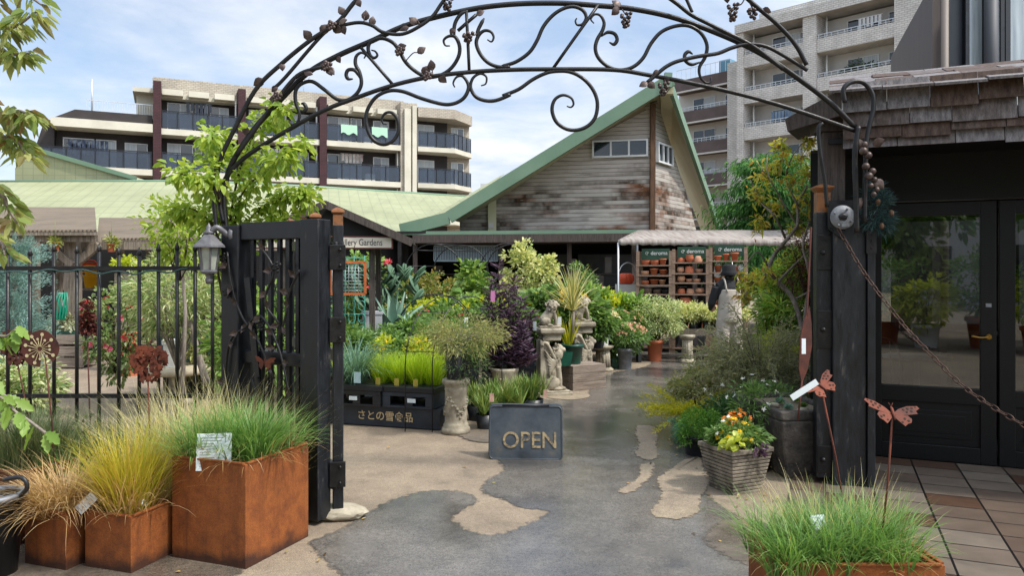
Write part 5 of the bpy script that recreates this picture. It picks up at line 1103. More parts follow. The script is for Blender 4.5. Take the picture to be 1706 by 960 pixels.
# winged lion pedestal
wl_ = thing('winged_lion_pedestal', 'cast stone pedestal carved as a seated winged lion, the nearer of the pair', 'statue', (.50, 9.62, 0), .25)
b = MB(); b.prism([(-.20, -.17, 0), (.24, -.17, 0), (.24, .17, 0), (-.20, .17, 0)], (0, 0, .045)); b.prism([(-.18, -.15, .045), (.22, -.15, .045), (.22, .15, .045), (-.18, .15, .045)], (0, 0, .02)); b.build('base', m_stone, wl_, bevel=.008)
b = MB(); b.lathe([(.155, .70), (.16, .74), (.15, .76), (.17, .78), (.205, .80), (.21, .835), (.20, .86)], n=4, smooth=False, ph=PI/4, sx=1.1, c=(-.02, 0, 0)); b.build('capital', m_stone, wl_, bevel=.008)
b = MB()
b.obox((-.11, 0, .38), (.12, .2, .66)); b.blob((.0, 0, .30), (.10, .085, .20)); b.blob((.055, 0, .38), (.085, .085, .14)); b.blob((.06, 0, .52), (.10, .095, .11)); b.blob((.10, 0, .585), (.07, .062, .066)); b.blob((.155, 0, .57), (.045, .036, .034)); b.blob((.165, 0, .588), (.03, .018, .016)); b.blob((.15, 0, .545), (.03, .026, .014))
for s in (-1, 1):
    b.tube([(.075, .05*s, .36), (.10, .052*s, .2), (.105, .052*s, .09)], [.042, .034, .03], 10); b.blob((.135, .052*s, .085), (.055, .034, .025)); b.blob((-.01, .085*s, .16), (.10, .045, .09)); b.blob((.06, .095*s, .085), (.07, .03, .025)); b.blob((.075, .055*s, .64), (.02, .014, .024)); b.blob((.135, .03*s, .605), (.016, .012, .01))
    for k in range(7):
        f = k/6; b.tube(spline([(.05-.03*f, .088*s, .44-.05*f), (-.03-.02*f, .115*s, .44-.16*f+.02), (-.115+.07*f, .11*s, .58-.34*f)], 3), [.022, .02, .02, .018, .016, .013, .008], 6)
    b.tube(spline([(.05, .085*s, .42), (-.01, .11*s, .52), (-.07, .11*s, .64), (-.12, .10*s, .68), (-.15, .1*s, .64)], 4), .022, 6)
for k in range(46):
    a = random.uniform(0, 2*PI); z = random.uniform(.44, .62); b.blob((.045+.09*math.cos(a)*.9-.02, .088*math.sin(a), z), random.uniform(.014, .024), sub=1)
remesh(b.build('figure', m_stone, wl_), .0065, 1)
wl2 = dup(wl_, (1.02, 10.75, 0), .25, 'cast stone winged lion pedestal behind the spiky potted palm, the farther of the pair')
def sit_lion(name, label, loc, rz, s):
    t = thing(name, label, 'statue', loc, rz); b = MB(); b.obox((.0, 0, .012), (.26, .15, .024))
    b.blob((-.055, 0, .09), (.075, .065, .07)); b.tube([(-.05, 0, .10), (.0, 0, .17), (.03, 0, .23)], [.068, .062, .05], 12); b.blob((.03, 0, .255), (.066, .066, .075)); b.blob((.01, 0, .20), (.06, .066, .08)); b.blob((.065, 0, .285), (.043, .04, .043)); b.blob((.10, 0, .27), (.028, .026, .024)); b.blob((.10, 0, .258), (.022, .02, .012))
    for q in (-1, 1):
        b.tube([(.045, .035*q, .19), (.075, .037*q, .10), (.08, .037*q, .035)], [.027, .021, .018], 8); b.blob((.10, .037*q, .032), (.034, .02, .014)); b.blob((-.05, .055*q, .075), (.06, .03, .052)); b.blob((.0, .065*q, .034), (.04, .02, .014)); b.blob((.045, .034*q, .325), (.013, .01, .016))
    b.tube(spline([(-.11, 0, .05), (-.13, .04, .04), (-.09, .08, .04), (-.03, .09, .04)], 4), .011, 6)
    for k in range(60):
        d = rvec(1)[0]; b.blob((.022+.068*d[0]-.012, .07*d[1], .245+.08*d[2]), random.uniform(.010, .017), sub=1)
    o = remesh(b.build('figure', m_stone, t), .0042, 1); t.scale = (s, s, s); return t
sit_lion('seated_lion_statue', 'grey stone seated lion with a shaggy mane on top of the nearer pedestal', (.48, 9.62, .862), .1, 1.06)
sit_lion('seated_lion_statue', 'grey stone seated lion half hidden by palm leaves on the farther pedestal', (1.0, 10.75, .862), .1, 1.06)
t = thing('timber_planter_box', 'weathered grey timber box carrying the spiky palm between the lion pedestals', 'box', (.86, 10.15, 0), .52); b = MB()
for k in range(3): b.box(-.18, .36, -.2, .2, .11*k+.002, .11*k+.108)
b.build('boards', m_oldwoodh, t, bevel=.004)
# fluted column
t = thing('fluted_column_stand', 'short fluted stone column carrying a pot of cream flowers', 'plinth', (1.44, 11.9, 0)); b = MB(); b.lathe([(.165, 0), (.17, .03), (.15, .045), (.135, .06)], n=32); b.lathe([(.125, .06), (.11, .34)], n=64, nfl=14, flute=.08); b.lathe([(.125, .34), (.15, .36), (.17, .375), (.172, .40), (0, .40)], n=32); b.build('shaft', m_stone, t)
t2 = thing('fluted_column_stand', 'distant fluted stone column near the aproned person, beside the pot shelves', 'plinth', P(1145, 450, 12.9)*1); t2.location.z = 0; bm_ = t.children[0]; c_ = bm_.copy(); C.objects.link(c_); c_.parent = t2; t2.scale = (.8, .8, 1.2)
# ================================================================ pot helpers
def potbody(t, r, h, m, rim=True, sq=False, prof=None, soil=True, taper=.76):
    b = MB(); n = 4 if sq else 28; k = 1.38 if sq else 1
    pr = prof or ([(r*taper, 0), (r*.96, h*.84), (r*1.06, h*.85), (r*1.08, h), (r*.95, h), (r*.9, h*.85)] if rim else [(r*taper, 0), (r, h), (r*.92, h), (r*.88, h*.85)])
    b.lathe([(a*k, z) for a, z in pr], n=n, smooth=not sq, ph=PI/4 if sq else 0, caps=False); b.lathe([(0, .004), (pr[0][0]*k, .004)], n=n, ph=PI/4 if sq else 0, caps=False)
    o = b.build('pot', m, t)
    if soil: b = MB(); b.lathe([(0, h*.86), (r*.9*k, h*.86)], n=n, ph=PI/4 if sq else 0, caps=False); b.build('soil', m_soil, t)
    return o
# stone planter with flowers, trough
fp = thing('ribbed_stone_planter', 'square ribbed stone planter brimming with yellow and orange flowers beside the path', 'planter', (1.63, 5.48, 0), .42); fp.scale = (.76, .76, .80)
b = MB(); n = 11
for k in range(n):
    z0, z1 = .37*k/n, .37*(k+1)/n; s0 = .17+.07*k/n; s1 = .17+.07*(k+.8)/n; b.hexa([(-s0, -s0, z0), (s0, -s0, z0), (s0, s0, z0), (-s0, s0, z0), (-s1, -s1, z1-.009), (s1, -s1, z1-.009), (s1, s1, z1-.009), (-s1, s1, z1-.009)]); q = s0-.008; b.box(-q, q, -q, q, z1-.0088, z1+.0002)
for x0, x1, y0, y1 in ((-.25, .25, -.25, -.215), (-.25, .25, .215, .25), (-.25, -.215, -.2145, .2145), (.215, .25, -.2145, .2145)): b.box(x0, x1, y0, y1, .371, .41)
b.build('box', mat('mossy_stone', [hx('#3d372f'), hx('#7a7163'), hx('#988d7b')], 8, .9, 0, .5, 50), fp, bevel=.004); b = MB(); b.box(-.214, .214, -.214, .214, .372, .392); b.build('soil', m_soil, fp)
tr = thing('stone_trough', 'rough dark stone trough planted with small succulents beside the black pier', 'trough', (2.24, 5.98, 0), .12); tr.scale = (.88, .88, .92); b = MB()
w0, w1 = .20, .30
b.hexa([(-w0, -.26, 0), (w0, -.26, 0), (w0, .5, 0), (-w0, .5, 0), (-w1, -.36, .5), (w1, -.36, .5), (w1, .6, .5), (-w1, .6, .5)])
o = b.build('basin', m_stoned, tr, bevel=.02); b = MB()
for x0, x1, y0, y1 in ((-.30, .30, -.36, -.29), (-.30, .30, .53, .6), (-.30, -.23, -.289, .529), (.23, .30, -.289, .529)): b.box(x0, x1, y0, y1, .501, .58)
b.build('rim', m_stoned, tr, bevel=.015); b = MB(); b.box(-.229, .229, -.288, .528, .502, .545); b.build('gravel', mat('pale_grit', [hx('#5c5244'), hx('#94866f')], 60, .95, 0, .8, 120), tr)
# second stone trough edge behind the wispy shrub
t = thing('stone_trough', 'pale stone trough half hidden behind the wispy grey shrub', 'trough', P(1285, 450, 7.9)*1, .1); t.location.z = 0; b = MB(); b.box(-.35, .4, -.25, .25, .0, .62); b.build('basin', m_stone, t, bevel=.02)
# ================================================================ pot shelves under the awning
SH0 = P(1060, 450, 14.75); SH1 = P(1245, 450, 14.05); SH0.z = SH1.z = 0; SHD = (SH1-SH0); SHA = math.atan2(SHD.y, SHD.x); BW = SHD.length/3
m_shelfw = m_wood('shelf_timber', [hx('#6b5546'), hx('#947a68'), hx('#a8907f')], (.6, 6, 6))
m_sgn = mat('dark_green_board', [hx('#22402f'), hx('#2b4c3a')], 3, .5)
names = ['left bay', 'middle bay', 'right bay']; lv = [[1.70, 1.50, 1.31, 1.13, .82, .48, .1], [1.75, 1.54, 1.36, 1.14, .80, .46, .1], [1.78, 1.56, 1.36, 1.16, .86, .5, .1]]
def potlathe(r, h, kind):
    if kind == 'std': return [(r*.68, 0), (r*.92, h*.78), (r*1.02, h*.79), (r*1.04, h), (r*.92, h), (r*.85, h*.7), (0, h*.6)]
    if kind == 'round': return [(r*.55, 0), (r*.95, h*.45), (r, h*.62), (r*.86, h*.9), (r*.93, h*.96), (r*.9, h), (r*.75, h), (0, h*.8)]
    if kind == 'bell': return [(r*.98, 0), (r*1.0, h*.1), (r*.92, h*.55), (r*.78, h*.92), (r*.7, h), (0, h)]
    return [(r*.85, 0), (r, h*.95), (r, h), (r*.9, h), (0, h*.7)]
pmesh = {}
def shelfpot(loc, r, h, kind, m, label, group, lying=0):
    key = (round(r, 3), round(h, 3), kind, m.name)
    if key not in pmesh:
        b = MB(); b.lathe(potlathe(r, h, kind), n=20); o = b.build('terracotta_pot', m); pmesh[key] = o
    else: o = pmesh[key].copy(); C.objects.link(o)
    o.location = loc; o.rotation_euler = (0, lying, random.uniform(0, 6)); tag(o, label, 'pot', group); return o
rs = random.Random(21)
for i in range(3):
    o0 = SH0+SHD*(i/3); t = thing('pot_shelf', f'timber shelf of clay pots with green name board, {names[i]} of three under the awning', 'shelf', o0, SHA)
    for x in (.03, BW-.03):
        for y in (-.0, .42): b = MB(); b.box(x-.028, x+.028, y-.02, y+.02, 0, 1.97+.03*i); b.build('upright', m_shelfw, t)
    for z in lv[i]:
        b = MB()
        for k in range(3): b.box(.0, BW-.003, -.03+.16*k, .11+.16*k, z-.026, z)
        b.build('shelf_board', m_shelfw, t)
    b = MB(); b.box(.09, BW-.06, .10, .115, 1.80+.03*i, 2.02+.03*i); sb_ = b.build('name_board', m_sgn, t)
    tx = textmesh('lettering', 'deroma', .105, m_whitep, sb_, (.43, .098, 1.93+.03*i), (PI/2, 0, 0), .001, .001); b = MB()
    q = [(.195+.03*math.cos(a), .098, 1.93+.03*i+.03*math.sin(a)) for a in [2*PI*k/16 for k in range(14)]]; b.tube(q, .007, 6, flat=.5); b.tube([(.195, .098, 1.905+.03*i), (.20, .098, 1.94+.03*i)], .007, 6); b.build('emblem', m_whitep, sb_)
    rot = Matrix.Rotation(SHA, 3, 'Z')
    for zi, z in enumerate(lv[i]):
        if zi == 6: continue
        room = (lv[i][zi-1]-z-.05) if zi else .22
        x = .08
        while x < BW-.12:
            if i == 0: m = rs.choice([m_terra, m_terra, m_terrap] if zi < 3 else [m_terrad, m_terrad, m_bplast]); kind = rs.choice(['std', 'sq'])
            elif i == 1: m = m_terrap if rs.random() < .8 else m_terra; kind = rs.choice(['bell', 'round', 'sq'])
            else: m = m_terra; kind = 'std'
            r = min(rs.uniform(.065, .095), room*.8) if zi < 3 else (rs.uniform(.08, .11) if zi < 4 else rs.uniform(.11, .17)); h = min(room*.92, r*rs.choice((1.2, 1.5, 1.8)) if kind != 'sq' else r*1.0)
            if zi == 4: h = min(room, .27)
            x += r
            if x+r > BW-.05: break
            wh = {'terracotta': 'orange', 'pale_terracotta': 'pale pink', 'weathered_grey_terracotta': 'grey weathered', 'black_plastic': 'black'}[m.name]
            row = ['top', 'second', 'third', 'fourth', 'fifth', 'lowest'][zi]
            shelfpot(o0+rot @ Vector((x, .10+rs.uniform(-.03, .06), z+.001)), round(r, 2), round(h, 2), kind, m, f'{wh} clay pot on the {row} board of the {names[i]} of pot shelves', f'{wh} pots on the {row} board, {names[i]}')
            if rs.random() < .35 and h < room*.45: shelfpot(o0+rot @ Vector((x, .12, z+.002+h*.62)), round(r*.97, 2), round(h*.95, 2), kind, m, f'{wh} clay pot nested in the one below, {row} board, {names[i]}', f'nested {wh} pots, {row} board, {names[i]}')
            x += r+.004
# pumpkin-like round orange pot & others on the left of the shelves
t = thing('ribbed_orange_pot', 'round ribbed orange pumpkin shaped pot left of the pot shelves', 'pot', P(1043, 474, 15.6)); b = MB(); 
for k in range(10): a = 2*PI*k/10; b.blob((.09*math.cos(a), .09*math.sin(a), .12), (.085, .085, .115))
b.build('body', m_oran, t); b = MB(); b.box(-.2, .2, -.2, .2, -1.30, -.0); b.build('stand', m_grey, t)
# awning
aw = thing('canvas_awning', 'dirty white canvas stall awning with a scalloped edge over the pot shelves', 'awning', (4.2, 14.2, 0)); b = MB(); nx = 64
fa, fb_ = P(1030, 400, 14.85), P(1420, 401, 14.0); ba, bb = P(1062, 384, 16.6), P(1440, 384, 15.8); rows = []
for i in range(nx+1):
    t_ = i/nx; f = fa.lerp(fb_, t_); k = ba.lerp(bb, t_); sg = .004*math.sin(t_*PI*6)
    rows.append([k+Vector((0, 0, sg)), k.lerp(f, .5)+Vector((0, 0, -.03+sg)), f+Vector((0, 0, sg*.3)), f+Vector((0, -.02, -.075-.035*abs(math.sin(t_*PI*22))))])
v = [tuple(p) for r_ in rows for p in r_]; b.add(v, [(i*4+j, (i+1)*4+j, (i+1)*4+j+1, i*4+j+1) for i in range(nx) for j in range(3)], True)
b.add([tuple(rows[0][0]), tuple(rows[0][2]), tuple(rows[0][3]), tuple(rows[0][0]+Vector((0, 0, -.12)))], [(0, 1, 2, 3)])
o = b.build('canvas', m_awn, aw, True); sm = o.modifiers.new('solid', 'SOLIDIFY'); sm.thickness = .006
for p in (fa, fa.lerp(fb_, .5), fb_, ba, bb): b = MB(); b.tube([(p.x, p.y, 0), (p.x, p.y, p.z-.05)], .018, 8); b.build('pole', m_steel, aw, True)
# ================================================================ kiosk with the name board
kx = P(555, 450, 9.9).x
ki = thing('garden_kiosk', 'small kiosk with a brown shingled gable roof carrying the name board', 'kiosk', (kx, 9.9, 0), .10)
b = MB(); rk = random.Random(2)
for s in (-1, 1):
    for r_ in range(5):
        for j in range(5):
            f = r_/5; x = s*(.05+1.0*f+.1); z = 2.42-.46*f-.05; b.obox((x, -.55+.3*j+rk.uniform(-.01, .01), z), (.24, .29, .016), (0, s*.42, 0))
b.build('roof', m_shingle, ki)
b = MB(); 
for s in (-1, 1): b.bar((0, -.72, 2.40), (s*1.06, -.72, 1.93), .03, .08); b.bar((0, -.70, 2.44), (s*1.1, -.70, 1.955), .05, .03)
b.build('barge_board', m_postwood, ki)
b = MB(); b.prism([(-.9, -.6, 1.96), (.9, -.6, 1.96), (0, -.6, 2.36)], (0, .02, 0)); b.build('gable_board', m_darkroom, ki)
for x in (-.55, .55):
    for y in (-.5, .5): b = MB(); b.box(x-.035, x+.035, y-.035, y+.035, 0, 1.95); b.build('post', m_postwood, ki)
b = MB(); b.box(-.95, .82, -.66, -.63, 1.86, 2.02); sg = b.build('name_board', mat('brown_sign_frame', hx('#5d3029'), rough=.6), ki, bevel=.004); b = MB(); b.box(-.93, .80, -.664, -.661, 1.878, 2.002); b.build('face', mat('cream_sign', hx('#c4bcae'), rough=.6), sg)
textmesh('lettering', 'Gallery Gardens', .115, mat('dark_lettering', hx('#2c2b2e')), sg, (.41, -.6655, 1.94), (PI/2, 0, 0), .0006, .0005, sx=.74)
# teal trellis with the orange frame
t = thing('iron_trellis', 'pale teal wrought iron trellis panel beside the gate leaf', 'trellis', P(560, 450, 9.3)*1, .05); t.location.z = 0; b = MB()
for x in (-.22, -.11, 0, .11, .22, .35): b.tube([(x, 0, .4), (x, 0, 1.78)], .008, 5)
for z in (.45, .75, 1.05, 1.35, 1.75): b.tube([(-.22, 0, z), (.35, 0, z)], .008, 5)
for i in range(5):
    for j in range(8): x = -.165+.12*i; z = .52+.16*j; b.tube([(x+.045*math.cos(a), -.01, z+.06*math.sin(a)) for a in [2*PI*k/10 for k in range(11)]], .005, 5, False)
b.build('ironwork', m_teal, t)
t = thing('orange_mesh_frame', 'rusty orange square frame with wire mesh hung on the teal trellis', 'frame', P(585, 490, 9.2)*1, .05); b = MB()
w_, z0, z1 = .17, 0, .39
for p, q in (((-w_-.08, 0, z1), (w_, 0, z1)), ((-w_-.08, 0, z0), (w_, 0, z0)), ((w_, 0, z0), (w_, 0, z1)), ((-w_-.08, 0, z0), (-w_-.08, 0, z1))): b.bar(p, q, .03, .03, (0, 1, 0))
b.build('frame', m_orangep, t); b = MB()
for i in range(9): b.tube([(-w_-.06+.04*i, 0, z0), (-w_-.06+.04*i, 0, z1)], .0025, 4)
for i in range(10): b.tube([(-w_-.08, .003, z0+.04*i), (w_, .003, z0+.04*i)], .0025, 4)
b.build('mesh', m_steel, t)
# ================================================================ display benches
def bench(label, x0, x1, y0, y1, z, rz=0, m=m_bplast):
    t = thing('display_bench', label, 'bench', ((x0+x1)/2, (y0+y1)/2, 0), rz); hx_, hy_ = (x1-x0)/2, (y1-y0)/2; b = MB(); n = max(3, int((y1-y0)/.14))
    for k in range(n): q = -hy_+2*hy_*k/n; b.box(-hx_, hx_, q+.008, q+2*hy_/n-.008, z-.03, z)
    b.box(-hx_, hx_, -hy_-.02, -hy_-.001, z-.10, z+.005); b.build('slats', m, t)
    for sx_ in (-1, 1):
        for sy_ in (-1, 1): b = MB(); b.box(sx_*(hx_-.05)-.035, sx_*(hx_-.05)+.035, sy_*(hy_-.05)-.035, sy_*(hy_-.05)+.035, 0, z-.031); b.build('leg', m, t)
    return t
bench('low black display bench of green herbs behind the lime grasses', -2.1, -.4, 8.75, 9.35, .42)
bench('black bench in the middle of the plant display under the agave', -2.5, .1, 10.0, 10.9, .55, 0, m_oldwood)
bench('long timber bench of leafy plants before the rear row', -2.9, .9, 12.2, 13.1, .6, 0, m_oldwood)
bench('rearmost plant bench near the dark shop front', -3.0, 2.2, 15.2, 16.3, .62, 0, m_oldwood)
bench('black pallet bench by the fluted column', 1.2, 2.1, 12.7, 13.6, .36, .5)
bench('narrow bench holding the row of variegated seedlings before the shelves', 2.55, 4.2, 13.2, 13.8, .55, -.35, m_oldwood)
bench('grey pallet bench right of the farther lion pedestal', .95, 1.7, 11.9+.35, 12.6, .42, .2, m_navy)
# agave pot, grey tapered planter, wooden trough
t = thing('tapered_grey_planter', 'tall pale grey tapered planter beside the agave', 'planter', P(620, 552, 9.8)); t.location.z = 0; b = MB(); b.lathe([(.135, .0), (.165, 1.02), (.18, 1.02), (.18, 1.06), (0, 1.06)], n=4, smooth=False, ph=PI/4+.3); b.build('body', mat('pale_grey_fibre', [hx('#93959a'), hx('#adafb3')], 4, .7), t, bevel=.004)
t = thing('timber_trough', 'weathered timber trough with red flowers on the middle bench', 'trough', (P(703, 450, 10.35).x, 10.35, .551), .05); b = MB()
for k in range(3): b.box(-.22, .22, -.13, .13, .12*k+.002, .12*k+.117)
b.build('boards', m_oldwoodh, t, bevel=.004)
t = thing('white_stone_ornament', 'small white stone trough ornament with two domed figures among the herbs', 'ornament', P(650, 590, 8.72)); t.location.z = .425; b = MB(); b.box(-.14, .14, -.06, .06, .1, .2); b.box(-.1, .1, -.04, .04, 0, .1); b.blob((-.03, 0, .26), (.03, .03, .06)); b.blob((.05, 0, .26), (.03, .03, .055)); b.build('body', mat('white_stone', [hx('#a8a8a2'), hx('#c4c4be')], 8, .8), t, bevel=.004)
# wire arches over the display
def wirearch(label, a, c, hgt, r=.006, rungs=0, depth=None, m=m_black):
    t = thing('wire_plant_arch', label, 'plant support', (a[0], a[1], 0)); a = Vector((a[0], a[1], 0)); c = Vector((c[0], c[1], 0)); w_ = (c-a).length/2; mid = (a+c)/2
    ds = [Vector((0, 0, 0))]+([Vector(depth)] if depth else [])
    P_ = []
    for d in ds:
        pts = [a+d]+[mid+d+(a-mid)*math.cos(q)+Vector((0, 0, hgt-w_+w_*math.sin(q))) for q in [PI*k/14 for k in range(15)]]+[c+d]; b = MB(); b.tube(pts, r, 6); b.build('hoop', m, t, True); P_.append(pts)
    if depth:
        b = MB()
        for k in (2, 5, 8, 11, 14): b.tube([P_[0][k], P_[1][k]], r*.8, 5)
        b.build('cross_rods', m, t, True)
g1, g2_ = G(676, 716), G(800, 716)
wirearch('black wire plant arch standing in front of the lettered crate', (P(675, 0, 7.42).x, 7.42), (P(797, 0, 8.6).x, 8.6), 1.32, .006, depth=(.27, -.02, 0))
wirearch('black wire plant hoop among the herbs behind the wispy plant', (P(662, 0, 9.5).x, 9.5), (P(785, 0, 9.7).x, 9.7), 1.29, .008)
wirearch('pale wire hoop tunnel at the back of the display', (P(675, 0, 15).x, 15.0), (P(770, 0, 15).x, 15.0), 2.12, .012, depth=(.5, .6, 0), m=m_iron)
wirearch('tall wire rose arch beside the variegated climber', (P(800, 0, 14).x, 14.0), (P(890, 0, 14.2).x, 14.2), 2.1, .012, depth=(.1, .5, 0), m=m_iron)
wirearch('pale hoop frame leaning beside the pot shelves', (P(1030, 0, 15.2).x, 15.2), (P(1062, 0, 15.6).x, 15.6), 1.75, .012, m=m_steel)
# ================================================================ person with apron
pe = thing('person', 'person in black bucket hat, black shirt and beige dungarees walking away down the path', 'person', (3.36, 11.6, 0), .05)
b = MB()
for s in (-1, 1):
    b.tube([(.09*s, 0, .86), (.10*s, -.01, .48), (.10*s, .02*s, .08)], [.085, .06, .042], 14); b.blob((.10*s, .05+.02*s, .045), (.045, .12, .042))
    b.tube([(.18*s, 0, 1.32), (.25*s, .02, 1.08), (.20*s, .20, .98), (.12*s, .33, 1.02)], [.055, .044, .038, .027], 12)
    h = Vector((.11*s, .37, 1.03)); b.blob(tuple(h), (.03, .045, .018), (.3, 0, 0))
    for k in range(4): x = h.x+(-.024+.016*k); L = (.062, .07, .075, .06)[k]; b.tube([(x, h.y+.03, h.z), (x, h.y+.03+L*.55, h.z-.004), (x, h.y+.03+L*.9, h.z-.02)], [.009, .008, .0065], 6)
    b.tube([(h.x-.03*s, h.y-.01, h.z), (h.x-.05*s, h.y+.025, h.z-.005), (h.x-.05*s, h.y+.055, h.z-.012)], [.011, .009, .007], 6)
b.tube([(0, 0, .84), (0, .0, 1.0), (0, -.005, 1.2), (0, 0, 1.34), (0, .01, 1.41)], [.115, .10, .115, .10, .055], 18, flat=1.35); b.tube([(-.16, 0, 1.33), (0, 0, 1.36), (.16, 0, 1.33)], [.06, .07, .06], 12); b.tube([(0, .01, 1.36), (0, .015, 1.46)], [.055, .05], 12)
b.blob((0, .02, 1.545), (.078, .095, .11), sub=3); b.blob((0, .115, 1.53), (.014, .02, .02)); 
for s in (-1, 1): b.blob((.08*s, .015, 1.535), (.012, .02, .03)); b.blob((.03*s, .1, 1.555), (.012, .012, .008))
b.blob((0, .105, 1.49), (.025, .012, .007))
body = remesh(b.build('body', mat('skin', hx('#c99a7c'), rough=.5), pe), .009, 3)
b = MB(); b.tube([(0, 0, .95), (0, -.004, 1.1), (0, -.006, 1.22), (0, -.004, 1.33), (0, .004, 1.40), (0, .01, 1.455)], [.12, .122, .135, .128, .098, .078], 20, flat=1.38); b.tube([(-.185, 0, 1.335), (-.09, 0, 1.385), (0, 0, 1.40), (.09, 0, 1.385), (.185, 0, 1.335)], [.07, .085, .09, .085, .07], 12)
for s in (-1, 1): b.tube([(.20*s, 0, 1.335), (.27*s, .02, 1.09), (.215*s, .21, 1.0), (.15*s, .28, 1.0)], [.07, .062, .052, .042], 14)
remesh(b.build('shirt', mat('black_cloth', [hx('#16171a'), hx('#232427')], 8, .85, 0, .3, 30), pe), .011, 5)
m_dung = mat('beige_canvas', [hx('#a89f94'), hx('#c0b7ab')], 7, .85, 0, .3, 40)
b = MB(); b.tube([(0, 0, .80), (0, .0, .92), (0, -.008, 1.08), (0, -.016, 1.2), (0, -.014, 1.30)], [.152, .156, .142, .145, .135], 20, flat=1.24)
for s in (-1, 1): b.tube([(.085*s, 0, .84), (.11*s, -.01, .48), (.115*s, .015*s, .13)], [.115, .10, .085], 14)
remesh(b.build('dungarees', m_dung, pe), .011, 4)
for s in (-1, 1): b = MB(); b.tube(spline([(.08*s, -.155, 1.26), (.10*s, -.15, 1.32), (.105*s, -.10, 1.43), (.10*s, .02, 1.475), (.09*s, .12, 1.3)], 5), .027, 6, flat=.4); b.build('strap', m_dung, pe)
b = MB(); b.box(-.06, .02, -.160, -.152, .98, 1.06); b.build('pocket', m_dung, pe)
b = MB(); b.lathe([(.135, 1.515), (.14, 1.52), (.115, 1.575), (.104, 1.60), (.098, 1.66), (.075, 1.685), (0, 1.69)], n=28, c=(0, .012, 0), sy=1.12, caps=False); b.build('bucket_hat', mat('black_hat_cloth', hx('#141417'), rough=.9), pe)
b = MB(); b.blob((0, -.03, 1.49), (.078, .06, .085)); b.build('hair', mat('dark_hair', hx('#15110f'), rough=.5), pe)
for s in (-1, 1): b = MB(); b.blob((.105*s, .045+.02*s, .05), (.052, .135, .05)); b.build('shoe', m_bplast, pe)
# ================================================================ timber shed behind the fence
sd = thing('timber_shed', 'open weathered timber shed with brown corrugated roof behind the fence', 'shed', (-7, 12.4, 0))
def corr(name, a, c, d_, e_):
    b = MB(); b.prism([a, c, d_, e_], (0, 0, .03)); b.build(name, m_corrug, sd, True)
corr('roof', P(-150, 388, 12.0), P(161, 386, 12.0), P(158, 348, 15.3), P(-120, 347, 15.3)); corr('roof', P(162, 400, 12.9), P(330, 399, 12.9), P(312, 366, 16), P(165, 365, 16))
b = MB(); b.bar(P(-150, 396, 12.15), P(166, 396, 12.15), .1, .14); b.bar(P(120, 409, 12.5), P(520, 412, 13), .1, .13); b.bar(P(-150, 390, 12.02), P(162, 389, 12.02), .03, .06); b.bar(P(-150, 404, 16.5), P(520, 404, 16.5), .1, .14)
b.build('beam', m_oldwood, sd, True)
for px, Y, w_ in ((122, 12.4, .19), (-60, 12.4, .18), (96, 14.5, .13), (200, 14.5, .12), (118, 16, .12), (310, 13.2, .12), (482, 13.2, .12), (60, 16, .12), (250, 16, .12)):
    X = (px-CX)*Y/F; b = MB(); b.box(X-w_/2, X+w_/2, Y-w_/2, Y+w_/2, 0, 2.15); b.build('post', m_oldwood, sd, True)
for a, c in ((P(65, 394, 12.3), P(122, 442, 12.3)), (P(126, 440, 12.38), P(165, 408, 12.38)), (P(280, 432, 13.2), P(312, 412, 13.2))): b = MB(); b.bar(a, c, .09, .11); b.build('brace', m_oldwood, sd, True)
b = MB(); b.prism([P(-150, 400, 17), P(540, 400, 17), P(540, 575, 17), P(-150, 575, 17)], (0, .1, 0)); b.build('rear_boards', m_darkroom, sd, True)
for i, (px, py, Y, w_, h_, m, lab) in enumerate([(150, 455, 15.5, .32, .2, m_oran, 'orange red plastic tub stacked in the shed'), (154, 463, 15.3, .3, .18, m_yell, 'yellow orange plastic tub in the shed, under the red one'), (152, 480, 15.4, .3, .25, m_yell, 'yellow watering can body on the lower shelf of the shed')]):
    t = thing('plastic_tub', lab, 'tub', P(px, py, Y)); b = MB(); b.lathe([(w_*.38, -.0), (w_*.5, h_), (w_*.53, h_), (w_*.53, h_+.015), (0, h_+.01)], n=16); b.build('body', m, t); b = MB(); b.tube(spline([(-w_*.5, 0, h_*.8), (-w_*.4, -.1, h_*1.3), (w_*.4, -.1, h_*1.3), (w_*.5, 0, h_*.8)], 4), .012, 5); b.build('handle', m, t)
t = thing('shed_shelf', 'timber shelf rack of pots and tubs at the back of the shed', 'shelf', P(165, 450, 15.5)*1); t.location.z = 0; b = MB()
for z in (.5, .98, 1.21): b.box(-.8, 1.4, -.2, .3, z-.03, z); 
b.build('boards', m_oldwood, t)
for x in (-.75, 1.35): b = MB(); b.box(x-.03, x+.03, -.2, .3, 0, 1.7); b.build('upright', m_oldwood, t)
b = MB(); o_ = P(105, 500, 12.2)
for k in range(5): b.tube(spline([o_+Vector((.03*k-.06, 0, .12)), o_+Vector((.05*k-.1, -.05, -.05)), o_+Vector((.04*k-.12, -.02, -.32)), o_+Vector((.02*k-.02, .02, -.1))], 6), .013, 6)
tag(b.build('garden_hose', m_hose), 'green hose hanging coiled on the shed post', 'hose')
t = thing('fertiliser_sack', 'white sack standing beside the green hose in the shed', 'sack', P(113, 510, 12.6)); b = MB(); b.blob((0, 0, 0), (.09, .06, .17), sub=3); b.build('body', m_whitep, t)
t = thing('timber_crate', 'pale timber crate of small white bedding plants inside the shed', 'crate', P(108, 572, 12.15)*1); t.location.z = 0; b = MB()
for k in range(3): b.box(-.45, .3, -.02, .02, .02+.19*k, .17+.19*k)
b.box(-.45, .3, .021, .5, .05, .08); b.build('boards', m_oldwoodh, t)
b = MB(); b.box(-.4, .25, .05, .42, .5, .6); b.build('tray', m_gplast, t)
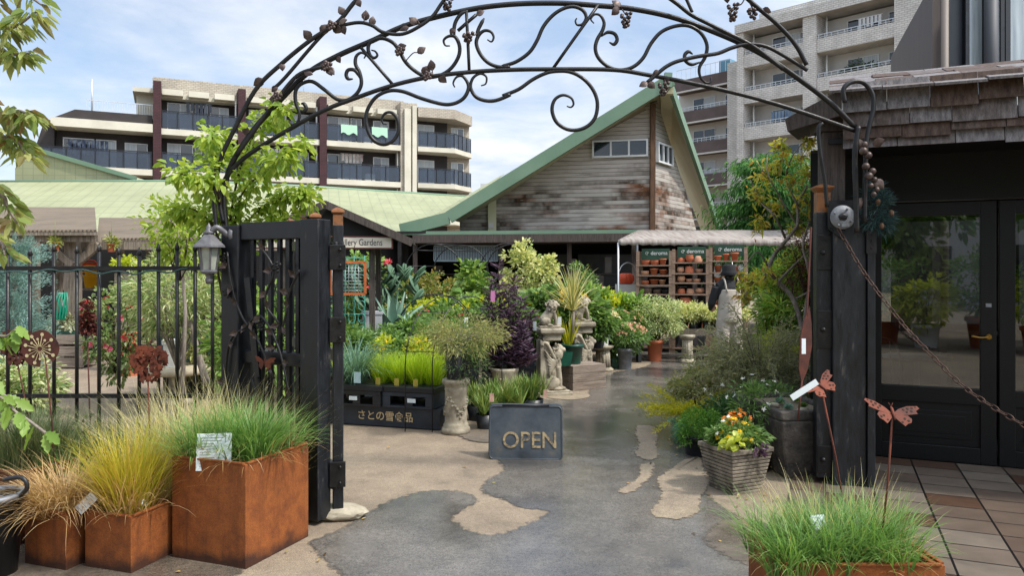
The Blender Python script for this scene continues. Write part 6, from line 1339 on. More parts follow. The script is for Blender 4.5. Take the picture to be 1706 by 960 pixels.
p_, d_, _ = cloud((-.08, .22, .72), (.33, .2, .12), 24, .1, 40); b = MB(); leaves(b, p_, d_, .05, .025); b.build('bedding', leafmat('pale_bedding', [hx('#5b6b40'), hx('#a9b088'), hx('#d9dccb')], .3), t)
for px, py, Y, lab in ((92, 410, 12.0, 'small terracotta pot hanging from the shed beam, left of the timber post'), (186, 412, 12.4, 'small terracotta pot with a sprig hanging from the shed beam, right of the timber post')):
    t = thing('hanging_pot', lab, 'pot', P(px, py+8, Y)); potbody(t, .07, .13, m_terra); p_, d_, _ = cloud((0, 0, .17), (.07, .07, .06), 5, .06, 22); b = MB(); leaves(b, p_, d_, .07, .03); b.tube([(0, 0, .15), (0, 0, .5)], .005, 4); b.build('sprig', leafmat('sprig_leaf', [hx('#6b7a3a'), hx('#a3a552')], .3), t)
# ribbed terracotta pot, white pot on stone table, blue grey box
t = thing('tall_ribbed_pot', 'tall ribbed terracotta chimney pot standing behind the fence', 'pot', G(216, 626)); pr = [(.13, 0)]
for k in range(14): z = .62*k/14; pr += [(.13+.02*k/14, z+.005), (.135+.02*k/14, z+.025), (.13+.02*k/14, z+.04)]
pr += [(.165, .62), (.165, .66), (.14, .66), (.13, .5)]; potbody(t, .15, .66, m_terra, prof=pr)
t = thing('stone_table', 'round pale stone table top holding the white pot behind the fence', 'table', (P(296, 450, 9).x, 9.0, 0)); b = MB(); b.lathe([(.36, .36), (.38, .38), (.38, .42), (.36, .44), (0, .44)], n=36); b.build('top', mat('pale_stone_top', [hx('#a39780'), hx('#bdb29a')], 8, .8), t); b = MB(); b.lathe([(.22, 0), (.2, .05), (.1, .1), (.1, .3), (.16, .36)], n=20); b.build('stem', m_stone, t)
t = thing('white_tapered_pot', 'white tapered square pot on the round stone table behind the fence', 'pot', (P(294, 450, 9).x, 8.95, .441), .3); potbody(t, .12, .33, m_whitep, sq=True, rim=True)
t = thing('blue_grey_tub', 'blue grey plastic tub on a stand behind the white pot', 'tub', (P(312, 450, 9.7).x, 9.7, 0), .1); b = MB(); b.box(-.3, .35, -.2, .2, .42, .78); b.box(-.32, .37, -.22, .22, .781, .81); b.build('body', mat('blue_grey_plastic', hx('#4a6478'), rough=.5), t, bevel=.01); b = MB(); b.box(-.25, .3, -.15, .15, 0, .419); b.build('stand', m_bplast, t)
# ================================================================ leaf materials
def lm(n, a, tr=.3, **k): return leafmat(n, [hx(q) for q in a], tr, **k)
L_rose = lm('spring_rose_leaf', ['#6f8f34', '#95ad48', '#b3c25c', '#7d9a3a'], .45)
L_mid = lm('mid_green_leaf', ['#3f5d30', '#628546', '#86a35e', '#4f6d3a'], .36)
L_fresh = lm('fresh_green_leaf', ['#557a38', '#7a9a4a', '#9db566', '#4a6b34'], .38)
L_dark = lm('dark_green_leaf', ['#2a4a2a', '#406339', '#577c48'], .3)
L_lime = lm('lime_leaf', ['#9db02c', '#c2cc45', '#b4bb3c', '#8aa22c'], .4)
L_var = lm('variegated_leaf', ['#7f9a5c', '#b5be8c', '#d3d4ac', '#5f8048', '#9aad72'], .35)
L_cream = lm('cream_variegated_leaf', ['#8ba05f', '#c4c78c', '#dedbaa', '#7a9350'], .35)
L_purple = lm('purple_leaf', ['#2b1c2c', '#4a3247', '#6b4f66', '#38263a', '#8a7187'], .15)
L_grey = lm('grey_wispy_leaf', ['#838a6c', '#a3a884', '#bab794', '#6f775b'], .4)
L_olive = lm('olive_wispy_leaf', ['#77804c', '#98a066', '#b0aa72', '#5f6b3c'], .3)
L_frost = lm('frosted_needle', ['#5f8580', '#86a8a2', '#9fbdb6', '#4d7069'], .15)
L_con = lm('conifer_green', ['#2c552b', '#457a3a', '#5e944c', '#78a65c'], .3)
L_maple = lm('yellow_green_maple', ['#8a9a32', '#b4ba48', '#cdb85a', '#6f8b30', '#c98e52'], .45)
L_red = lm('burgundy_leaf', ['#351a18', '#572a25', '#6e3a30'], .2)
L_agave = lm('agave_grey_green', ['#6f9380', '#8bab96'], .05)
L_cact = mat('cactus_green', [hx('#3f5d47'), hx('#5d7d60')], 6, .6, 0, .3, 50)
L_cord = lm('striped_cordyline', ['#a8a062', '#d5cd9a', '#6f8248', '#c3b988'], .3)
L_spike = lm('spiky_aloe', ['#46682f', '#678a40', '#86994c', '#7f7a45'], .2)
L_yj = lm('yellow_juniper', ['#a9a61f', '#cfc731', '#8f9a25', '#e0d545'], .3)
L_heu = lm('lime_heuchera', ['#a8b545', '#c6cf66'], .4)
P_yel = lm('yellow_petal', ['#e2b50f', '#f0cc2a'], .3); P_ora = lm('orange_petal', ['#c9701c', '#dd8d33', '#a94f1e'], .3); P_white = lm('white_petal', ['#dcdcd6', '#eeeeea'], .3)
P_red = lm('red_petal', ['#c03a42', '#d8606a'], .3); P_pink = lm('pink_petal', ['#c2476b', '#d77892'], .3); P_crm = lm('cream_petal', ['#d8cfa5', '#e8e0c2', '#c9b58c'], .3); P_peach = lm('peach_petal', ['#cf9a80', '#dcb59c', '#c07f6a'], .3)
m_bark = m_wood('grey_bark', [hx('#4b443d'), hx('#857b70'), hx('#a0978c')], (4, 4, 1), bump=.8); m_barkd = m_wood('dark_bark', [hx('#2a211b'), hx('#4a3b30')], (4, 4, 1), bump=.8)
def blooms(mb, pts, nr, r, k=6, w=.55, cup=.1):
    pts = np.asarray(pts); nr = nrm(np.asarray(nr)); n = len(pts)
    if n == 0: return
    h = rvec(n); a = nrm(np.cross(nr, h)); b_ = np.cross(nr, a)
    for i in range(k):
        g = 2*PI*i/k; d = a*math.cos(g)+b_*math.sin(g)+nr*.25; leaves(mb, pts, d, r, r*w, up=.0, cup=cup, droop=0, lvar=.15, shape='o')
def foliage(t, c, rad, n, cr, per, L, W, m, name='foliage', shell=.45, shape='d', base=None, stem=m_barkd, sr=.006, droop=.15, up=.6, frac=.8):
    p, d, cc = cloud(c, rad, n, cr, per, shell, zmin=.02); b = MB(); leaves(b, p, d, L, W, up=up, droop=droop, shape=shape); o = b.build(name, m, t)
    if base is not None: b = MB(); twigs(b, base, cc, sr, frac=frac); (b.build('stems', stem, t) if b.n else None)
    return p, d, cc
def flowers(t, c, rad, n, r, m, k=6, name='flowers', top=True, w=.55, eye=None):
    d = rvec(n); 
    if top: d[:, 2] = np.abs(d[:, 2])*.9+.1; d = nrm(d)
    p = np.array(c)+d*np.array(rad)*rng.uniform(.9, 1.05, (n, 1))
    if n <= 18:
        for q, e in zip(p, nrm(d+np.array([0, -.5, .3]))):
            b = MB(); blooms(b, [q], [e], r, k, w); o = b.build('flower', m, t)
            if eye: b = MB(); b.blob(tuple(q+e*r*.25), r*.28, sub=1); b.build('flower_eye', eye, o)
        return p
    b = MB(); blooms(b, p, d+np.array([0, -.5, .3]), r, k, w); o = b.build(name, m, t)
    if eye:
        b = MB(); 
        for q, e in zip(p, nrm(d+np.array([0, -.5, .3]))): b.blob(tuple(q+e*r*.25), r*.28, sub=1)
        b.build('flower_eyes', eye, o)
    return p
# ================================================================ climbing rose on the left of the arch
t = thing('climbing_rose', 'bright yellow green climbing rose scrambling over the left foot of the arch', 'climber', (-2.05, 5.35, 0)); b = MB(); YR = 5.38
paths = [[(372, 600), (378, 470), (380, 390), (368, 335), (335, 300), (292, 288)], [(384, 600), (388, 420), (400, 330), (440, 285), (470, 262), (505, 240)], [(378, 400), (395, 300), (418, 235), (450, 195), (472, 176)], [(372, 420), (350, 370), (310, 345), (280, 360)], [(385, 410), (430, 350), (470, 330), (498, 322), (515, 330)], [(376, 390), (360, 300), (358, 250), (352, 222)], [(390, 420), (425, 390), (455, 375), (480, 372)], [(372, 500), (360, 440), (352, 400), (345, 370)], [(395, 560), (412, 500), (405, 450), (398, 400)]]
cl = []
for q in paths:
    s = spline([P(x, y, YR+(random.uniform(-.35, .2) if y < 330 else random.uniform(-.0, .2))) for x, y in q], 6); b.tube(s, [.011*(1-.75*i/len(s)) for i in range(len(s))], 5); cl += s[6:]
st = b.build('canes', m_barkd, t, True); b = MB(); pts = []; dr = []
for c in cl+cl[::2]:
    c = np.array(c); k = rng.poisson(17 if c[2] > 1.9 else 7); o = rvec(k)*(rng.uniform(.1, 1, k)[:, None])*np.array([.115, .15, .10]); pts.append(c+o); dr.append(nrm(o+np.array([0, 0, -.02])+.05*rvec(k)))
pp = np.concatenate(pts); dd = np.concatenate(dr); leaves(b, pp, dd, .052, .031, up=.7, droop=.25, shape='o', lvar=.5); b.build('foliage', L_rose, t, True)
# ================================================================ overhanging tree at the left edge
t = thing('overhanging_tree', 'pale leaved tree just outside the left edge, its drooping leafy branches reaching into view', 'tree', (-2.75, 2.7, 0)); b = MB(); z = lambda x, y, Y: P(x, y, Y)
b.tube([(-2.75, 2.7, 0), (-2.72, 2.72, 1.2), (-2.7, 2.7, 2.3), (-2.6, 2.7, 3.2)], [.07, .06, .045, .025], 10); b.build('trunk', m_bark, t, True)
b = MB(); pts = []; dr = []
br = [([(-2.68, 2.7, 2.7), z(-60, -60, 2.6), z(-10, 30, 2.5), z(20, 45, 2.45), z(62, 18, 2.4)], 20), ([(-2.7, 2.7, 2.4), z(-80, 20, 2.6), z(-5, 75, 2.5), z(18, 90, 2.5), z(50, 88, 2.45)], 16), ([(-2.7, 2.7, 2.2), z(-90, 140, 2.7), z(-8, 195, 2.6), z(30, 185, 2.55), z(58, 195, 2.5)], 26), ([(-2.71, 2.7, 2.0), z(-90, 200, 2.7), z(-6, 225, 2.6), z(25, 235, 2.6), z(48, 262, 2.5)], 22), ([(-2.72, 2.7, 1.8), z(-90, 290, 2.8), z(-4, 320, 2.7), z(12, 345, 2.7), z(28, 372, 2.65)], 18), ([(-2.72, 2.7, 1.6), z(-80, 380, 2.8), z(-5, 400, 2.8), z(8, 425, 2.7)], 12), ([(-2.6, 2.7, 3.1), z(-40, -60, 2.6), z(30, -20, 2.5), z(70, 8, 2.5)], 12)]
for q, n in br:
    s = spline(q, 6); b.tube(s, [.014*(1-.8*i/len(s)) for i in range(len(s))], 5)
    m = len(s)
    for i in range(m//3, m):
        c = np.array(s[i]); k = rng.poisson(n*.28); a = rvec(k)*np.array([1, 1, .4]); pts.append(c+a*.025); dr.append(nrm(a+np.array([.25, 0, -.45])))
b.build('branches', m_bark, t, True); b = MB(); leaves(b, np.concatenate(pts), np.concatenate(dr), .052, .019, up=.3, droop=.25, shape='o', cup=.15); b.build('foliage', lm('pale_olive_leaf', ['#6f8546', '#93a45c', '#adb070', '#5f7640', '#927652'], .45), t, True)
t = thing('oakleaf_shrub', 'light green shrub with lobed leaves leaning in low at the left edge', 'shrub', (-2.5, 3.1, 0)); b = MB(); pts = []; dr = []
for q in ([(-2.5, 3.1, 0), (-2.45, 3.1, .6), z(-20, 672, 3.0), z(30, 690, 3.0), z(76, 722, 2.95)], [(-2.5, 3.1, 0), (-2.5, 3.1, .7), z(-30, 640, 3.1), z(0, 655, 3.1), z(20, 668, 3.05)], [(-2.5, 3.1, 0), (-2.45, 3.15, .8), z(-30, 580, 3.2), z(12, 560, 3.2), z(30, 545, 3.2)]):
    s = spline(q, 6); b.tube(s, .006, 5)
    for i in range(len(s)//2, len(s), 2):
        for k in range(2): a = rvec(1)[0]*np.array([1, .6, .4]); pts.append(np.array(s[i])+a*.01); dr.append(a+np.array([.4, -.1, -.7]))
b.build('stems', m_bark, t, True); b = MB()
for p, d in zip(pts, nrm(np.array(dr))):
    n = nrm((rng.normal(size=(1, 3))*.4+np.array([0, -.5, .6])))[0]; n = n-d*d.dot(n); n /= np.linalg.norm(n); s = np.cross(d, n); L = random.uniform(.06, .085); v = []
    for tt, wd in ((0, .03), (.12, .16), (.22, .13), (.34, .30), (.44, .2), (.58, .30), (.68, .17), (.82, .17), (1, .01)):
        for e in (-1, 0, 1): v.append(tuple(p+d*L*tt+s*wd*L*e+n*(.0 if e == 0 else .05*L)-np.array([0, 0, .18*L*tt*tt])))
    b.add(v, [(i*3+e, i*3+e+1, i*3+e+4, i*3+e+3) for i in range(8) for e in range(2)], True)
b.build('foliage', lm('lobed_light_leaf', ['#678838', '#86a34c', '#7a9642'], .4), t, True)
# ================================================================ front row of the display
pot4 = [(.085, 0), (.105, .12), (.112, .12), (.112, .14), (.1, .14)]
tray_y = .275
def grasspot(name, label, loc, m, L, n, lean, bend, w=.006, r=.1, h=.14, group=None, pm=None, rad=.07):
    t = thing(name, label, 'plant', loc, random.uniform(0, 6), group); potbody(t, r, h, pm or m_bplast, rim=False); b = MB(); tuft(b, (0, 0, h*.85), rad, n, L, w, lean, bend, segs=5); b.build('blades', m, t); return t
g0 = None
lime = [(-1.36, 7.86, .272), (-1.16, 7.80, .272), (-.97, 7.74, .272), (-.80, 7.69, .272), (-1.28, 8.06, .272), (-1.05, 8.0, .272), (-.84, 7.94, .272)]
for i, (x, y, zz) in enumerate(lime):
    lab = ['pot of bright lime grass on the lettered crate, second from the gate', 'pot of bright lime grass at the middle of the crate front', 'pot of bright lime grass third from the left on the crate', 'pot of bright lime grass at the stone column end of the crate', 'rear pot of lime grass on the crates, behind the left pots', 'rear pot of lime grass on the crates, behind the middle pots', 'rear pot of lime grass on the crates, nearest the wispy plant'][i]
    if g0 is None: g0 = grasspot('lime_grass_pot', lab, (x, y, zz+.005), gm_bright, .35, 380, (.0, .6), (.2, 1.2), group='lime grass pots on the crates')
    else: dup(g0, (x, y, zz+.005), i*1.3, lab, sc=random.uniform(.9, 1.08))
grasspot('blue_sedge_pot', 'pot of long drooping blue green sedge spilling over the left end of the crates', (-1.63, 7.82, .275), gm_blue, .62, 420, (.1, .8), (.9, 2.1), .009, .12, .15)
for i, (x, zz) in enumerate([(-1.42, .40), (-1.22, .40), (-1.02, .40)]):
    card('picture_tag', ['yellow picture tag in the left pot of lime grass', 'yellow picture tag in the middle of the lime grass pots', 'yellow picture tag in the right pot of lime grass'][i], (x+.05, 7.66-.06*i, zz), -.3, 0, .05, .10, m=mat('yellow_label', hx('#a8963c')) if i == 0 else bpy.data.materials['yellow_label'])
card('price_card', 'pale blue price card hung on the blue green sedge', (-1.56, 7.56, .46), -.3, 0, .075, .11, m=mat('pale_blue_card', hx('#a9c4cb')))
# wispy plant on the column
t = thing('wispy_potted_shrub', 'wispy olive shrub in a black pot standing on the stone column', 'plant', (-.55, 7.36, .535)); potbody(t, .115, .34, m_bplast, rim=False); foliage(t, (.05, 0, .43), (.55, .42, .20), 70, .11, 60, .045, .007, L_olive, base=(0, 0, .3), sr=.005, shell=.2, droop=.2, stem=m_bark); b = MB()
p_, d_, _ = cloud((.1, -.1, .2), (.2, .14, .2), 22, .08, 45); leaves(b, p_, d_, .04, .008); b.build('trailing_foliage', lm('trailing_dark', ['#3d5a38', '#5d7a4c', '#7a7a52'], .25), t)
# purple shrub
t = thing('purple_shrub', 'tall dark purple leaved shrub in the carved stone urn', 'shrub', (-.09, 9.3, .355)); spires = [(-.22, 0, .85), (-.08, .05, 1.28), (.05, -.05, 1.0), (.2, 0, .85), (.33, .05, .7), (-.3, .05, .65), (-.18, -.08, 1.08), (.13, .05, 1.1), (.24, -.1, .55), (-.1, -.12, .5), (.02, -.14, .7), (.28, -.12, .3), (-.22, -.1, .35), (.1, -.15, .42), (.34, -.02, .16), (-.05, .12, .9)]
b = MB(); s_ = MB(); 
for x, y, h in spires:
    s = spline([(x*.15, y*.15, 0), (x*.7, y*.7, h*.5), (x, y, h)], 5); s_.tube(s, .006, 5); P2 = []; D2 = []
    for i in range(3, len(s)):
        k = 26; a = rng.uniform(0, 2*PI, k); o = np.stack([np.cos(a), np.sin(a), np.full(k, .55)], 1); P2.append(np.array(s[i])+rng.normal(0, .025, (k, 3))); D2.append(o+.2*rvec(k))
    leaves(b, np.concatenate(P2), np.concatenate(D2), .10, .018, up=.5, droop=.1)
s_.build('stems', m_barkd, t); b.build('foliage', L_purple, t)
card('picture_tag', 'pink picture tag standing in the purple shrub', (-.23, 8.98, 1.22), 0, 0, .05, .13, m=mat('pink_card', hx('#c479a8')))
for i, (x, y, zz) in enumerate([(-.42, 9.1, .72), (.28, 9.3, .85), (-.55, 9.0, .92), (.62, 9.75, .88), (-.62, 9.6, .86)]):
    card('plant_tag', ['white plant tag left of the purple shrub, low among the herbs', 'white plant tag right of the purple shrub', 'white plant tag high among the herbs left of the purple shrub', 'white tag beside the nearer lion statue', 'white plant tag by the wire hoop'][i], (x, y, zz), random.uniform(-.4, .4), 0, .045, .11)
# spiky pots by the column
k0 = None
for i, (x, y, lab) in enumerate([(-.27, 7.55, 'spiky green aloe pot right beside the stone column'), (-.02, 7.75, 'spiky green aloe pot behind the left top corner of the OPEN board'), (.22, 8.2, 'spiky green aloe pot behind the right side of the OPEN board'), (-.2, 8.05, 'spiky green aloe pot in the second row behind the column'), (.05, 8.4, 'spiky green aloe pot farthest back, under the purple shrub'), (-.38, 8.0, 'spiky green aloe pot half hidden behind the stone column')]):
    if k0 is None:
        k0 = thing('aloe_pot', lab, 'plant', (x, y, 0), 0, 'spiky aloe pots behind the board'); potbody(k0, .10, .15, m_bplast, rim=False); b = MB(); 
        for q in range(14): a = rng.uniform(0, 6.28); r = rng.uniform(0, .12); tuft(b, (r*math.cos(a), r*math.sin(a), .13+rng.uniform(0, .05)), .015, 20, .22, .013, (.1, 1.0), (.05, .5), segs=3, fan=.7)
        b.build('foliage', L_spike, k0)
    else: dup(k0, (x, y, 0), i*1.1, lab, sc=random.uniform(1.05, 1.3))
for i, (x, y, zz) in enumerate([(-.20, 7.38, .30), (.02, 7.5, .16), (.36, 8.1, .22)]): card('picture_tag', ['small picture tag in the aloe pot by the column', 'small picture tag in the aloe pot behind the OPEN board', 'small picture tag in the aloe pot at the board\'s right'][i], (x, y, zz), .2, 0, .045, .085, m=mat('brownish_card', [hx('#8a6a66'), hx('#c9a58c')], 20) if i == 0 else bpy.data.materials['brownish_card'])
# ================================================================ nursery plants on the benches
proto = {}
def nursery(kind, label, x, y, zz, sc=1, group=None):
    r = random.uniform(0, 6)
    if kind in proto: return dup(proto[kind], (x, y, zz), r, label, group, sc*random.uniform(.9, 1.12))
    t = thing('potted_plant', label, 'plant', (x, y, zz), 0, group); potbody(t, .09, .14, m_bplast, rim=False)
    if kind == 'herb': foliage(t, (0, 0, .28), (.19, .19, .14), 24, .09, 60, .07, .028, L_mid, base=(0, 0, .1), shape='o')
    elif kind == 'fresh': foliage(t, (0, 0, .30), (.2, .2, .17), 22, .10, 45, .09, .045, L_fresh, base=(0, 0, .1), shape='o')
    elif kind == 'yellow': foliage(t, (0, 0, .28), (.2, .2, .15), 26, .09, 55, .05, .028, L_lime, base=(0, 0, .1)); flowers(t, (0, 0, .28), (.2, .2, .17), 14, .03, P_yel)
    elif kind == 'pinkish': foliage(t, (0, 0, .28), (.19, .19, .16), 24, .09, 50, .05, .024, L_mid, base=(0, 0, .1)); flowers(t, (0, 0, .3), (.2, .2, .17), 26, .032, P_peach)
    elif kind == 'white': foliage(t, (0, 0, .26), (.19, .19, .14), 24, .09, 50, .055, .026, L_mid, base=(0, 0, .1)); flowers(t, (0, 0, .26), (.2, .2, .16), 22, .026, P_white)
    elif kind == 'red': foliage(t, (0, 0, .26), (.19, .19, .14), 24, .09, 50, .06, .03, L_mid, base=(0, 0, .1)); flowers(t, (0, 0, .28), (.19, .19, .15), 9, .04, P_red)
    elif kind == 'sun': foliage(t, (0, 0, .38), (.22, .22, .26), 26, .11, 40, .10, .045, L_mid, base=(0, 0, .1), shape='o'); flowers(t, (0, -.05, .46), (.24, .22, .24), 5, .06, P_yel, 10, w=.35, eye=m_browntim)
    elif kind == 'grass': b = MB(); tuft(b, (0, 0, .12), .06, 300, .42, .007, (.05, .5), (.3, 1.2)); b.build('blades', gm_green, t)
    elif kind == 'vari': foliage(t, (0, 0, .26), (.17, .17, .13), 24, .08, 55, .045, .022, L_cream, base=(0, 0, .1))
    elif kind == 'tall': foliage(t, (0, 0, .5), (.2, .2, .42), 34, .11, 50, .07, .034, L_fresh, base=(0, 0, .1), shape='o')
    elif kind == 'dark': foliage(t, (0, 0, .36), (.22, .22, .26), 30, .11, 50, .06, .028, L_dark, base=(0, 0, .1))
    proto[kind] = t; return t
D = {'herb': 'leafy mid green', 'fresh': 'broad leaved fresh green', 'yellow': 'lime leaved yellow flowered', 'pinkish': 'peach flowered', 'white': 'white flowered', 'red': 'red flowered', 'sun': 'dark eyed yellow daisy', 'grass': 'arching green grass', 'vari': 'cream variegated', 'tall': 'tall upright green', 'dark': 'dark green bushy'}
def row(kinds, x0, x1, y, zz, n, where, sc=1, jit=.05):
    for i in range(n):
        k = kinds[i % len(kinds)]; x = x0+(x1-x0)*(i/(n-1) if n > 1 else .5)
        nursery(k, f'{D[k]} potted plant {where}', x+random.gauss(0, jit*.5), y+random.gauss(0, jit), zz, sc, f'{D[k]} plants {where}')
row(['yellow', 'herb', 'yellow', 'herb'], -2.0, -1.05, 8.62, .425, 5, 'on the low bench behind the crates', .85)
row(['herb', 'herb', 'white', 'herb', 'red', 'herb'], -2.0, -.5, 8.98, .425, 8, 'on the low bench, middle row', 1)
row(['herb', 'grass', 'herb'], -1.95, -.5, 9.25, .425, 7, 'along the rear of the low bench', 1.1)
row(['herb', 'red', 'herb', 'herb'], -.95, .25, 10.05, .56, 6, 'at the front of the middle bench', 1.1)
row(['yellow', 'herb'], -1.2, .1, 10.75, .56, 6, 'at the rear of the middle bench', 1.2)
row(['yellow', 'yellow', 'fresh'], -1.35, -.2, 12.3, .61, 5, 'at the front of the long timber bench', 1.1)
row(['herb', 'fresh', 'pinkish', 'yellow'], -2.8, .8, 12.75, .61, 10, 'on the long timber bench', 1.0)
row(['pinkish', 'dark', 'white', 'pinkish', 'herb'], -2.6, .6, 15.35, .63, 11, 'on the rearmost bench', 1.35)
row(['dark', 'tall', 'pinkish'], -2.8, .0, 15.95, .63, 7, 'along the back of the rearmost bench', 1.05)
row(['sun', 'sun', 'herb'], .25, 1.25, 11.4, .42, 6, 'behind the lion statues', 1.35)
row(['herb', 'fresh', 'sun'], .1, 1.2, 11.85, .5, 5, 'in the row behind the daisies', 1.3)
row(['pinkish', 'white', 'pinkish'], 1.25, 2.05, 12.85, .365, 4, 'on the pallet bench by the fluted column', 1.15)
row(['yellow', 'fresh', 'yellow'], 1.15, 2.1, 13.35, .37, 5, 'along the back of the pallet bench', 1.6)
row(['herb', 'dark', 'herb'], 1.0, 1.7, 12.5, .425, 4, 'on the grey pallet bench', 1.1)
row(['fresh', 'yellow', 'herb'], 1.3, 2.3, 13.7, .4, 6, 'left of the pot shelves', 1.0)
for i in range(14):
    u = i/13; nursery('vari', 'cream variegated seedling pot in the long row before the pot shelves', 2.55+1.5*u, 13.75-.5*u+(.12 if i % 2 else -.1), .555, 1.0, 'variegated seedlings before the pot shelves')
t = thing('red_flower_clump', 'green clump with red flowers growing in the timber trough', 'plant', (P(703, 450, 10.35).x, 10.35, .88)); foliage(t, (0, 0, .06), (.2, .1, .08), 16, .08, 45, .06, .025, L_mid); flowers(t, (0, -.03, .05), (.2, .12, .12), 8, .04, P_red)
# ================================================================ agave, cactus, cordyline
t = thing('agave', 'large grey green agave with broad pointed leaves in the middle of the display', 'plant', P(655, 545, 10.0)); t.location.z = .555; potbody(t, .13, .26, m_zinc, rim=True); b = MB()
for k in range(15):
    a = 2.4*k; le = .08+.085*k*.9; L = random.uniform(.50, .66); d = Vector((math.cos(a), math.sin(a), 0)); s = Vector((-d.y, d.x, 0)); p = Vector((0, 0, .24)); v = []; n = 7
    for i in range(n+1):
        tt = i/n; w_ = .052*(1.0+.5*math.sin(PI*min(1, tt*1.2)))*(1-tt**2.5); ang = le+.5*le*tt; q = d*-math.cos(ang)+Vector((0, 0, math.sin(ang))); v += [tuple(p-s*w_+q*-.02), tuple(p+Vector((0, 0, 0))), tuple(p+s*w_+q*-.02)]; p = p+(d*math.sin(ang)+Vector((0, 0, math.cos(ang))))*L/n
    v2 = [tuple(Vector(x)+Vector((0, 0, -.012))) for x in v]; b.add(v+v2, [(i*3+e, i*3+e+1, i*3+e+4, i*3+e+3) for i in range(n) for e in (0, 1)]+[(24+i*3+e, 24+i*3+e+3, 24+i*3+e+4, 24+i*3+e+1) for i in range(n) for e in (0, 1)], True)
t.scale = (.88, .88, .9); b.build('leaves', mat('agave_skin', [hx('#6c8d7b'), hx('#93b09b')], 3, .55), t)
t = thing('prickly_pear_cactus', 'big prickly pear cactus of rounded grey green pads behind the agave', 'cactus', P(652, 450, 11.3)); t.location.z = 0; potbody(t, .25, .78, m_terra); rp = random.Random(4); pads = [((0, 0, .55), 0, .0)]
def pad(b, o, tilt, yaw, L):
    o = Vector(o); up = Vector((math.sin(tilt)*math.cos(yaw), math.sin(tilt)*math.sin(yaw), math.cos(tilt))); c = o+up*L*.5; rot = up.to_track_quat('Z', 'Y').to_euler(); rr = Matrix.Rotation(rp.uniform(-.6, .6), 3, 'Z'); e = (up.to_track_quat('Z', 'Y').to_matrix() @ rr).to_euler()
    b.blob(tuple(c), (L*.38, L*.09, L*.53), e, sub=3); return c+up*L*.45, up
def grow(o, tilt, yaw, L, dep):
    b = MB(); tip, up = pad(b, o, tilt, yaw, L); b.build('pad', L_cact, t)
    if dep:
        for k in range(rp.choice((2, 2, 3))): s = rp.choice((-1, 1)) if k else (1 if rp.random() < .5 else -1); grow(tip+Vector((s*L*.22*(k > -1), 0, -.04)), tilt*.4+rp.uniform(.15, .7), 0 if s > 0 else PI, L*rp.uniform(.78, .98), dep-1)
for a, y in ((.1, 0), (.5, 0), (.55, PI), (.2, PI)): grow(Vector((.07*(1 if y == 0 else -1), 0, .74)), a, y, .38, 3)
b = MB(); blooms(b, [(-.02, -.12, 1.72), (-.05, -.1, 1.70), (-.3, -.1, 1.35)], [(0, -.6, .5)]*3, .07, 8); b.build('red_flowers', P_red, t)
t = thing('spiky_cordyline', 'tall cream striped spiky palm in a dark green pot on the timber box', 'plant', (.82, 10.2, .334)); potbody(t, .15, .26, m_gplast, rim=True); b = MB(); b.tube([(0, 0, .2), (.01, 0, .55), (0, 0, .80)], [.035, .03, .028], 10); b.build('trunk', m_bark, t); b = MB()
tuft(b, (0, 0, .72), .04, 80, .70, .020, (.05, 1.5), (.2, 1.1), Lv=.2, segs=7, fan=.9); tuft(b, (0, 0, .76), .03, 22, .52, .018, (.0, .3), (.05, .3), Lv=.2, segs=6); b.build('leaves', L_cord, t); b = MB(); tuft(b, (-.05, -.03, .24), .05, 24, .50, .028, (.1, .6), (.05, .4), segs=4); b.build('young_leaves', L_yj, t)
t = thing('green_nursery_pot', 'dark green square pot beside the spiky palm on the timber box', 'pot', (.69, 9.95, .334), .4); potbody(t, .09, .18, m_gplast, sq=True, rim=False)
# variegated climber behind, big leaf plant
t = thing('variegated_climber', 'cream and green variegated climber trained over a frame at the back of the display', 'climber', (.28, 13.3, 0)); potbody(t, .2, .35, m_bplast); foliage(t, (.0, 0, 1.5), (.52, .3, .62), 70, .12, 42, .07, .045, L_cream, base=(0, 0, .35), shape='o', shell=.5); 
t = thing('broad_leaf_plant', 'fresh green broad leaved plant left of the variegated climber', 'plant', (P(785, 450, 13.8).x, 13.8, 0)); potbody(t, .2, .35, m_bplast); foliage(t, (0, 0, 1.15), (.24, .2, .6), 26, .14, 26, .13, .08, L_fresh, base=(0, 0, .35), shape='o')
t = thing('bushy_green_shrub', 'upright green shrub before the dark shop doors, right of the climber', 'shrub', (P(970, 450, 14.5).x, 14.5, 0)); potbody(t, .2, .35, m_bplast); foliage(t, (0, 0, 1.05), (.28, .24, .7), 36, .14, 36, .07, .034, L_mid, base=(0, 0, .35), shape='o')
t = thing('pale_seed_plant', 'pale pinkish seed head plant between the climber and the spiky palm', 'plant', (P(915, 450, 13.3).x, 13.3, 0)); potbody(t, .18, .3, m_bplast); foliage(t, (0, 0, .95), (.28, .25, .6), 40, .12, 40, .06, .014, lm('dry_pink', ['#8f7a62', '#b59c80', '#a38672'], .2), base=(0, 0, .3))
t = thing('yellow_green_mound', 'lime green shrub at the far left of the rear bench', 'shrub', (P(720, 450, 14.6).x, 14.6, 0)); potbody(t, .2, .35, m_bplast); foliage(t, (0, 0, 1.1), (.6, .3, .42), 46, .15, 44, .08, .035, lm('bronzed_green', ['#5d7a35', '#8f9a52', '#a3834f', '#486b2c'], .35), base=(0, 0, .35), shape='o')
t = thing('green_shrub', 'tall yellow green shrub under the name board of the kiosk', 'shrub', (P(600, 450, 11.6).x, 11.6, 0)); potbody(t, .25, .4, m_bplast); foliage(t, (.0, 0, 1.3), (.35, .3, .65), 40, .17, 45, .08, .035, L_fresh, base=(0, 0, .4), shape='o')
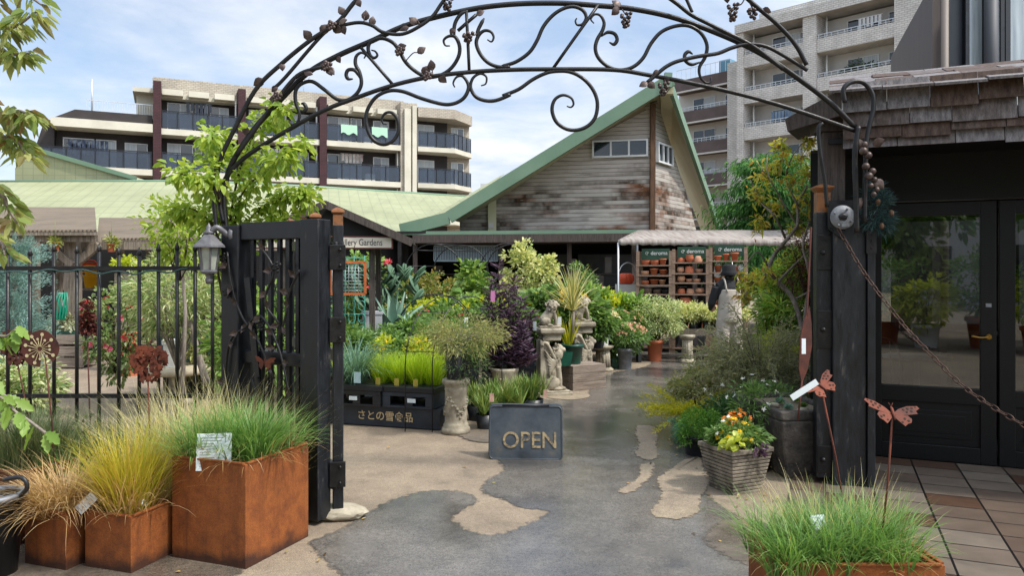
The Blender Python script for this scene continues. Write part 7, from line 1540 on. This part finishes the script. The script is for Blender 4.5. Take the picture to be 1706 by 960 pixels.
# cream flowers on fluted column, terracotta pot bush, floor pots
t = thing('cream_flower_pot', 'pale pot of cream flowers standing on the fluted column', 'plant', (1.44, 11.9, .402)); potbody(t, .11, .22, m_whitep, rim=False); foliage(t, (0, 0, .35), (.27, .25, .17), 34, .1, 40, .07, .03, L_mid, base=(0, 0, .2), shape='o'); flowers(t, (0, 0, .40), (.28, .26, .17), 70, .036, P_crm)
t = thing('peach_flower_pot', 'pot of peach and cream flowers right of the fluted column', 'plant', (1.82, 12.1, .0)); potbody(t, .13, .34, m_zinc); foliage(t, (.05, 0, .52), (.32, .28, .2), 36, .1, 40, .06, .026, L_mid, base=(0, 0, .3)); flowers(t, (.05, 0, .55), (.32, .28, .2), 60, .034, P_peach)
t = thing('small_green_pot', 'small dark green pot with a white card on the ground right of the fluted column', 'pot', G(1028, 614)); potbody(t, .10, .17, m_gplast, sq=True, rim=False); foliage(t, (0, 0, .3), (.14, .14, .14), 14, .08, 35, .05, .02, L_mid)
q = G(1020, 606); card('price_card', 'white card leaning on the small green pot', (q.x, q.y-.18, .12), .3, -.5, .16, .12)
t = thing('terracotta_shrub_pot', 'variegated bush in an orange terracotta pot on the wet path', 'plant', G(1091, 602)); potbody(t, .14, .37, m_terra); foliage(t, (-.02, 0, .72), (.52, .42, .40), 110, .13, 60, .045, .018, L_var, base=(0, 0, .32), sr=.007, shell=.35)
t = thing('small_flower_tub', 'dark tub of orange and yellow flowers on legs beyond the terracotta pot', 'plant', G(1128, 587)); potbody(t, .13, .24, m_bplast, rim=False); t.location.z = .22; foliage(t, (0, 0, .28), (.2, .2, .1), 18, .08, 40, .05, .02, L_mid); flowers(t, (0, 0, .3), (.2, .2, .1), 26, .03, P_ora); b = MB()
for a in (0, 2.1, 4.2): b.bar((.08*math.cos(a), .08*math.sin(a), 0), (.1*math.cos(a), .1*math.sin(a), -.22), .03)
b.build('stand', m_bplast, t)
t = thing('grey_planter_stand', 'tub of pink topped green plants on a stand before the dark doors', 'plant', G(1000, 560)); t.location = P(985, 480, 14.8); t.location.z = 0; b = MB(); b.box(-.25, .25, -.2, .2, 0, 1.0); b.build('stand', m_bplast, t); foliage(t, (0, 0, 1.15), (.3, .25, .15), 24, .1, 50, .06, .026, L_fresh); flowers(t, (0, 0, 1.17), (.3, .25, .16), 26, .03, P_pink)
# ================================================================ right side planting
t = thing('wispy_grey_shrub', 'wispy grey green shrub with fine arching twigs at the right of the path', 'shrub', (2.42, 7.45, 0)); b = MB(); rT = random.Random(8); tips = []; pts = []; dr = []
b.tube(spline([(0.06, 0, .0), (.03, .02, .22), (.06, 0, .45)], 4), .022, 7)
for k in range(165):
    a = rT.uniform(0, 2*PI); e = rT.uniform(.05, 1.25); Lk = rT.uniform(.45, .95); d = Vector((math.cos(a)*math.cos(e), math.sin(a)*math.cos(e)*.8, math.sin(e))); o = Vector((.05, 0, rT.uniform(.2, .5))); mid = o+d*Lk*.55+Vector((0, 0, .06)); tip = o+d*Lk+Vector((0, 0, -.22*Lk*math.cos(e)))
    s = spline([o, mid, tip], 6); b.tube(s, [.0055*(1-.7*i/len(s)) for i in range(len(s))], 4)
    for i in range(3, len(s)): n = 8; pts.append(np.array(s[i])+rng.normal(0, .028, (n, 3))); dr.append(rvec(n)+np.array(d)*.8+np.array([0, 0, -.2]))
b.build('twigs', m_bark, t); b = MB(); leaves(b, np.concatenate(pts), np.concatenate(dr), .062, .0075, droop=.2); b.build('foliage', L_grey, t)
t = thing('yellow_juniper', 'bright yellow feathery juniper beside the path at the foot of the wispy shrub', 'shrub', (1.76, 7.45, 0)); t.scale = (1.25, 1.25, 1.2); b = MB(); pts = []; dr = []
for k in range(36):
    a = rng.uniform(0, 2*PI); e = rng.uniform(.1, .9); Lk = rng.uniform(.22, .46); d = np.array([math.cos(a)*math.cos(e), math.sin(a)*math.cos(e), math.sin(e)]); 
    for i in range(12): f = (i+2)/13; n = 14; pts.append(np.array([0, 0, .12])+d*Lk*f+np.array([0, 0, -.1*f*f])+rng.normal(0, .012, (n, 3))); dr.append(rvec(n)*.8+d)
leaves(b, np.concatenate(pts), np.concatenate(dr), .03, .006); b.build('foliage', L_yj, t)
t = thing('blue_ground_cover', 'low blue green ground cover mound below the yellow juniper', 'plant', (1.72, 7.0, 0)); foliage(t, (0, 0, .1), (.26, .24, .13), 44, .07, 70, .028, .009, lm('blue_green_tiny', ['#2f5f4f', '#4f8470', '#6d9c84'], .2), shell=.5)
t = thing('green_mound', 'rounded mid green mossy shrub in front of the blue ground cover', 'plant', (1.63, 6.5, 0)); potbody(t, .16, .18, m_bplast); foliage(t, (0, 0, .24), (.22, .22, .16), 60, .06, 90, .026, .008, lm('mossy_green', ['#3b6b22', '#5f8f32', '#7fa844'], .3), shell=.55)
# flowers in the ribbed planter
t = thing('mixed_flowers', 'mixed yellow, orange and white flowers planted in the ribbed stone planter', 'flowers', (1.63, 5.48, .31), .42); t.scale = (.78, .78, .8)
foliage(t, (0, 0, .08), (.24, .24, .14), 50, .07, 60, .055, .018, L_mid, base=(0, 0, 0)); flowers(t, (-.02, -.05, .06), (.20, .17, .20), 22, .028, P_yel, 6, 'yellow_flowers', w=.7); flowers(t, (.1, .08, .12), (.15, .15, .20), 34, .026, P_ora, 6, 'orange_flowers', w=.7); flowers(t, (-.05, -.02, .10), (.22, .17, .2), 8, .024, P_white, 6, 'white_flowers')
b = MB(); p_, d_, _ = cloud((-.12, -.17, .07), (.09, .07, .05), 8, .04, 7); leaves(b, p_, d_, .085, .075, shape='o', cup=.05); b.build('lime_leaves', L_heu, t); b = MB(); p_, d_, _ = cloud((.02, -.2, .02), (.13, .06, .04), 10, .04, 18); leaves(b, p_, d_, .045, .03, shape='o'); b.build('purple_leaves', L_purple, t)
t = thing('white_gaura', 'slender plant with scattered white flowers between the ribbed planter and the trough', 'flowers', (1.95, 6.0, 0)); potbody(t, .13, .22, m_bplast); foliage(t, (0, 0, .42), (.22, .2, .26), 30, .09, 40, .055, .012, L_mid, base=(0, 0, .2), sr=.004); flowers(t, (0, -.05, .5), (.26, .2, .28), 12, .022, P_white, 5)
t = thing('white_gaura', 'single stems of white flowers standing above the yellow juniper', 'flowers', (1.95, 7.2, 0)); b = MB(); fl = [(-.1, 0, .45), (.05, -.05, .5), (.18, 0, .42), (-.03, .06, .38)]
for q in fl: b.tube(spline([(q[0]*.3, q[1]*.3, 0), (q[0]*.6, q[1], q[2]*.6), q], 4), .003, 4)
b.build('stems', L_mid, t); b = MB(); blooms(b, fl, [(0, -.6, .4)]*4, .026, 5); b.build('flowers', P_white, t)
for i, (x, y, s, m, lab) in enumerate([(-.1, -.12, .05, L_agave, 'pale rosette succulent at the front of the trough'), (.06, -.05, .045, L_mid, 'green rosette succulent in the middle of the trough'), (-.05, .12, .055, L_frost, 'frosted cushion succulent toward the back of the trough'), (.12, .2, .05, L_fresh, 'bright green cushion succulent at the back of the trough')]):
    t = thing('succulent', lab, 'plant', tuple(Vector((2.24, 5.98, .502))+Matrix.Rotation(.12, 3, 'Z') @ Vector((x, y, 0)))); b = MB(); n = 40; k = np.arange(n); a = k*2.4; e = .15+1.2*(1-k/n); d = np.stack([np.cos(a)*np.cos(1.4-e), np.sin(a)*np.cos(1.4-e), np.sin(1.4-e)+.05], 1); leaves(b, np.zeros((n, 3))+np.array([0, 0, .01]), d, s, s*.4, up=.8, cup=.3, droop=-.1, lvar=.1, shape='o'); b.build('rosette', m, t)
for i, (x, y) in enumerate([(.0, -.2), (.14, -.17), (-.14, .02)]): t = thing('pebble', ['brown pebble at the front rim of the trough', 'brown pebble beside the pier end of the trough', 'pale pebble on the path side of the trough'][i], 'stone', tuple(Vector((2.24, 5.98, .508))+Vector((x, y, .012)))); b = MB(); b.blob((0, 0, 0), (.045, .035, .022), (0, 0, i)); b.build('body', m_stone, t)
# green shrubs & maple by the pier
t = thing('laurel_shrub', 'dense mid green leafy shrub behind the wispy one, beside the aproned person', 'shrub', (3.28, 8.7, 0)); foliage(t, (.06, .1, 1.05), (.40, .45, .78), 120, .17, 60, .085, .022, lm('laurel_leaf', ['#55803a', '#7aa64a', '#9bb95c', '#a3a850', '#466f33'], .42), base=(0, 0, .1), sr=.012, shape='o', shell=.45)
t = thing('red_maple_shrub', 'small dark red fine leaved maple against the awning, behind the twisted trunk', 'shrub', (3.5, 8.3, 0)); foliage(t, (-.1, .1, 1.75), (.32, .3, .5), 60, .13, 50, .06, .008, L_red, base=(0, 0, .2), sr=.012, shell=.3)
t = thing('twisted_maple', 'yellow green maple with a pale twisted bare trunk beside the black pier', 'tree', (2.72, 7.3, 0)); YM = 7.2; b = MB()
trk = [([(1345, 720), (1342, 640), (1338, 560), (1322, 500), (1296, 470), (1282, 448), (1290, 425), (1310, 400), (1328, 375), (1330, 340), (1345, 310)], .03), ([(1338, 560), (1345, 500), (1350, 470), (1345, 440), (1338, 410), (1348, 370)], .022), ([(1296, 470), (1320, 445), (1345, 420), (1360, 395)], .012), ([(1310, 400), (1290, 360), (1265, 335), (1250, 300)], .013), ([(1330, 345), (1310, 300), (1318, 265), (1335, 240)], .012), ([(1328, 375), (1300, 330), (1280, 290), (1278, 262)], .010), ([(1282, 448), (1262, 420), (1240, 445)], .009), ([(1322, 500), (1350, 485), (1370, 470)], .01)]
br_t = []
for q, r in trk:
    s = spline([P(x, y, YM+random.uniform(-.1, .2)) for x, y in q], 6); b.tube(s, [max(.004, r*(1-.65*i/len(s))) for i in range(len(s))], 7); br_t.append(s)
b.build('trunk', m_bark, t, True); b = MB(); pts = []; dr = []; tw = MB()
for px, py, rr in ((1275, 290, 26), (1300, 270, 24), (1335, 262, 24), (1355, 300, 26), (1320, 305, 26), (1262, 325, 20), (1345, 340, 22), (1290, 345, 18), (1375, 290, 16), (1252, 470, 22), (1275, 460, 18), (1240, 490, 16), (1330, 380, 16), (1265, 375, 14), (1300, 235+10, 12), (1345, 235, 12)):
    c = np.array(P(px, py, YM+random.uniform(-.15, .25))); R_ = rr*YM/F
    for k in range(9):
        cc = c+rvec(1)[0]*R_*random.uniform(.2, 1); n = 9; tw.tube([c+(cc-c)*-.6, cc], .003, 4); pts.append(cc+rng.normal(0, R_*.2, (n, 3))); dr.append(rvec(n)+np.array([0, 0, .1]))
tw.build('twigs', m_bark, t, True); leaves(b, np.concatenate(pts), np.concatenate(dr), .07, .022, shape='d', droop=.2); b.build('foliage', L_maple, t, True)
t = thing('orange_blossom_shrub', 'shrub with small yellow orange blossom beside the right end of the pot shelves', 'shrub', (3.2, 9.2, 0)); foliage(t, (0, 0, 1.35), (.28, .25, .4), 40, .12, 45, .06, .018, L_lime, base=(0, 0, .1), sr=.01); flowers(t, (-.08, -.05, 1.4), (.26, .22, .28), 24, .03, P_ora)
# big conifer behind the awning
t = thing('conifer_tree', 'tall drooping dark green conifer standing in front of the grey apartments', 'tree', (7.3, 21, 0)); b = MB(); b.tube([(0, 0, 0), (.05, 0, 2.5), (0, 0, 4.6)], [.16, .11, .04], 10); b.build('trunk', m_barkd, t); b = MB(); pts = []; dr = []; bs = MB()
for k in range(120):
    zz = rng.uniform(1.2, 5.0); rad = 1.45*(1-((zz-2.4)/3.2)**2) if zz > 2.4 else 1.4; rad = max(.3, rad); a = rng.uniform(0, 2*PI); Lk = rad*rng.uniform(.6, 1.1); d = np.array([math.cos(a), math.sin(a), .15]); o = np.array([0, 0, zz-.2]); s = [o+d*Lk*f+np.array([0, 0, -.55*Lk*f*f*.6]) for f in np.linspace(.15, 1, 7)]; bs.tube([tuple(q) for q in s], [.018*(1-.12*i) for i in range(7)], 4)
    for i, q in enumerate(s[1:]): n = 66; r_ = .12+.05*i; pts.append(q+rng.normal(0, 1, (n, 3))*np.array([r_, r_, .07])+np.array([0, 0, -.05])); dr.append(rvec(n)*.6+d*.6+np.array([0, 0, -.7]))
bs.build('branches', m_barkd, t); leaves(b, np.concatenate(pts), np.concatenate(dr), .15, .035, droop=.3); b.build('foliage', L_con, t)
t = thing('green_tree', 'rounded mid green tree beyond the awning at the right of the conifer', 'tree', (8.6, 19.5, 0)); b = MB(); b.tube([(0, 0, 0), (.05, 0, 2.0)], [.12, .07], 8); b.build('trunk', m_barkd, t); foliage(t, (0, 0, 2.7), (1.3, 1.1, 1.2), 90, .38, 70, .15, .06, L_mid, base=(0, 0, 1.5), sr=.03, shape='o')
# ================================================================ plants behind the left fence
t = thing('frosted_conifer', 'frosted blue green drooping conifer behind the fence at the left', 'tree', (-6.5, 9.8, 0)); b = MB(); b.tube([(0, 0, 0), (0, 0, 1.9)], [.06, .03], 8); b.build('trunk', m_bark, t); b = MB(); pts = []; dr = []
for k in range(110):
    a = rng.uniform(0, 2*PI); zz = rng.uniform(.35, 1.95); Lk = rng.uniform(.3, .75)*(1.1-.3*zz/2); d = np.array([math.cos(a), math.sin(a), rng.uniform(-.1, .9)])
    for f in np.linspace(.15, 1, 7): n = 26; pts.append(np.array([0, 0, zz])+d*Lk*f+np.array([0, 0, -.3*f*f*Lk])+rng.normal(0, .035, (n, 3))); dr.append(rvec(n)*.7+d)
leaves(b, np.concatenate(pts), np.concatenate(dr), .075, .008); b.build('foliage', L_frost, t); t.scale = (.72, .72, .95)
t = thing('red_rose_bush', 'loose rose bush with red and pink blooms behind the fence', 'shrub', (-4.75, 9.0, 0)); foliage(t, (0, 0, .85), (.4, .34, .58), 60, .13, 42, .06, .03, lm('rose_bush_leaf', ['#55703f', '#7d9458', '#a3ad7c', '#466034'], .35), base=(0, 0, .35), sr=.006, shape='o', frac=.4); flowers(t, (-.05, -.05, .9), (.4, .36, .5), 20, .05, P_red, 7, top=False, w=.8); flowers(t, (.0, 0, .9), (.42, .36, .55), 19, .045, P_pink, 7, 'pink_flowers', False, .8)
t = thing('variegated_bush', 'large pale variegated bush with crooked stems behind the fence, left of the lantern', 'shrub', (-3.75, 8.2, 0)); foliage(t, (.08, 0, 1.3), (.52, .42, .46), 100, .15, 55, .075, .015, L_var, base=(.1, 0, .5), sr=.012, stem=m_bark, shell=.4, frac=.2)
b = MB(); b.tube(spline([P(345, 640, 8.1), P(330, 590, 8.1), P(318, 545, 8.05), P(300, 500, 8.0), P(290, 470, 8)], 6), [.045*(1-.028*i) for i in range(25)], 8); b.build('crooked_stem', m_bark, t, True)
t = thing('burgundy_stake', 'rusted stake topped by a dense burgundy flower head behind the fence bars', 'garden stake', (P(152, 640, 6.2).x, 6.2, 0)); b = MB(); b.tube([(0, 0, 0), (-.03, 0, 1.0)], .006, 5); b.build('rod', m_rustd, t); foliage(t, (-.03, 0, 1.17), (.07, .06, .15), 30, .04, 26, .035, .02, L_red, name='flower_head'); 
t = thing('square_black_pot', 'small square black pot on the paving behind the burgundy stake', 'pot', G(150, 602)); potbody(t, .15, .27, m_bplast, sq=True, rim=False, taper=.7)
t = thing('wispy_sapling', 'yellow green leafy sapling in front of the shed, behind the climbing rose', 'tree', (P(300, 450, 7.0).x, 7.0, 0)); b = MB(); b.tube([(0, 0, 0), (.05, 0, 1.2), (0, 0, 1.9)], [.025, .018, .01], 6); b.build('trunk', m_bark, t); foliage(t, (-.02, 0, 1.98), (.3, .3, .3), 40, .12, 22, .06, .026, lm('sapling_leaf', ['#7f9a30', '#a8b84a', '#65872c'], .45), base=(0, 0, 1.5), sr=.007, shape='o', frac=.4)
t = thing('yellow_leaf_plant', 'bright lime potted plant under the shed beam', 'plant', P(212, 445, 11.8)); foliage(t, (0, 0, .0), (.25, .2, .13), 20, .08, 40, .07, .025, L_lime); b = MB(); b.box(-.15, .15, -.1, .1, -1.5, -.1); b.build('stand', m_oldwood, t)
for i, (px, Y, w_, h_, m, lab) in enumerate([(40, 8.2, .35, .6, L_var, 'pale variegated shrub low behind the fence at the left edge'), (420, 7.6, .5, 1.4, L_fresh, 'fresh green shrub seen through the bars of the open gate'), (470, 9.2, .6, 1.3, L_mid, 'mid green shrub beyond the gate bars'), (350, 9.5, .6, 1.5, L_olive, 'olive green shrub behind the lantern')]):
    t = thing('garden_shrub', lab, 'shrub', (P(px, 450, Y).x, Y, 0)); foliage(t, (0, 0, h_*.55), (w_, w_*.7, h_*.5), 60, .14, 50, .07, .028, m, base=(0, 0, .05), sr=.01, shape='o')
for i, (x, y, sc) in enumerate([(-1.6, -3.6, 1.3), (-.7, -4.2, 1.7), (.3, -3.8, 1.2), (1.2, -4.5, 1.6), (-2.6, -4.4, 1.8), (2.2, -4, 1.3)]):
    t = thing('terrace_plant', f'leafy potted shrub {["nearest the kerb", "by the lamp", "in the middle", "by the bollard", "at the far end", "by the shop"][i]} across the pavement behind the viewer', 'plant', (x, y, 0)); potbody(t, .22*sc, .4*sc, m_terra if i % 2 else m_whitep); foliage(t, (0, 0, .8*sc), (.42*sc, .4*sc, .42*sc), 40, .16*sc, 30, .12, .055, (L_fresh, L_mid, L_lime)[i % 3], base=(0, 0, .35*sc), shape='o')
t = thing('street_tree', 'leafy street tree behind the viewer', 'tree', (3.5, -6, 0)); b = MB(); b.tube([(0, 0, 0), (.05, 0, 2.4)], [.14, .09], 8); b.build('trunk', m_bark, t); foliage(t, (0, 0, 3.6), (2.2, 1.6, 1.6), 60, .6, 50, .3, .16, L_mid, shape='o')
dup(t, (-1.5, -8, 0), 1, 'second leafy street tree behind the viewer'); dup(t, (8, -7, 0), 2, 'third leafy street tree behind the viewer')

b = MB(); n = 130; pts = []
for i in range(n):
    x, y = random.choice([(random.uniform(-3, -.9), random.uniform(3.4, 4.9)), (random.uniform(1.1, 2.4), random.uniform(3.9, 6.5)), (random.gauss(0, 1.2), random.uniform(5, 10)), (random.gauss(1.7, .25), random.uniform(5, 8))]); pts.append((x, y, .012))
d_ = rvec(n)*np.array([1, 1, .15]); leaves(b, pts, d_, .035, .018, up=1.5, shape='o'); tag(b.build('fallen_leaves', lm('dry_fallen_leaf', ['#6b4a2a', '#a98a55', '#7f7a3f', '#4a3522'], .1)), kind='stuff')

for x, y, h, w_, m, lab in [(2.02, 6.75, .42, .26, L_dark, 'low dark green leafy shrub between the wispy shrub and the trough'), (2.35, 6.75, .55, .3, L_mid, 'mid green leafy shrub behind the stone trough'), (1.98, 7.9, .6, .35, L_olive, 'olive green twiggy plant at the path edge behind the yellow juniper'), (2.75, 7.9, .9, .4, L_lime, 'yellow green leafy shrub at the foot of the twisted maple')]:
    t = thing('garden_shrub', lab, 'shrub', (x, y, 0)); foliage(t, (0, 0, h*.55), (w_, w_*.8, h*.5), 50, .10, 50, .055, .02, m, base=(0, 0, .03), sr=.006)
